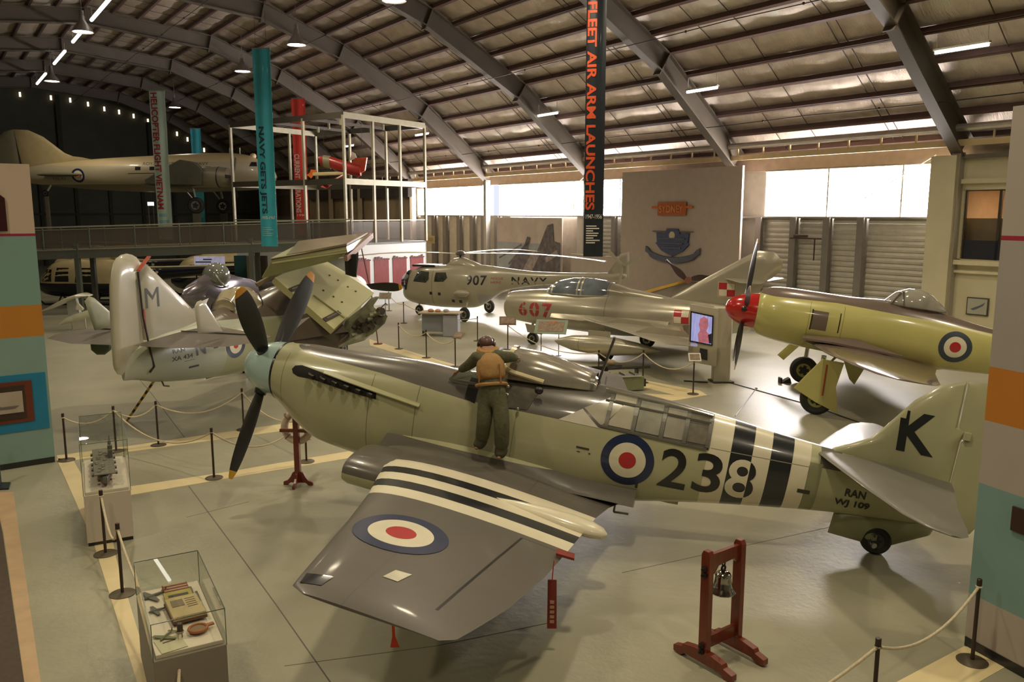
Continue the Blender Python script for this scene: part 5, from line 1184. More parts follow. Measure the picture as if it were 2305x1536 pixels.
# ================================================================== PROPELLER TRANSPORT HIGH AT THE BACK
t = thing('transport_aircraft', 'cream and grey twin-engined transport aircraft high at the back on the left', 'aircraft', loc=(-16.3, 58, 7.7))
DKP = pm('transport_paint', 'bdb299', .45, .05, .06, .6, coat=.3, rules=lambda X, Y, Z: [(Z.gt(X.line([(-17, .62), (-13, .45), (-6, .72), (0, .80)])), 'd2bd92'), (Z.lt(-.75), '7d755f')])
dkk = [(0, -.25, .05, .05, .05, 2, 2), (-.3, -.2, .55, .5, .5, 2, 2), (-1.1, -.1, 1.0, 1.0, .95, 2, 2), (-2.4, .1, 1.2, 1.25, 1.25, 2, 2), (-5, .1, 1.25, 1.3, 1.35, 2, 2), (-9, .05, 1.22, 1.15, 1.3, 2, 2), (-12.5, .05, 1.0, .95, 1.15, 2, 2), (-16, -.05, .6, .7, .75, 2, 2), (-18.5, -.1, .2, .35, .35, 2, 2), (-19.3, -.1, .05, .1, .1, 2, 2)]
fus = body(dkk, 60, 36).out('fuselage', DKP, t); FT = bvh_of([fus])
surf('fin', [(-12.2, .85), (-13.6, 1.0), (-14.6, 1.4), (-16.0, 2.5), (-17.0, 2.95), (-18.0, 3.0), (-17.6, .3), (-15, .3)], .2, pm('fin_cream', 'cbb98f', .45), t)
surf('rudder', [(-18.0, 3.0), (-18.7, 2.85), (-19.4, 2.2), (-19.6, 1.0), (-19.3, .0), (-17.75, .1)], .16, pm('rudder_grey', '8c8672', .5), t)
g = G(); g.ball((-14.6, -.9, -.1), (1.6, .3, .14), 16, 8); g.out('tailplane_stub', pm('stub_grey', '6d6a5c', .5), t)
disc_decal('fuselage_roundel', -13.35, -.15, [.47, .33], [NAVYB, WHITEP], t, FT, n=36)
g = G(); g.prism([(-13.6, -.99, -.2), (-13.35, -.99, -.05), (-13.1, -.99, -.08), (-13.2, -.99, -.25), (-13.4, -.99, -.3)], (0, .04, 0)); g.out('kangaroo_mark', pm('mark_tan', 'a5694a', .5), t, False)
text_decal('serial', 'N2-43', -15.2, -14.3, -.45, -.28, pm('serial_faint', '6f6a5a', .5), t, FT, bold=0, step=.3)
text_decal('title', 'ROYAL AUSTRALIAN NAVY', -8.8, -4.3, .52, .72, pm('serial_faint', '6f6a5a'), t, FT, bold=.02, step=.4)
for x in (-9.3, -8.3, -6.6, -5.6, -4.5): quad_decal('cabin_window', [(x, .18), (x + .38, .18), (x + .38, .42), (x, .42)], pm('window_dark', '2e2a26', .2), t, FT)
quad_decal('cheat_line', [(-9.8, -.02), (-5, .03), (-5, .0), (-9.8, -.06)], BLACKP, t, FT); quad_decal('cockpit_window', [(-1.6, .45), (-1.1, .45), (-1.2, .75), (-1.5, .75)], BLACKP, t, FT)
wing([((-4.2, -3.2, -.75), (-8.2, -3.2, -.85), (0, 0, .5)), ((-4.0, -.5, -.8), (-8.6, -.5, -.9), (0, 0, .55))], 14).out('wing_centre_section', pm('wing_grey', '605d50', .55), t)
g = G(); g.prism([(-3.9, -3.3, .15), (-4.4, -3.3, .6), (-5.3, -3.3, .75), (-6.6, -3.3, .1), (-7.7, -3.3, -.55), (-7.6, -3.3, -.8), (-4.0, -3.3, -.9)], (0, .5, 0)); g.out('nacelle_side', pm('wing_grey', '605d50'), t, False, .05)
g = G(); g.lathe([(.2, 2.6), (.62, 2.4), (.68, 1.6), (.66, 0), (.5, -.3)], (-4.9, -2.6, -.35), (1, 0, 0), 28); g.out('engine_cowling', pm('cowl_alu', 'a39a86', .35, .5, .1), t)
g = G(); g.torus((-3.1, -2.6, -.35), (1, 0, 0), .66, .04, 24, 6); g.out('cowling_ring', BLACKP, t)
for a in (60, 180, 300): g = G(); e = Vector((0, math.cos(R(a)), math.sin(R(a)))); c0 = Vector((-2.2, -2.6, -.35)); g.bar(c0, c0 + e * 1.5, .22, .04, up=(1, 0, 0)); g.out('propeller_blade', blade_m, t)
for y in (-2.6, 2.6):
    g = G(); g.tube([(-4.9, y, -1.0), (-4.7, y, -2.2)], .08); g.tube([(-5.6, y, -.9), (-4.75, y, -2.0)], .05); g.out('main_leg', OLEO, t); wheel(t, (-4.75, y, -2.2), (0, 1, 0), .55, .35)
    g = G(); g.box((-4.75, y, -3.6), (.4, .4, 1.75)); g.out('support_stand', pm('stand_grey', '5a5548', .6), t, False)
g = G(); g.tube([(-15.6, -.2, -.7), (-16.0, -.2, -1.3)], .07); g.out('tail_leg', pm('leg_white', 'c9c4ae', .4), t); wheel(t, (-16.05, -.2, -1.35), (0, 1, 0), .25, .16, name='tail_wheel')
g = G(); g.box((-16.0, -.2, -3.0), (.2, .2, 2.9)); g.out('support_stand', pm('stand_grey', '5a5548'), t, False)
for x in (-3.2, -2.5): g = G(); g.cyl((x, 0, 1.35), (x, 0, 1.75), .04); g.out('roof_aerial', pm('leg_white', 'c9c4ae'), t)
g = G(); g.ball((-3.7 + 2.1, 0, 1.2), (.22, .2, .2)); g.out('astrodome', pm('fin_cream', 'cbb98f'), t)
# ================================================================== STRIPED EXHIBITION WALLS
def stripes(bands, base):
    def f(X, Y, Z): return [(Z.btw(a, b), c) for a, b, c in bands]
    return f
def wbx(name, c, d, m, parent, rz=0, bevel=0):
    g = G(); g.box((0, 0, 0), d, Matrix.Rotation(rz, 3, 'Z') if rz else None)
    g.v = [(v[0] + c[0], v[1] + c[1], v[2] + c[2]) for v in g.v]
    return g.out(name, m, parent, False, bevel)
G0 = Vector(ground(2170, 1452)); G1 = Vector(ground(2305, 1527)); d = (G1 - G0).normalized()
t = thing('exhibition_stand', 'tall striped exhibition panel with orange band at the right edge of the picture', 'stand', loc=tuple(G0), rz=math.atan2(d.y, d.x))
rp_ = pm('right_panel_paint', 'b0a59c', .6, 0, .03, 2, rules=stripes([(.65, 1.98, '7b9c98'), (2.71, 3.32, 'c07a28'), (4.71, 4.76, '9c2438'), (3.32, 4.71, 'a79f98')], None))
wbx('panel_board', (1.6, .10, 3.1), (3.2, .2, 6.03), rp_, t); wbx('plinth', (1.6, .10, .06), (3.18, .22, .11), BLACKP, t)
wbx('brown_plaque', (.62, -.015, 1.72), (.35, .03, .27), pm('plaque_brown', '3c2620', .4), t)
G0 = Vector(ground(125, 1040)); G1 = Vector(ground(0, 1060)); d = (G0 - G1).normalized()
t = thing('exhibition_stand', 'tall striped exhibition panel with ship photograph at the left edge of the picture', 'stand', loc=tuple(G0), rz=math.atan2(d.y, d.x))
lp_ = pm('left_panel_paint', 'cbb5a0', .6, 0, .03, 2, rules=stripes([(0, 2.60, '86a49e'), (2.60, 3.22, 'c1812b'), (3.22, 4.56, '7fa198'), (4.56, 4.61, '9a2342')], None))
wbx('panel_board', (-1.9, .08, 3.0), (3.8, .16, 5.86), lp_, t); wbx('plinth', (-1.9, .08, .06), (3.78, .18, .11), BLACKP, t)
wbx('blue_block', (-1.5, -.01, 1.30), (2.9, .02, 1.14), pm('block_blue', '1f7ea6', .5), t)
wbx('photo_frame', (-1.35, -.03, 1.33), (2.1, .03, .82), pm('frame_brown', '6e3420', .45), t); wbx('photo_mount', (-1.38, -.05, 1.33), (1.9, .02, .66), pm('mount_dark', '3e2c22', .5), t)
wbx('ship_photo', (-1.25, -.065, 1.34), (1.55, .02, .42), pm('photo_grey', 'b3a696', .5, 0, .12, 2), t)
g = G(); g.prism([(x, -.08, z) for x, z in ((-1.6, 1.22), (-.62, 1.22), (-.55, 1.27), (-.85, 1.27), (-.9, 1.33), (-1.0, 1.34), (-1.02, 1.48), (-1.05, 1.34), (-1.2, 1.33), (-1.22, 1.28), (-1.6, 1.27))], (0, .01, 0)); g.out('ship_silhouette', pm('photo_ship', '6f675e', .6), t, False)
g = G(); n_ = 14; pts = [(-.46, -.03, 4.66), (-.46, -.03, 5.28)] + [(-.46 - .10 * i - (.25 if i > 2 else 0) * (i - 2) / 5, -.03, 5.28 + .09 * i) for i in range(1, 4)] + [(-1.0, -.03, 5.75), (-1.6, -.03, 5.85), (-2.5, -.03, 5.6), (-2.9, -.03, 5.2), (-2.9, -.03, 4.66)]
g.prism(pts, (0, .04, 0)); g.out('arched_plaque', pm('plaque_maroon', '3a0e12', .35, 0, .2, 4), t, False)
wbx('plaque_text', (-1.1, -.055, 5.1), (.14, .01, .7), pm('plaque_gold', '6a4528', .5), t)
ts = thing('exit_lamp', 'small amber lit strip sign above the left exhibition panel', 'sign', loc=tuple(G0 + Vector((-.95, -.6, 6.06))), rz=math.atan2(d.y, d.x))
wbx('sign_box', (0, 0, 0), (.75, .08, .16), pm('sign_dark', '2b2018', .5), ts)
for k in range(5): wbx('amber_lamp', (-.28 + k * .14, -.045, 0), (.09, .02, .09), pm('amber_glow', 'ffb53a' if k % 2 else 'ffe08a', 1, emit=2.2 + (k == 4) * 3, vary=0), ts)
wbx('bracket', (.0, 0, -.10), (.05, .05, .10), pm('sign_dark', '2b2018'), ts)
# ================================================================== BANNERS
def banner(label, x0, x1, yt, yb, D, col, tcol, txt, t0, t1, side=.30, tw=.40, years=None, small=None, xb=None, foot=None, curl=.05, bold=.02, red_end=False):
    a = Vector(at(x0, yt, D)); b = Vector(at(x1, yt, D)); c = Vector(at((x0 + x1) / 2, yb, D)); w = b.x - a.x; h = a.z - c.z
    t = thing('hanging_banner', label, 'banner', loc=((a.x + b.x) / 2, D, a.z))
    g = G(); nx = 8; rings = []
    def off(u, v): return math.sin(u * 9 + v * 2) * curl * .5 + math.cos(u * math.pi) * curl * v
    for j in range(25):
        v = j / 24; rings.append([Vector(((i / nx - .5) * w, off(i / nx, v), -h * v)) for i in range(nx + 1)] + [Vector(((i / nx - .5) * w, off(i / nx, v) + .012, -h * v)) for i in range(nx, -1, -1)])
    g.loft(rings); g.out('banner_cloth', col, t)
    g = G(); g.cyl((-w / 2 - .03, 0, .02), (w / 2 + .03, 0, .02), .025, n=8); g.out('top_rod', pm('rod_grey', '8d8a84', .4, .5), t)
    g = G(); g.tube([(-w * .3, 0, .02), (-w * .3, 0, .02 + 1.6)], .006, 4); g.tube([(w * .3, 0, .02), (w * .3, 0, .02 + 1.6)], .006, 4); g.out('hanging_wire', pm('wire_dark', '2c2522'), t, False)
    def lay(bm, m, name):
        grid_cut(bm, max(.15, h / 40), (1,)); grid_cut(bm, w / 8, (0,))
        for v in bm.verts:
            u, q = v.co.x, v.co.y; v.co = Vector((u, off(u / w + .5, -q / h) - .012, q))
        bm_out(bm, name, m, t, False)
    if txt:
        u0 = -w / 2 + w * .06
        bm = text_bm(txt, u0, u0 + w * tw, -h * t1, -h * t0, bold, rot=1); lay(bm, tcol, 'banner_title')
    if years:
        y, s_, m = years; lay(text_bm(s_, -w * .40, w * .42, -h * (y + .008), -h * (y - .008), .01), m, 'banner_years')
    if small:
        y0, y1, m, nl = small
        for i in range(nl):
            bm = bmesh.new(); z0 = -h * (y0 + (y1 - y0) * i / nl); z1 = z0 - h * (y1 - y0) / nl * .5; ww = w * (.36 + .12 * math.sin(i * 2.3))
            bm.faces.new([bm.verts.new(p) for p in ((-w * .38, z1, 0), (-w * .38 + ww * 1.5, z1, 0), (-w * .38 + ww * 1.5, z0, 0), (-w * .38, z0, 0))]); lay(bm, m, 'text_line')
    return t
wht = pm('print_white', 'd9d4cc', .5, vary=0); teal = pm('banner_teal', '3ba7ba', .42, 0, .05, 2, coat=.3)
banner('black hanging banner with orange words FLEET AIR ARM LAUNCHES', 1322, 1367, -60, 578, 27, pm('banner_black', '1f242b', .38, 0, .08, 2, coat=.3), pm('print_orange', 'd5542c', .5), 'FLEET AIR ARM LAUNCHES', .095, .828, tw=.47, years=(.852, '1947-1956', wht), small=(.885, .955, wht, 8), bold=.03)
banner('teal hanging banner with dark words NAVY GETS JETS', 567, 607, 110, 555, 38, teal, pm('print_navy', '15394a', .5), 'NAVY GETS JETS', .385, .83, tw=.42, bold=.03, years=(.85, '1955-1967', wht), small=(.90, .95, pm('print_pale_teal', '7fb9c0', .5), 5))
banner('pale green hanging banner with red words HELICOPTER FLIGHT VIETNAM', 335, 370, 205, 540, 50, pm('banner_pale', 'b4c9bd', .45, 0, .05, 2, coat=.2), pm('print_red', 'a5333d', .5), 'HELICOPTER FLIGHT VIETNAM', .01, .79, tw=.45, bold=.03, small=(.82, .95, pm('print_blue2', '7fb3bd', .5), 3))
banner('red hanging banner with white lettering seen through the steel frame', 655, 686, 222, 530, 56, pm('banner_red', 'd0382a', .42, 0, .08, 2, coat=.3), wht, 'CURRENT OPERATIONS', .40, .83, tw=.38, years=(.85, '1990-', wht))
banner('small plain teal banner far behind, above the transport aircraft', 428, 451, 290, 505, 63, teal, None, None, 0, 0, small=(.9, .96, pm('print_pale_teal', '7fb9c0', .5), 3))
# ================================================================== WALKWAY WITH RAILING
rail_m = pm('rail_paint', '8f8b78', .45, .2, .05); deck_m = pm('deck_grey', '55564f', .6, 0, .08, 2); mesh_m = glass('rail_mesh', 'b5aaa4', .25, .25, .38); col_m = pm('walk_column', '55584f', .55, 0, .08)
wk = thing('walkway', 'raised grey visitor walkway with railing crossing behind the aircraft', 'walkway')
W0, W1 = (Vector((at(-120, 520, 39.4)[0], 39.4, 0)), Vector((at(790, 500, 42.6)[0], 42.6, 0)))
dW = (W1 - W0); LW = dW.length; uW = dW.normalized(); nW = Vector((-uW.y, uW.x, 0))
def wz(t_): return 4.18 + .50 * t_   # height of top rail along the gentle ramp
def wp(t_, z, o=0): p = W0 + dW * t_ + nW * o; return Vector((p.x, p.y, wz(t_) - 1.12 + z))
for o in (0, 2.4):
    g = G(); g.bar(wp(0, -.20, o), wp(1, -.20, o), .10, .42); g.out('fascia_beam', deck_m, wk, False)
    g = G(); g.bar(wp(0, .03, o), wp(1, .03, o), .13, .05); g.out('kerb_angle', rail_m, wk, False)
    g = G(); g.bar(wp(0, 1.12, o), wp(1, 1.12, o), .07, .06); g.out('top_rail', rail_m, wk, False, .01)
    g = G(); g.bar(wp(0, 1.0, o), wp(1, 1.0, o), .04, .03); g.out('mid_rail', rail_m, wk, False)
    nb = 9
    for i in range(nb + 1):
        g = G(); g.bar(wp(i / nb, .0, o), wp(i / nb, 1.1, o), .06, .06, up=(0, 1, 0)); g.out('rail_post', col_m, wk, False)
    for i in range(nb):
        g = G(); a, b = wp((i + .03) / nb, .12, o), wp((i + .97) / nb, .12, o); g.add([a, b, b + Vector((0, 0, .86)), a + Vector((0, 0, .86))], [(0, 1, 2, 3)]); g.out('mesh_panel', mesh_m, wk, False)
g = G(); g.bar(wp(0, -.05, 1.2), wp(1, -.05, 1.2), 2.4, .10); g.out('deck', deck_m, wk, False)
for px_ in (157, 600, 1020):
    pass
for tt in (.30, .735):
    p = wp(tt, 0, .05); g = G(); g.box((p.x, p.y, (p.z + .9) / 2 - .3), (.22, .22, p.z + .3)); g.out('column', col_m, wk, False)
    p = wp(tt, 0, 2.3); g = G(); g.box((p.x, p.y, (p.z) / 2), (.22, .22, p.z - .1)); g.out('column', col_m, wk, False)
# white display room under the steel frame, in its own direction
K0 = Vector((-8.6, 43.0, 0)); uA = Vector((.553, .833, 0)); uB = Vector((-.833, .553, 0)); LA, LB = 6.45, 8.9
def kp(a, b, z): return K0 + uA * a + uB * b + Vector((0, 0, z))
rm = thing('white_display_room', 'white-walled display room with maroon alcoves under the steel frame', 'room')
wr = pm('room_white_wall', 'cfd0cf', .6, 0, .03, 2); mar = pm('alcove_maroon', '7c2f2f', .6, 0, .3, 5, streak=(6, 6, .6))
def quadbox(name, a0, a1, b0, b1, z0, z1, m, parent, bev=0):
    g = G(); g.prism([kp(a0, b0, (z0 + z1) / 2), kp(a1, b0, (z0 + z1) / 2), kp(a1, b1, (z0 + z1) / 2), kp(a0, b1, (z0 + z1) / 2)], (0, 0, z1 - z0)); return g.out(name, m, parent, False, bev)
quadbox('room_wall', 0, LA, 0, .15, 0, 3.42, wr, rm); quadbox('room_wall', 0, .15, 0, LB, 0, 3.42, wr, rm); quadbox('room_wall', LA - .15, LA, 0, LB, 0, 3.42, wr, rm); quadbox('room_roof', 0, LA, 0, LB, 3.30, 3.42, deck_m, rm)
for i in range(4):
    a = .5 + i * 1.5; quadbox('alcove', a, a + 1.15, -.03, .02, .95, 2.45, mar, rm)
    quadbox('alcove_frame', a - .05, a + 1.20, -.05, -.03, 2.45, 2.53, pm('alcove_trim', '5c2420', .6), rm)
    for k in range(5): quadbox('scroll_cut', a + .05 + k * .22, a + .2 + k * .22, -.05, -.03, 2.53, 2.60 + .06 * math.sin(k + i), pm('alcove_trim', '5c2420'), rm)
cg = thing('steel_frame', 'tall open steel frame above the white display room', 'frame')
fm = pm('frame_cream', 'a39c84', .5, .1, .06); fm2 = pm('frame_dark', '6c665a', .5, .1, .06)
H0, H1, H2 = 3.42, 6.62, 9.95
A3 = [LA * k / 3 for k in range(4)]; B3 = [LB * k / 3 for k in range(4)]
ups = [(a, 0) for a in A3] + [(a, LB) for a in A3] + [(0, b) for b in B3[1:3]] + [(LA, b) for b in B3[1:3]]
for a, b in ups: g = G(); g.bar(kp(a, b, H0), kp(a, b, H2), .13, .13, up=tuple(uA)); g.out('upright', fm, cg, False)
for z in (H1, H2):
    for p, q in (((0, 0), (LA, 0)), ((LA, 0), (LA, LB)), ((LA, LB), (0, LB)), ((0, LB), (0, 0))): g = G(); g.bar(kp(*p, z), kp(*q, z), .12, .30); g.out('frame_beam', fm if p[1] == q[1] else fm2, cg, False)
for b in B3[1:3]:
    g = G(); g.bar(kp(0, b, H2), kp(LA, b, H2), .10, .16); g.out('cross_beam', fm2, cg, False)
g = G(); g.bar(kp(0, 0, 4.62), kp(LA, 0, 4.62), .05, .05); g.out('guard_rail', rail_m, cg, False); g = G(); g.bar(kp(0, 0, 4.62), kp(0, LB, 4.62), .05, .05); g.out('guard_rail', rail_m, cg, False)
for k in range(3):
    g = G(); a, b = kp(A3[k] + .08, 0, 3.5), kp(A3[k + 1] - .08, 0, 3.5); g.add([a, b, b + Vector((0, 0, 1.05)), a + Vector((0, 0, 1.05))], [(0, 1, 2, 3)]); g.out('guard_mesh', mesh_m, cg, False)
for k in range(5):
    p = kp(1 + k * 1.1, 1.2 + (k % 3) * 2, H2 - .35); g = G(); g.cyl(p, p + Vector((0, 0, .3)), .07, n=8); g.out('spot_fitting', fm, cg)
# orange target drone
dr = thing('target_drone', 'orange and red target drone hung inside the steel frame', 'drone')
or_ = pm('drone_orange', 'cf4a22', .4, 0, .08, 3, coat=.3); rd_ = pm('drone_red', 'a82820', .4, 0, .08, 3, coat=.3); cr_ = pm('drone_cream', 'cdb989', .4, coat=.2); bo = pm('drone_bright', 'f0742a', .4)
DD = 45.0
def Q(x, y, dd=0): return Vector(at(x, y, DD + dd))
def tubeloft(pts, m, name):
    g = G(); rings = [[c + Vector((0, math.cos(q) * r, math.sin(q) * r)) for q in [2 * math.pi * i / 14 for i in range(14)]] for c, r in pts]; g.loft(rings); return g.out(name, m, dr)
tubeloft([(Q(717, 358), .12), (Q(722, 362), .26), (Q(745, 366), .32), (Q(790, 380), .34), (Q(812, 384), .30)], rd_, 'fuselage'); tubeloft([(Q(729, 363), .33), (Q(744, 366), .345)], pm('band_grey', '8d8468', .5), 'nose_band')
g = G(); g.prism([Q(784, 378), Q(800, 356), Q(827, 354), Q(822, 385), Q(800, 396), Q(785, 392)], (0, .25, 0)); g.out('tail_body', or_, dr, False, .03)
g = G(); g.prism([Q(787, 362, .3), Q(793, 342, .3), Q(800, 346, .3), Q(803, 356, .3)], (0, .06, 0)); g.out('tail_fin', pm('fin_white', 'd9cfc0', .4), dr, False)
g = G(); g.prism([Q(706, 389, -.6), Q(760, 387, .0), Q(800, 390, .2), Q(800, 393, .2), Q(706, 396, -.6)], (0, .5, 0)); g.out('wing', cr_, dr, False, .01)
g = G(); g.prism([Q(696, 398, -.7), Q(690, 394, -.7), Q(697, 390, -.7), Q(700, 382, -.7), Q(712, 383, -.7), Q(708, 392, -.7), Q(700, 402, -.7)], (0, .08, 0)); g.out('wing_tip_plate', bo, dr, False)
g = G(); g.prism([Q(798, 390, .2), Q(815, 390, .2), Q(806, 401, .2)], (0, .08, 0)); g.out('wing_tip_plate', bo, dr, False)
g = G(); g.prism([Q(775, 390, -.2), Q(785, 391, -.2), Q(750, 412, -1.0), Q(735, 424, -1.2), Q(722, 420, -1.2)], (0, .1, .04)); g.out('wing', rd_, dr, False)
g = G(); g.bar(Q(775, 392, -.3), Q(755, 404, -.8), .05); g.out('launch_strut', pm('fin_white', 'd9cfc0'), dr, False)
for x in (730, 815): g = G(); p = Q(x, 366); g.tube([p, Vector((p.x, p.y, 9.8))], .008, 4); g.out('hanging_wire', pm('wire_dark', '2c2522'), dr, False)
# seats on the upper deck
for (x0, x1, m, l) in ((752, 800, 'seat_maroon', 'maroon bench seat on the upper deck behind the railing'), (804, 836, 'seat_pink', 'pink bench seat on the upper deck, right of the maroon one')):
    a = Vector(at(x0, 537, 46)); b = Vector(at(x1, 537, 46)); t = thing('bench_seat', l, 'seat', loc=((a.x + b.x) / 2, 46, 3.42), group='seats on the upper deck')
    w = b.x - a.x; mm = pm(m, '7a2440' if 'maroon' in m else 'c0647c', .7); wbx('seat_cushion', (0, 0, .25), (w, .6, .36), mm, t, bevel=.04); wbx('seat_back', (0, .28, .42), (w, .14, .36), mm, t, bevel=.04); wbx('seat_base', (0, 0, .03), (w * .94, .5, .06), BLACKP, t)
# ================================================================== BROWN ROOM BEHIND THE FRAME
bw = thing('brown_partition', 'tan inner partition with dark bulkhead behind the steel frame', 'wall')
bm_ = pm('tan_partition', '8d7a5c', .75, 0, .12, 1)
a, b = Vector(at(700, 480, 62)), Vector(at(925, 480, 52)); dv = (b - a).normalized()
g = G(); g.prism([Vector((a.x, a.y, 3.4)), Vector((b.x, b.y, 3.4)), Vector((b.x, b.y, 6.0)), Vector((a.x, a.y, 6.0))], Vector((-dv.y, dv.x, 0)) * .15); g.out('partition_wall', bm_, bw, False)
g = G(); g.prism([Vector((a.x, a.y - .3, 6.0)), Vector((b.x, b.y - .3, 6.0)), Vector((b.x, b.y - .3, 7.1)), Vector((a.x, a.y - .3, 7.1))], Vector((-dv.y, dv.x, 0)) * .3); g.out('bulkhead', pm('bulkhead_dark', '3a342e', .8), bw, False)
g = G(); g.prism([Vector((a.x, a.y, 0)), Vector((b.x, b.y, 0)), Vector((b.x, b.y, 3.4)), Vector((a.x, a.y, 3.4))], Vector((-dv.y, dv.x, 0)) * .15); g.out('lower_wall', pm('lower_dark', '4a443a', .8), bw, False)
for t_ in (.25, .55): p = a.lerp(b, t_) + Vector((0, -.4, 0)); g = G(); g.box((p.x, p.y, 5.2), (.3, .3, 3.6)); g.out('partition_post', pm('post_tan', '9c8d70', .6), bw, False)
# ================================================================== UNDER THE WALKWAY
def heli(label, x, D, yaw, sc_=1.0):
    p = Vector(ground(x, 0) * 0); X0 = at(x, 600, D)[0]
    t = thing('navy_helicopter', label, 'helicopter', loc=(X0, D, 0), rz=yaw)
    t.scale = (sc_,) * 3
    nv = pm('heli_navy', '191a26', .25, 0, .1, 2, coat=.5, rules=lambda X, Y, Z: [(Z.gt(X.line([(0, 1.2), (4.6, 1.2), (5.0, 2.0), (12, 2.15)])), 'c9b88c')])
    f = body([(0, 1.0, .15, .2, .15, 2, 2), (.4, 1.0, .8, .5, .45, 2.4, 2.2), (1.1, 1.15, 1.15, 1.15, .75, 2.6, 2.6), (2.2, 1.25, 1.25, 1.25, .85, 3, 3), (4.2, 1.25, 1.25, 1.25, .85, 3, 3), (5.2, 1.45, .9, .95, .75, 2.4, 2.4), (6.0, 1.6, .5, .5, .45, 2, 2), (9, 1.85, .3, .3, .28, 2, 2), (12, 2.1, .15, .2, .2, 2, 2)], 48, 32).out('fuselage', nv, t); FTh = bvh_of([f])
    cd = pm('heli_glass', '1f1e1b', .15, 0, .3, 2, coat=.6)
    for (a, b, z0, z1) in ((.75, 1.35, 1.3, 1.95), (1.55, 2.35, 1.3, 2.05), (2.7, 3.9, 1.25, 2.05)): quad_decal('door_window', [(a, z0), (b, z0), (b, z1), (a + .1, z1)], cd, t, FTh, step=.25)
    for s_ in (-1, 1): g = G(); g.prism([(.50, s_ * .08, 1.45), (.62, s_ * .85, 1.45), (1.15, s_ * .80, 2.15), (1.1, s_ * .08, 2.25)], (.03, 0, .02)); g.out('windscreen', cd, t, False)
    g = G(); g.bar((.50, 0, 1.4), (1.15, 0, 2.3), .08, .05); g.out('windscreen_post', pm('heli_cream', 'c9b88c', .4), t, False)
    g = G(); g.loft([section(x_, 2.35, w, h, .3, n=20) for x_, w, h in ((1.9, .3, .1), (2.6, .5, .5), (4.2, .5, .5), (5.6, .25, .15))]); g.out('engine_cowling', pm('heli_cream', 'c9b88c'), t)
    g = G(); g.cyl((3.0, 0, 2.8), (3.0, 0, 3.25), .08); g.out('rotor_mast', BLACKP, t)
    for q in (0, 180):
        e = Vector((math.cos(R(q - 20)), math.sin(R(q - 20)), 0)); g = G(); g.bar(Vector((3.0, 0, 3.2)), Vector((3.0, 0, 3.05)) + e * 6.5, .42, .05); g.out('rotor_blade', pm('heli_cream', 'c9b88c'), t, False)
    text_decal('navy_lettering', 'NAVY', 5.3, 7.1, 1.45, 1.95, pm('letter_cream', 'c2bd9e', .5), t, FTh, step=.3, bold=.03)
    for s_ in (-1, 1):
        g = G(); g.tube([(.6, s_ * 1.1, .25), (.9, s_ * 1.2, .06), (4.6, s_ * 1.2, .06)], .05, 8); g.out('skid', BLACKP, t)
        for x_ in (1.6, 3.8): g = G(); g.tube([(x_, s_ * .7, .55), (x_, s_ * 1.2, .08)], .04, 6); g.out('skid_leg', BLACKP, t)
    return t
heli('dark navy helicopter with cream top and NAVY lettering under the walkway, nearest the left panel', 88, 46, R(-2))
heli('dark helicopter with cream rotor blade under the walkway, right of the tail letter M', 385, 49, R(45))
heli('dark navy helicopter behind, its NAVY tail boom showing past the walkway column', 105, 52.5, R(2))
t = thing('photo_panel', 'bright backlit photo panel with aircraft pictures under the walkway', 'picture', loc=tuple(at(472, 592, 47.5)))
wbx('light_panel', (0, 0, 0), (1.75, .08, .75), pm('panel_glow', 'c4c2da', .5, 0, .3, 4, emit=.35, ecol='b8b8d8'), t)
for k, (x, z, w) in enumerate(((-.35, .05, .9), (.25, -.15, .7), (-.1, .2, .5))): wbx('photo_shape', (x, -.05, z), (w, .02, .07), pm('photo_dark', '5d5a66', .5), t)
wbx('panel_leg', (-.8, .0, -1.3), (.06, .06, 1.9), BLACKP, t); wbx('panel_leg', (.8, .0, -1.3), (.06, .06, 1.9), BLACKP, t); 
for x0, x1, yt, D, m, l, n in ((528, 556, 572, 45.2, 'panel_teal_dark', 'dark teal exhibition board under the walkway', 'exhibition_board'), (556, 585, 572, 44.8, 'pillar_beige', 'beige pillar under the walkway beside the teal panel', 'pillar'), (586, 600, 572, 45, 'pillar_dark', 'dark narrow pillar under the walkway beside the beige pillar', 'pillar')):
    a, b = at(x0, yt, D), at(x1, yt, D); mm = pm(m, {'panel_teal_dark': '1f4a52', 'pillar_beige': '8d8265', 'pillar_dark': '4a463a'}[m], .6)
    t = thing(n, l, 'board' if 'board' in n else 'pillar', loc=((a[0] + b[0]) / 2, D, 0)); wbx('shaft', (0, 0, 1.35), (b[0] - a[0], .3, 2.7), mm, t); wbx('foot', (0, 0, .05), (b[0] - a[0] + .06, .36, .1), BLACKP, t)
# small white drone beside the left panel
O2 = Vector(ground(170, 742)); t = thing('white_drone', 'small white and cream drone with curved wing beside the left exhibition panel', 'drone', loc=tuple(O2)); dd = O2.y
def U(x, y, e=0): return Vector(at(x, y, dd + e)) - O2
cw_ = pm('drone_white', 'd5d2bc', .3, coat=.5)
g = G(); rings = []
for x, y, w in ((95, 700, .06), (115, 693, .25), (140, 681, .35), (165, 670, .40), (185, 664, .38), (203, 665, .15)):
    c = U(x, y); rings.append([c + Vector((0, math.cos(q) * w * 1.6, math.sin(q) * w * .22)) for q in [2 * math.pi * i / 14 for i in range(14)]])
g.loft(rings); g.out('wing', cw_, t)
g = G(); rings = []
for x, y, w in ((134, 730, .05), (150, 722, .13), (175, 714, .17), (200, 706, .16), (230, 698, .12)):
    c = U(x, y, -.4); rings.append([c + Vector((0, math.cos(q) * w, math.sin(q) * w)) for q in [2 * math.pi * i / 14 for i in range(14)]])
g.loft(rings); g.out('fuselage', cw_, t)
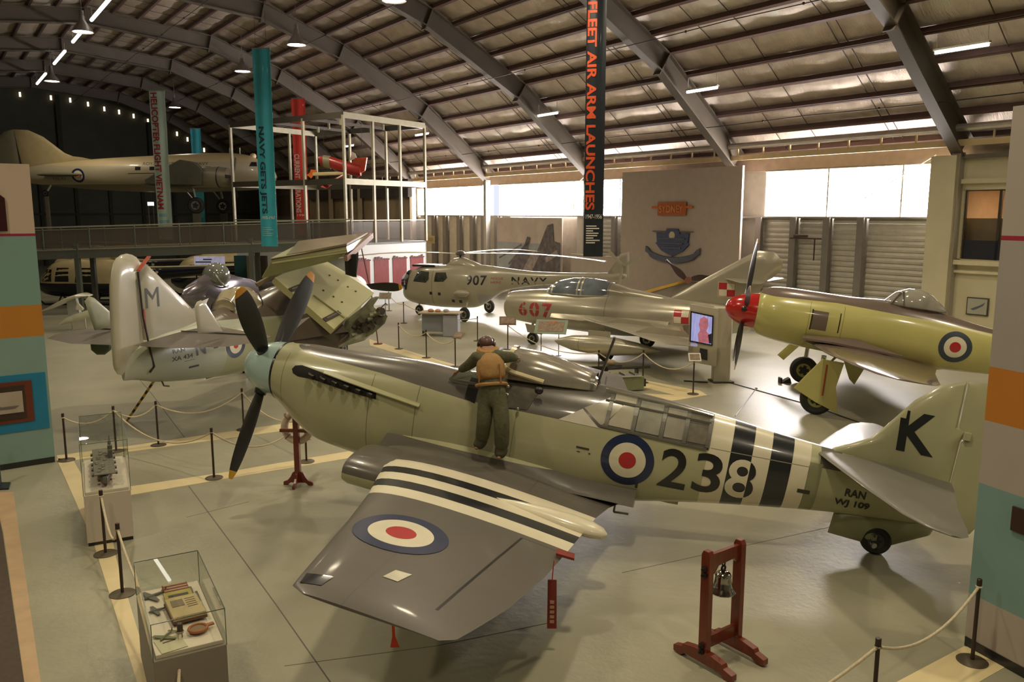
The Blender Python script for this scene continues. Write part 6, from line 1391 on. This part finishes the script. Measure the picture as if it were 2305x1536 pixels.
g = G(); g.prism([U(151, 672), U(172, 668), U(182, 705), U(157, 716)], (0, .2, 0)); g.out('cradle', pm('cradle_grey', 'b5b6b4', .4), t, False, .01)
g = G(); g.prism([U(174, 680, -.2), U(188, 695, -.2), U(186, 699, -.2), U(172, 697, -.2)], (0, .1, 0)); g.out('tail_fin', cw_, t, False)
for x in (160, 190): p = U(x, 700); g = G(); g.tube([p, Vector((p.x, p.y, 0))], .03, 6); g.out('stand_leg', OLEO, t)
# light on a thin stand far behind
t = thing('lit_sign', 'small white lit sign on a thin stand on the far deck', 'sign', loc=tuple(at(342, 500, 60))); wbx('sign_face', (0, 0, 1.3), (.42, .1, .26), pm('sign_glow', 'fff4e0', 1, emit=1.6, vary=0), t); wbx('sign_leg', (-.18, 0, .1), (.05, .05, 2.2), rail_m, t); wbx('sign_leg', (.18, 0, .1), (.05, .05, 2.2), rail_m, t)
# wing with yellow edge and propeller behind the silver jet
P0 = Vector(at(1548, 630, 37.5)); t = thing('displayed_propeller', 'dark two-bladed propeller with red hub on a yellow-edged wing behind the silver jet', 'aircraft part', loc=tuple(P0))
def Y_(x, y, e=0): return Vector(at(x, y, 37.5 + e)) - P0
for (a, b) in (((1543, 628), (1500, 585)), ((1556, 628), (1612, 622))):
    p, q = Y_(*a, -.3), Y_(*b, -.3); g = G(); dv = (q - p); rings = []
    for i in range(9):
        u = i / 8; c = p + dv * u; w = .05 + .10 * math.sin(min(1, u * 1.3 + .1) * math.pi); n = Vector((-dv.z, 0, dv.x)).normalized(); rings.append([c + n * w, c + Vector((0, .03, 0)), c - n * w, c - Vector((0, .03, 0))])
    g.loft(rings); g.out('propeller_blade', pm('blade_maroon', '3a2420', .35, coat=.3), t, angle=60)
g = G(); g.cyl(Y_(1549, 631, -.45), Y_(1549, 631, .1), .16, n=14); g.out('propeller_hub', pm('hub_rust', '7a4a3a', .5), t)
g = G(); g.prism([Y_(1432, 664), Y_(1545, 632), Y_(1610, 640), Y_(1600, 700), Y_(1450, 700)], (0, .25, 0)); g.out('wing', pm('wing_taupe', '857a68', .5), t, False)
g = G(); g.bar(Y_(1432, 664, -.2), Y_(1545, 632, -.2), .06, .12); g.out('wing_edge', pm('edge_yellow', 'c49a3c', .4), t, False)
g = G(); p = Y_(1549, 650, .1); g.tube([p, Vector((p.x, p.y, -P0.z))], .08, 8); g.out('stand_leg', BLACKP, t)
t = thing('model_on_wall', 'small dark bracket with model hanging on the roller shutter', 'ornament', loc=tuple(hw(30.0, 21.2, 3.95)), rz=HR); wbx('bracket_bar', (0, 0, 0), (.06, 1.5, .06), pm('bracket_brown', '4a3228', .6), t); wbx('bracket_drop', (0, -.45, -.45), (.04, .04, .9), pm('bracket_brown', '4a3228'), t); wbx('model_body', (-.05, .2, .10), (.08, .7, .12), pm('bracket_brown', '4a3228'), t, bevel=.03)
# ================================================================== STANCHIONS AND ROPES
post_m = pm('post_brown', '3e3029', .4, .3, .06); base_m = pm('post_base', '59503f', .5, .3, .1); rope_m = pm('rope', 'cdbfa2', .8, 0, .1, 30, .4, 80)
proto = None
def stanchion(label, xy):
    global proto
    if proto is None:
        proto = thing('rope_stanchion', label, 'stanchion', loc=(xy[0], xy[1], 0), group='brown rope stanchions')
        g = G(); g.lathe([(.16, 0), (.165, .012), (.15, .02), (.03, .03)], n=24); g.out('base', base_m, proto)
        g = G(); g.lathe([(.021, .02), (.021, .93)], n=12); g.out('post', post_m, proto)
        g = G(); g.lathe([(.028, .90), (.028, .985), (.022, .99)], n=12); g.out('cap', post_m, proto)
        return proto
    c = copy_tree(proto); c.location = (xy[0], xy[1], 0); c['label'] = label; return c
ST = {}
for k, (x, y), l in (
    ('a', (150, 1037), 'rope stanchion at the foot of the left exhibition panel, behind the ship model case'),
    ('a2', (262, 1017), 'rope stanchion seen through the glass of the ship model case'),
    ('b', (357, 1003), 'rope stanchion right of the ship model case, under the tail of the pale aircraft'),
    ('c', (549, 968), 'rope stanchion just left of the lower propeller blade, on the upper stripe'),
    ('d', (482, 1077), 'rope stanchion left of the drooping propeller tip, on the lower stripe'),
    ('e', (690, 1040), 'rope stanchion directly behind the wooden lifebuoy stand'),
    ('f', (238, 1248), 'rope stanchion in front of the ship model case'),
    ('g', (276, 1338), 'rope stanchion between the two glass cases, on the cream stripe'),
    ('h', (418, 1610), 'nearest left rope stanchion, in front of the case of models'),
    ('i', (2188, 1490), 'rope stanchion in front of the right exhibition panel'),
    ('j', (1962, 1650), 'rope stanchion cut by the bottom edge of the picture, right of the bell'),
    ('l', (898, 786), 'leftmost far rope stanchion right of the reddish wing strut'),
    ('m', (960, 806), 'middle far rope stanchion between the strut and the pilot figure'),
    ('n', (1025, 826), 'far rope stanchion just left of the pilot figure head'),
    ('o', (909, 728), 'rope stanchion before the nose of the 907 helicopter'),
    ('o2', (876, 700), 'farthest rope stanchion, beside the white room'),
    ('p', (1075, 768), 'rope stanchion below the main wheel of the 907 helicopter'),
    ('q', (1143, 787), 'rope stanchion carrying a small board under the silver jet nose'),
    ('r', (1347, 862), 'rope stanchion in front of the drop tank, above the gun exhibit'),
    ('s', (1447, 862), 'rope stanchion above the right end of the gun exhibit'),
    ('t', (1560, 888), 'rope stanchion with a tilted label board beside the video kiosk')):
    ST[k] = Vector(ground(x, y)); stanchion(l, ST[k])
def rope(a, b, label, sag=.28):
    P, Q_ = ST[a] + Vector((0, 0, .90)), (ST[b] if isinstance(b, str) else Vector(b)) + Vector((0, 0, .90 if isinstance(b, str) else 0))
    pts = [P.lerp(Q_, i / 16) - Vector((0, 0, sag * 4 * (i / 16) * (1 - i / 16))) for i in range(17)]
    t = thing('barrier_rope', label, 'rope', loc=tuple(P), group='cream barrier ropes')
    g = G(); g.tube([p - P for p in pts], .016, 8); g.out('rope_strand', rope_m, t)
    g = G(); g.torus((0, 0, 0), (0, 0, 1), .026, .012, 14, 6); g.out('rope_loop', rope_m, t)
    if isinstance(b, str): g = G(); g.torus(Q_ - P, (0, 0, 1), .026, .012, 14, 6); g.out('rope_loop', rope_m, t)
for a, b, l, sg in (('a', 'a2', 'barrier rope behind the ship model case', .2), ('a2', 'b', 'barrier rope from the ship model case to the next stanchion right', .2), ('b', 'c', 'barrier rope sagging under the tail of the pale aircraft', .32),
    ('c', 'e', 'barrier rope passing behind the lower propeller blade', .3), ('a2', 'd', 'low barrier rope left of the drooping propeller tip', .42), ('d', 'e', 'barrier rope between propeller tip and lifebuoy stand', .42),
    ('f', 'g', 'barrier rope in front of the ship model case', .35), ('g', 'h', 'barrier rope along the glass case of models', .35), ('i', 'j', 'barrier rope hanging before the right exhibition panel', .25),
    ('l', 'm', 'far barrier rope left of the pilot figure, first span', .25), ('m', 'n', 'far barrier rope left of the pilot figure, second span', .25), ('o2', 'o', 'farthest barrier rope before the white room', .2), ('o', 'p', 'barrier rope across the front of the 907 helicopter', .3),
    ('r', 's', 'barrier rope across the drop tank of the silver jet', .28), ('s', 't', 'barrier rope from the gun exhibit to the video kiosk', .32), ('r', 'q', 'barrier rope before the silver jet nose wheel', .35)):
    rope(a, b, l, sg)
rope('j', tuple(ST['j'] + Vector((-2.6, -.9, .35))), 'barrier rope running off the bottom right corner', .25)
rope('h', tuple(ST['h'] + Vector((.5, -1.6, .5))), 'barrier rope running off the bottom left corner', .3)
# label boards
def board(label, p, tilt, w, h, m, leg=None, rz=0, name='label_board'):
    t = thing(name, label, 'sign', loc=tuple(p), rz=rz)
    g = G(); g.box((0, 0, 0), (w, h, .02), Matrix.Rotation(R(tilt), 3, 'X')); g.out('board', m, t, False)
    g = G(); g.box((0, -.012, .012), (w * .8, h * .7, .01), Matrix.Rotation(R(tilt), 3, 'X')); g.out('print', pm('print_tan', '8a7460', .6, 0, .3, 12), t, False)
    for x in (leg or ()):
        g = G(); g.cyl((x, 0, -p[2]), (x, 0, -.02), .015, n=8); g.out('leg', post_m, t); g = G(); g.cyl((x, 0, -p[2]), (x, 0, -p[2] + .02), .1, n=14); g.out('foot', post_m, t)
    return t
p = ST['t'] + Vector((0, -.05, 1.06)); board('tilted white label board on the stanchion beside the video kiosk', p, 50, .34, .26, wht)
p = ST['q'] + Vector((.0, -.05, 1.08)); board('small brown label board under the nose of the silver jet', p, 40, .62, .42, pm('board_umber', '75604c', .5))
p = Vector(ground(1240, 800)) + Vector((0, 0, 1.02)); t = board('large info board with orange picture on two legs before the silver jet', p, 45, 1.15, .62, pm('board_green', '85927c', .5), leg=(-.36, .28), rz=-.25)
g = G(); g.box((.05, .10, .12), (.34, .18, .01), Matrix.Rotation(R(45), 3, 'X')); g.out('orange_picture', pm('picture_orange', 'd0672e', .5), t, False)
p = ST['n'] + Vector((.12, -.05, 1.05)); board('dark tilted label board on the stanchion left of the pilot figure head', p, 35, .34, .30, pm('board_umber', '75604c', .5), rz=-.5)
p = Vector(ground(868, 712)) + Vector((0, 0, 1.0)); board('small info board on one leg near the white room', p, 45, .6, .4, pm('board_green', '85927c', .5), leg=(0,), name='label_board')
# grey display box with specimens
G0 = Vector(ground(990, 757)); t = thing('display_box', 'blue-grey display box on legs with small specimens before the 907 helicopter', 'display box', loc=tuple(G0), rz=-.15)
bx_ = pm('box_bluegrey', '8b8d95', .5)
wbx('cabinet', (-.25, .3, .55), (1.0, .6, .75), bx_, t, bevel=.01); wbx('cabinet', (.48, .1, .45), (.62, .5, .88), pm('box_pale', 'a3a3ac', .5), t, bevel=.01); wbx('top_board', (0, .2, .96), (1.7, .9, .05), pm('top_tan', 'a99a80', .5), t)
for x, c in ((-.4, 'b0876a'), (-.1, 'c49a7c'), (.25, 'a8a092')): g = G(); g.ball((x, .15, 1.04), (.13, .12, .08)); g.out('specimen', pm('specimen_' + c, c, .6), t)
for x in (-.7, .7): wbx('leg', (x, .2, .1), (.05, .5, .2), BLACKP, t)
# gun exhibit
G0 = Vector(ground(1395, 880)); t = thing('gun_exhibit', 'olive crate with aircraft gun and metal tray behind the canopy', 'exhibit', loc=tuple(G0), rz=R(12))
ol_ = pm('crate_olive', '7f8464', .5, 0, .1, 4)
wbx('crate', (0, .1, .22), (1.35, .5, .40), ol_, t, bevel=.02); wbx('crate_tray', (-.05, .0, .45), (1.25, .40, .05), pm('tray_white', 'd9d9dc', .12, .7, .1), t)
for x in (-.55, -.25, .05, .35): wbx('tray_rib', (x, 0, .49), (.02, .42, .04), BLACKP, t)
g = G(); g.tube([(-.9, .15, .62), (.95, .15, .62)], .035, 8); g.tube([(-.8, .15, .66), (.1, .15, .66)], .05, 8); g.out('gun_barrel', pm('gun_metal', '2a2723', .35, .6), t)
g = G(); g.box((-.6, .15, .63), (.55, .14, .14)); g.out('gun_breech', pm('gun_metal', '2a2723'), t, False, .01)
for x in (-.5, .55): wbx('gun_rest', (x, .15, .53), (.05, .2, .12), BLACKP, t)
wbx('latch_box', (.70, -.02, .22), (.10, .16, .22), BLACKP, t, bevel=.01); g = G(); g.ball((-.15, .35, .75), (.14, .12, .1)); g.out('drum', pm('drum_tan', '8f7c5c', .6), t)
t = thing('dark_wedge', 'small dark wedge block on the cream stripe left of the gun exhibit', 'block', loc=tuple(ground(1322, 842))); g = G(); g.prism([(-.22, 0, .0), (.15, 0, 0), (.22, 0, .16), (-.2, 0, .12)], (0, .25, 0)); g.out('wedge', pm('wedge_dark', '3c352c', .6), t, False, .01); wbx('wedge_top', (0, 0, .15), (.36, .22, .02), pm('wedge_top', '6a5c46', .6), t)
# video kiosk
G0 = Vector(ground(1606, 862)); t = thing('video_kiosk', 'white video kiosk with a lit screen in front of the red spinner', 'kiosk', loc=tuple(G0), rz=R(6))
kw = pm('kiosk_white', 'bdb7a4', .5, 0, .03)
g = G(); g.prism([(0, 0, 1.12), (.45, -.1, 1.12), (.65, .35, 1.12), (.1, .5, 1.12)], (0, 0, 2.24)); g.out('tower', kw, t, False, .01)
g = G(); g.prism([(-.70, .30, .62), (.06, -.03, .50), (.06, -.03, 2.22), (-.70, .30, 2.34)], (.04, .10, 0)); g.out('screen_wall', kw, t, False)
dirv = Vector((.76, -.33, 0)).normalized(); nv_ = Vector((-.33, -.76, 0)).normalized()
def kq(s_, z, o=.08): return Vector((-.70, .30, 0)) + dirv * s_ + nv_ * o + Vector((0, 0, z))
g = G(); g.prism([kq(.03, 1.22), kq(.70, 1.12), kq(.70, 2.02), kq(.03, 2.14)], nv_ * .03); g.out('screen_bezel', BLACKP, t, False)
vid = pm('video_glow', '9a9cc8', .4, 0, .5, 6, emit=.8, ecol='8f93cc', streak=(3, 3, .5))
g = G(); g.prism([kq(.07, 1.26, .10), kq(.66, 1.17, .10), kq(.66, 1.98, .10), kq(.07, 2.09, .10)], nv_ * .01); g.out('screen_image', vid, t, False)
g = G(); g.prism([kq(s_, z, .11) for s_, z in ((.30, 1.22), (.60, 1.2), (.62, 1.45), (.50, 1.55), (.56, 1.72), (.54, 1.92), (.42, 1.99), (.32, 1.92), (.28, 1.75), (.33, 1.58), (.26, 1.45))], nv_ * .006); g.out('screen_figure', pm('video_face', 'b56a7c', .5, 0, .4, 9, emit=.45, ecol='b8707f'), t, False)
g = G(); g.prism([kq(s_, z, .118) for s_, z in ((.60, 1.2), (.66, 1.2), (.66, 1.5), (.56, 1.45))], nv_ * .006); g.out('screen_shadow', pm('video_dark', '2a2238', .5, emit=.05), t, False)
g = G(); g.prism([kq(.34, .72), kq(.56, .68), kq(.56, 1.0), kq(.34, 1.04)], nv_ * .03); g.out('speaker_grille', BLACKP, t, False)
g = G(); g.tube([kq(-.1, .02), kq(.6, .02)], .02, 6); g.out('foot_rail', BLACKP, t); wbx('plinth', (.28, .15, .02), (.62, .55, .04), pm('kiosk_foot', '4a463c', .6), t)
# cables on the floor
for nm, pts, l in (('floor_cable', ((1648, 864), (1830, 915), (2010, 980)), 'thin dark cable on the floor from the video kiosk'), ('floor_cable', ((1702, 876), (1655, 938)), 'short dark cable branching toward the striped fuselage')):
    P = [Vector(ground(*q)) for q in pts]; t = thing(nm, l, 'cable', loc=tuple(P[0])); g = G(); g.tube([p - P[0] + Vector((0, 0, .012)) for p in P], .012, 6); g.out('cable_run', BLACKP, t); g = G(); g.box((0, 0, .02), (.06, .04, .03)); g.out('cable_plug', BLACKP, t, False)
# ================================================================== SHIP'S BELL
wood = pm('mahogany', '6f2c18', .32, 0, .18, 3, coat=.35, streak=(8, 8, 1)); brass = pm('bell_metal', 'b8b4ac', .10, 1.0, .05); iron = pm('iron', '2c241f', .5, .5)
A_ = Vector(ground(1584, 1500)); B_ = Vector(ground(1655, 1466)); M_ = (A_ + B_) / 2; ang = math.atan2(B_.y - A_.y, B_.x - A_.x); Lh = (B_ - A_).length / 2
bs = thing('bell_stand', 'red-brown wooden stand for the ship bell in the right foreground', 'stand', loc=tuple(M_), rz=ang)
for s_ in (-1, 1):
    x = s_ * Lh
    g = G(); g.prism([(x, -.06, .10), (x, .06, .10), (x, .06, 1.31), (x, .035, 1.36), (x, -.035, 1.36), (x, -.06, 1.31)], (.075, 0, 0)); g.out('post', wood, bs, False, .006)
    g = G(); g.prism([(x, -.42, .02), (x, -.42, .09), (x, -.30, .12), (x, -.28, .16), (x, -.12, .19), (x, .12, .19), (x, .28, .16), (x, .30, .12), (x, .42, .09), (x, .42, .02), (x, .32, .0), (x, .25, .05), (x, -.25, .05), (x, -.32, 0)], (.085, 0, 0)); g.out('foot', wood, bs, False, .006)
    for z in (.26, 1.16): 
        g = G(); g.lathe([(.035, 0), (.035, .02), (.016, .03), (.016, .05)], (x + s_ * .04, 0, z), (s_, 0, 0), 12); g.out('bolt', iron, bs)
        g = G(); g.lathe([(.035, 0), (.035, .02), (.016, .03), (.016, .05)], (x + s_ * .04, 0, z - .07), (s_, 0, 0), 12); g.out('bolt', iron, bs)
g = G(); pts = [(-Lh, 0, 1.32), (Lh, 0, 1.32), (Lh, 0, 1.10)] + [(Lh * .62 * math.cos(q), 0, 1.10 + .07 * math.sin(q)) for q in [math.pi * i / 8 for i in range(9)]] + [(-Lh, 0, 1.06)]
g.prism([(-Lh, 0, 1.31), (Lh, 0, 1.31), (Lh, 0, 1.10), (Lh * .7, 0, 1.12), (Lh * .55, 0, 1.17), (-Lh * .4, 0, 1.15), (-Lh * .6, 0, 1.08), (-Lh, 0, 1.04)], (0, .05, 0)); g.out('head_board', wood, bs, False, .005)
g = G(); g.box((0, 0, .28), (Lh * 2, .05, .14)); g.out('stretcher', wood, bs, False, .005)
be = thing('ships_bell', 'polished silver bell hanging in the wooden stand', 'bell', loc=tuple(M_ + Vector((0, 0, .80))), rz=ang)
g = G(); g.lathe([(.138, 0), (.146, .012), (.138, .03), (.118, .055), (.102, .09), (.092, .15), (.086, .20), (.080, .225), (.055, .245), (.02, .25)], n=40, caps=False); g.lathe([(.138, 0), (.112, .05), (.08, .2), (.01, .22)], n=40, caps=False); g.out('bell_body', brass, be)
g = G(); g.torus((0, 0, .065), (0, 0, 1), .114, .004, 32, 6); g.torus((0, 0, .20), (0, 0, 1), .088, .004, 32, 6); g.out('bell_bead', brass, be)
g = G(); g.ball((0, 0, -.02), .02); g.cyl((0, 0, -.02), (0, 0, .15), .007, n=8); g.cyl((0, 0, -.06), (0, 0, -.02), .012, n=8); g.out('clapper', brass, be)
g = G(); g.torus((0, 0, .285), (0, 1, 0), .03, .012, 16, 8); g.cyl((0, 0, .245), (0, 0, .27), .025, n=12); g.bar((-.015, 0, .30), (-.03, 0, .40), .012); g.bar((.015, 0, .30), (.03, 0, .40), .012); g.out('hanger', iron, be)
# ================================================================== LIFEBUOY STAND
L0 = Vector(ground(672, 1092)); ls = thing('lifebuoy_stand', 'red-brown wooden cross stand carrying a lifebuoy under the propeller', 'stand', loc=tuple(L0), rz=R(-5))
g = G(); g.box((0, 0, .68), (.10, .10, 1.25)); g.out('post', wood, ls, False, .006); g = G(); g.box((0, 0, 1.04), (.62, .06, .06)); g.out('cross_arm', wood, ls, False, .006)
for rz_ in (0, math.pi / 2):
    g = G(); P = [(-.28, 0, 0), (-.28, 0, .06), (-.20, 0, .09), (-.14, 0, .16), (-.10, 0, .24), (-.03, 0, .28), (.03, 0, .28), (.10, 0, .24), (.14, 0, .16), (.20, 0, .09), (.28, 0, .06), (.28, 0, 0), (.2, 0, 0), (.14, 0, .05), (-.14, 0, .05), (-.2, 0, 0)]
    Mx = Matrix.Rotation(rz_, 3, 'Z'); g.prism([Mx @ Vector(q) for q in P], Mx @ Vector((0, .05, 0))); g.out('foot', wood, ls, False, .006)
lb = thing('lifebuoy', 'pale pink lifebuoy ring resting against the wooden stand', 'lifebuoy', loc=tuple(L0 + Vector((-.01, .14, 1.08))), rz=R(-5))
g = G(); g.torus((0, 0, 0), (.15, 1, -.15), .265, .07, 36, 14); g.out('ring', pm('buoy_pale', 'd8c6b4', .6, 0, .08, 6), lb)
for a in (45, 135, 225, 315):
    c_ = Vector((math.cos(R(a)) * .265, 0, math.sin(R(a)) * .265)); g = G(); g.torus(c_, (-c_.z, 0, c_.x), .072, .012, 16, 6); g.out('ring_band', pm('buoy_band', '8f7a5c', .6), lb)
g = G(); g.tube([(-.18, -.09, -.12), (0, -.1, .02), (.16, -.09, .14)], .012, 6); g.out('ring_cord', rope_m, lb)
# ================================================================== GLASS CASES
lam = pm('case_laminate', 'c9bdae', .5, 0, .03, 2); lamw = pm('case_deck', 'd8ccba', .55, 0, .03); cglass = glass('case_glass', 'fafcf8', .2, .01); edge = pm('glass_edge', '46524a', .2, 0, 0)
def case(label, FL, FR_, depth, zb, zt, lamm=lam, name='display_case'):
    FL, FR_ = Vector(FL), Vector(FR_); u = (FR_ - FL).normalized(); v = Vector((-u.y, u.x, 0)); w = (FR_ - FL).length
    t = thing(name, label, 'display case', loc=tuple(FL), rz=math.atan2(u.y, u.x))
    wbx('plinth', (w / 2, depth / 2, zb / 2 + .03), (w, depth, zb - .06), lamm, t, bevel=.004); wbx('kick_board', (w / 2, depth / 2, .03), (w * .96, depth * .97, .06), BLACKP, t)
    wbx('deck', (w / 2, depth / 2, zb + .02), (w * .92, depth * .95, .04), lamw, t, bevel=.004)
    z0, z1 = zb, zt; th = .006
    for c, d_ in (((w / 2, 0, (z0 + z1) / 2), (w, th, z1 - z0)), ((w / 2, depth, (z0 + z1) / 2), (w, th, z1 - z0)), ((0, depth / 2, (z0 + z1) / 2), (th, depth, z1 - z0)), ((w, depth / 2, (z0 + z1) / 2), (th, depth, z1 - z0)), ((w / 2, depth / 2, z1), (w, depth, th))):
        a_ = [k for k in range(3) if d_[k] > th]; P_ = []
        for i_, j_ in ((-1, -1), (1, -1), (1, 1), (-1, 1)): q_ = list(c); q_[a_[0]] += i_ * d_[a_[0]] / 2; q_[a_[1]] += j_ * d_[a_[1]] / 2; P_.append(q_)
        g = G(); g.add(P_, [(0, 1, 2, 3)]); g.out('glass_pane', cglass, t, False)
    for p, q in (((0, 0, z0), (0, 0, z1)), ((w, 0, z0), (w, 0, z1)), ((0, depth, z0), (0, depth, z1)), ((w, depth, z0), (w, depth, z1)), ((0, 0, z1), (w, 0, z1)), ((0, depth, z1), (w, depth, z1)), ((0, 0, z1), (0, depth, z1)), ((w, 0, z1), (w, depth, z1))):
        g = G(); g.bar(p, q, .007); g.out('glass_edge', edge, t, False)
    return t, w
c1, w1 = case('tall glass case with a warship model, on a pale plinth by the left exhibition panel', (-6.42, 11.78, 0), (-5.85, 12.08, 0), 1.95, .80, 1.60)
M1 = c1.matrix_basis.copy(); c1.rotation_euler
def on_case(t, x, y, z): 
    a = t.rotation_euler.z; return Vector(t.location) + Vector((x * math.cos(a) - y * math.sin(a), x * math.sin(a) + y * math.cos(a), z))
sm = thing('ship_model', 'grey and red aircraft carrier model inside the tall glass case', 'model', loc=tuple(on_case(c1, w1 * .48, .95, .84)), rz=c1.rotation_euler.z)
hull = pm('hull_red', '5e2a26', .5, 0, .15, 8); gy = pm('hull_grey', '5d5a52', .55, 0, .2, 14)
for nm, m, prof in (('hull_bottom', hull, ((-.78, .02, .02, .05), (-.6, .07, .02, .06), (0, .12, .0, .06), (.5, .11, .0, .06), (.74, .05, .02, .06))), ('hull_side', gy, ((-.82, .03, .08, .05), (-.6, .10, .08, .06), (0, .15, .08, .06), (.5, .15, .08, .06), (.76, .10, .08, .06)))):
    g = G(); g.loft([section(0, z + h, w, h, h, n=16, nu=4, nl=2.5) for _, w, z, h in prof]); 
    vs = []; 
    for i, (y, w, z, h) in enumerate(prof):
        for k in range(16): q = g.v[i * 16 + k]; vs.append((q[1], y, q[2]))
    g.v = vs; g.out(nm, m, sm)
wbx('flight_deck', (0, -.02, .215), (.30, 1.55, .02), pm('deck_model', '6c675c', .7, 0, .25, 18), sm, bevel=.006)
wbx('island', (.11, .25, .29), (.06, .34, .13), gy, sm); wbx('bridge', (.11, .20, .38), (.07, .10, .06), gy, sm); g = G(); g.cyl((.11, .33, .35), (.11, .34, .45), .025, n=10); g.out('funnel', gy, sm)
g = G(); g.cyl((.11, .15, .38), (.11, .15, .58), .006, n=6); g.bar((.04, .15, .52), (.18, .15, .52), .006); g.cyl((.11, .28, .38), (.11, .28, .52), .005, n=6); g.out('mast', gy, sm)
rnd = random.Random(3)
for i in range(14):
    x, y = rnd.uniform(-.11, .05), -.65 + i * .09; g = G(); g.bar((x - .03, y, .235), (x + .03, y, .235), .012, .008); g.bar((x, y - .03, .235), (x, y + .03, .235), .012, .010); g.out('deck_plane', pm('deck_plane', '8a8576', .6), sm, False)
for s_ in (-1, 1):
    for i in range(5): wbx('gun_sponson', (s_ * .165, -.6 + i * .3, .17), (.03, .09, .03), gy, sm)
wbx('cradle', (0, -.4, .01), (.2, .05, .02), wood, sm); wbx('cradle', (0, .4, .01), (.2, .05, .02), wood, sm)
c2, w2 = case('low glass case of model aircraft and papers in the left foreground', (-3.39, 7.19, 0), (-2.81, 7.52, 0), 1.60, .80, 1.18, pm('case_brown', '877e72', .5, 0, .03))
wt = pm('model_grey', '5a5a4e', .5, 0, .1, 8)
def model_plane(label, x, y, rz, s_, z=.86, m=wt):
    t = thing('model_aircraft', label, 'model', loc=tuple(on_case(c2, x, y, z)), rz=c2.rotation_euler.z + rz, group='model aircraft in the glass case'); t.scale = (s_,) * 3
    g = G(); g.loft([section(a, 0, r, r, r, n=12) for a, r in ((-.12, .004), (-.10, .014), (-.02, .018), (.08, .012), (.13, .004))]); g.out('fuselage', m, t)
    g = G(); g.prism([(-.06, -.14, 0), (-.05, -.14, 0), (-.075, 0, 0), (-.06, .14, 0), (-.02, .14, 0), (.0, 0, 0), (-.02, -.14, 0)], (0, 0, .006)); g.out('wing', m, t, False)
    g = G(); g.prism([(.10, -.045, 0), (.13, -.045, 0), (.13, .045, 0), (.10, .045, 0)], (0, 0, .004)); g.prism([(.09, 0, 0), (.13, 0, .045), (.135, 0, 0)], (0, .004, 0)); g.out('tailplane', m, t, False)
    g = G(); g.cyl((-.02, 0, -.06 / s_ * .6), (-.02, 0, -.01), .004, n=6); g.out('stand_pin', m, t)
model_plane('model aircraft with raised dark tail, farthest in the glass case', .16, 1.36, .4, 1.1); model_plane('grey model aircraft in the middle of the glass case beside the open book', .16, .98, .2, .85); model_plane('model aircraft with pale wing tips, nearest in the glass case', .16, .36, .9, .85, m=pm('model_olive', '67694c', .5))
bk = thing('open_book', 'open old scrapbook with tan cover inside the glass case', 'book', loc=tuple(on_case(c2, w2 * .60, .78, .85)), rz=c2.rotation_euler.z + .05)
wbx('book_cover', (0, 0, .03), (.34, .50, .02), pm('cover_brown', '5c3a2c', .6), bk); wbx('book_pages', (0.0, 0, .065), (.32, .48, .05), pm('page_cream', 'b9a67e', .7, 0, .08, 8), bk, bevel=.008); wbx('pasted_photo', (-.06, .08, .093), (.12, .16, .004), pm('photo_sepia', '7d705a', .6), bk)
for k in range(5): wbx('text_line', (.07, .15 - k * .05, .092), (.10, .012, .002), pm('ink_brown', '5c4c38', .7), bk)
t = thing('document', 'yellow booklet with bright cover inside the glass case', 'booklet', loc=tuple(on_case(c2, w2 * .58, 1.18, .85)), rz=c2.rotation_euler.z); wbx('booklet_cover', (0, 0, .02), (.28, .24, .03), pm('booklet_yellow', '9f9240', .5, 0, .2, 10), t); wbx('title_strip', (.0, .0, .037), (.2, .05, .004), pm('booklet_dark', '2e3038', .5), t)
t = thing('document', 'red and cream folded flag at the back of the glass case', 'flag', loc=tuple(on_case(c2, w2 * .58, 1.42, .85)), rz=c2.rotation_euler.z); wbx('cloth_fold', (0, 0, .015), (.26, .20, .03), pm('flag_red', '7a3a30', .7, 0, .2, 10), t, bevel=.006)
for k in range(3): wbx('cloth_stripe', (0, -.07 + k * .07, .032), (.24, .02, .004), pm('flag_cream', 'b9a98a', .7), t)
t = thing('wooden_tool', 'orange-brown oval wooden tool with handle at the front of the glass case', 'tool', loc=tuple(on_case(c2, w2 * .68, .32, .87)), rz=c2.rotation_euler.z + .2)
g = G(); g.torus((0, 0, .01), (0, 0, 1), .085, .016, 30, 8); g.out('oval_rim', pm('tool_orange', '9a5a36', .4), t); g = G(); g.lathe([(.08, 0), (.08, .01)], (0, 0, 0)); g.out('oval_pad', pm('tool_pad', '7d6a4c', .7), t); wbx('tool_handle', (.12, .0, .012), (.08, .05, .02), pm('tool_orange', '9a5a36'), t, bevel=.006)
for x, y, l in ((w2 * .86, 1.0, 'thin metal strip along the right side of the glass case'), (w2 * .80, 1.15, 'second thin metal strip beside the booklet in the glass case')):
    t = thing('metal_strip', l, 'strip', loc=tuple(on_case(c2, x, y, .85)), rz=c2.rotation_euler.z); wbx('strip', (0, 0, .01), (.025, .45, .015), pm('strip_grey', '55534a', .4, .4), t); wbx('strip_label', (0, -.1, .02), (.018, .1, .003), wht, t)
t = thing('paper_sheet', 'pale papers lying at the front left of the glass case', 'paper', loc=tuple(on_case(c2, .18, .2, .843)), rz=c2.rotation_euler.z + .15); wbx('sheet', (0, 0, .003), (.24, .3, .004), pm('paper_pale', 'c2bc9e', .7), t); wbx('sheet_print', (0, .05, .007), (.12, .02, .002), pm('ink_brown', '5c4c38'), t)
# dark post foot at far left
t = thing('dark_post', 'dark steel post with triangular foot at the left edge', 'post', loc=tuple(ground(2, 1098))); g = G(); g.box((-.05, 0, .55), (.09, .09, 1.1)); g.out('post_shaft', BLACKP, t, False); g = G(); g.prism([(-.3, -.2, .015), (.22, -.12, .015), (.05, .22, .015), (-.3, .22, .015)], (0, 0, .03)); g.out('post_foot', BLACKP, t, False)
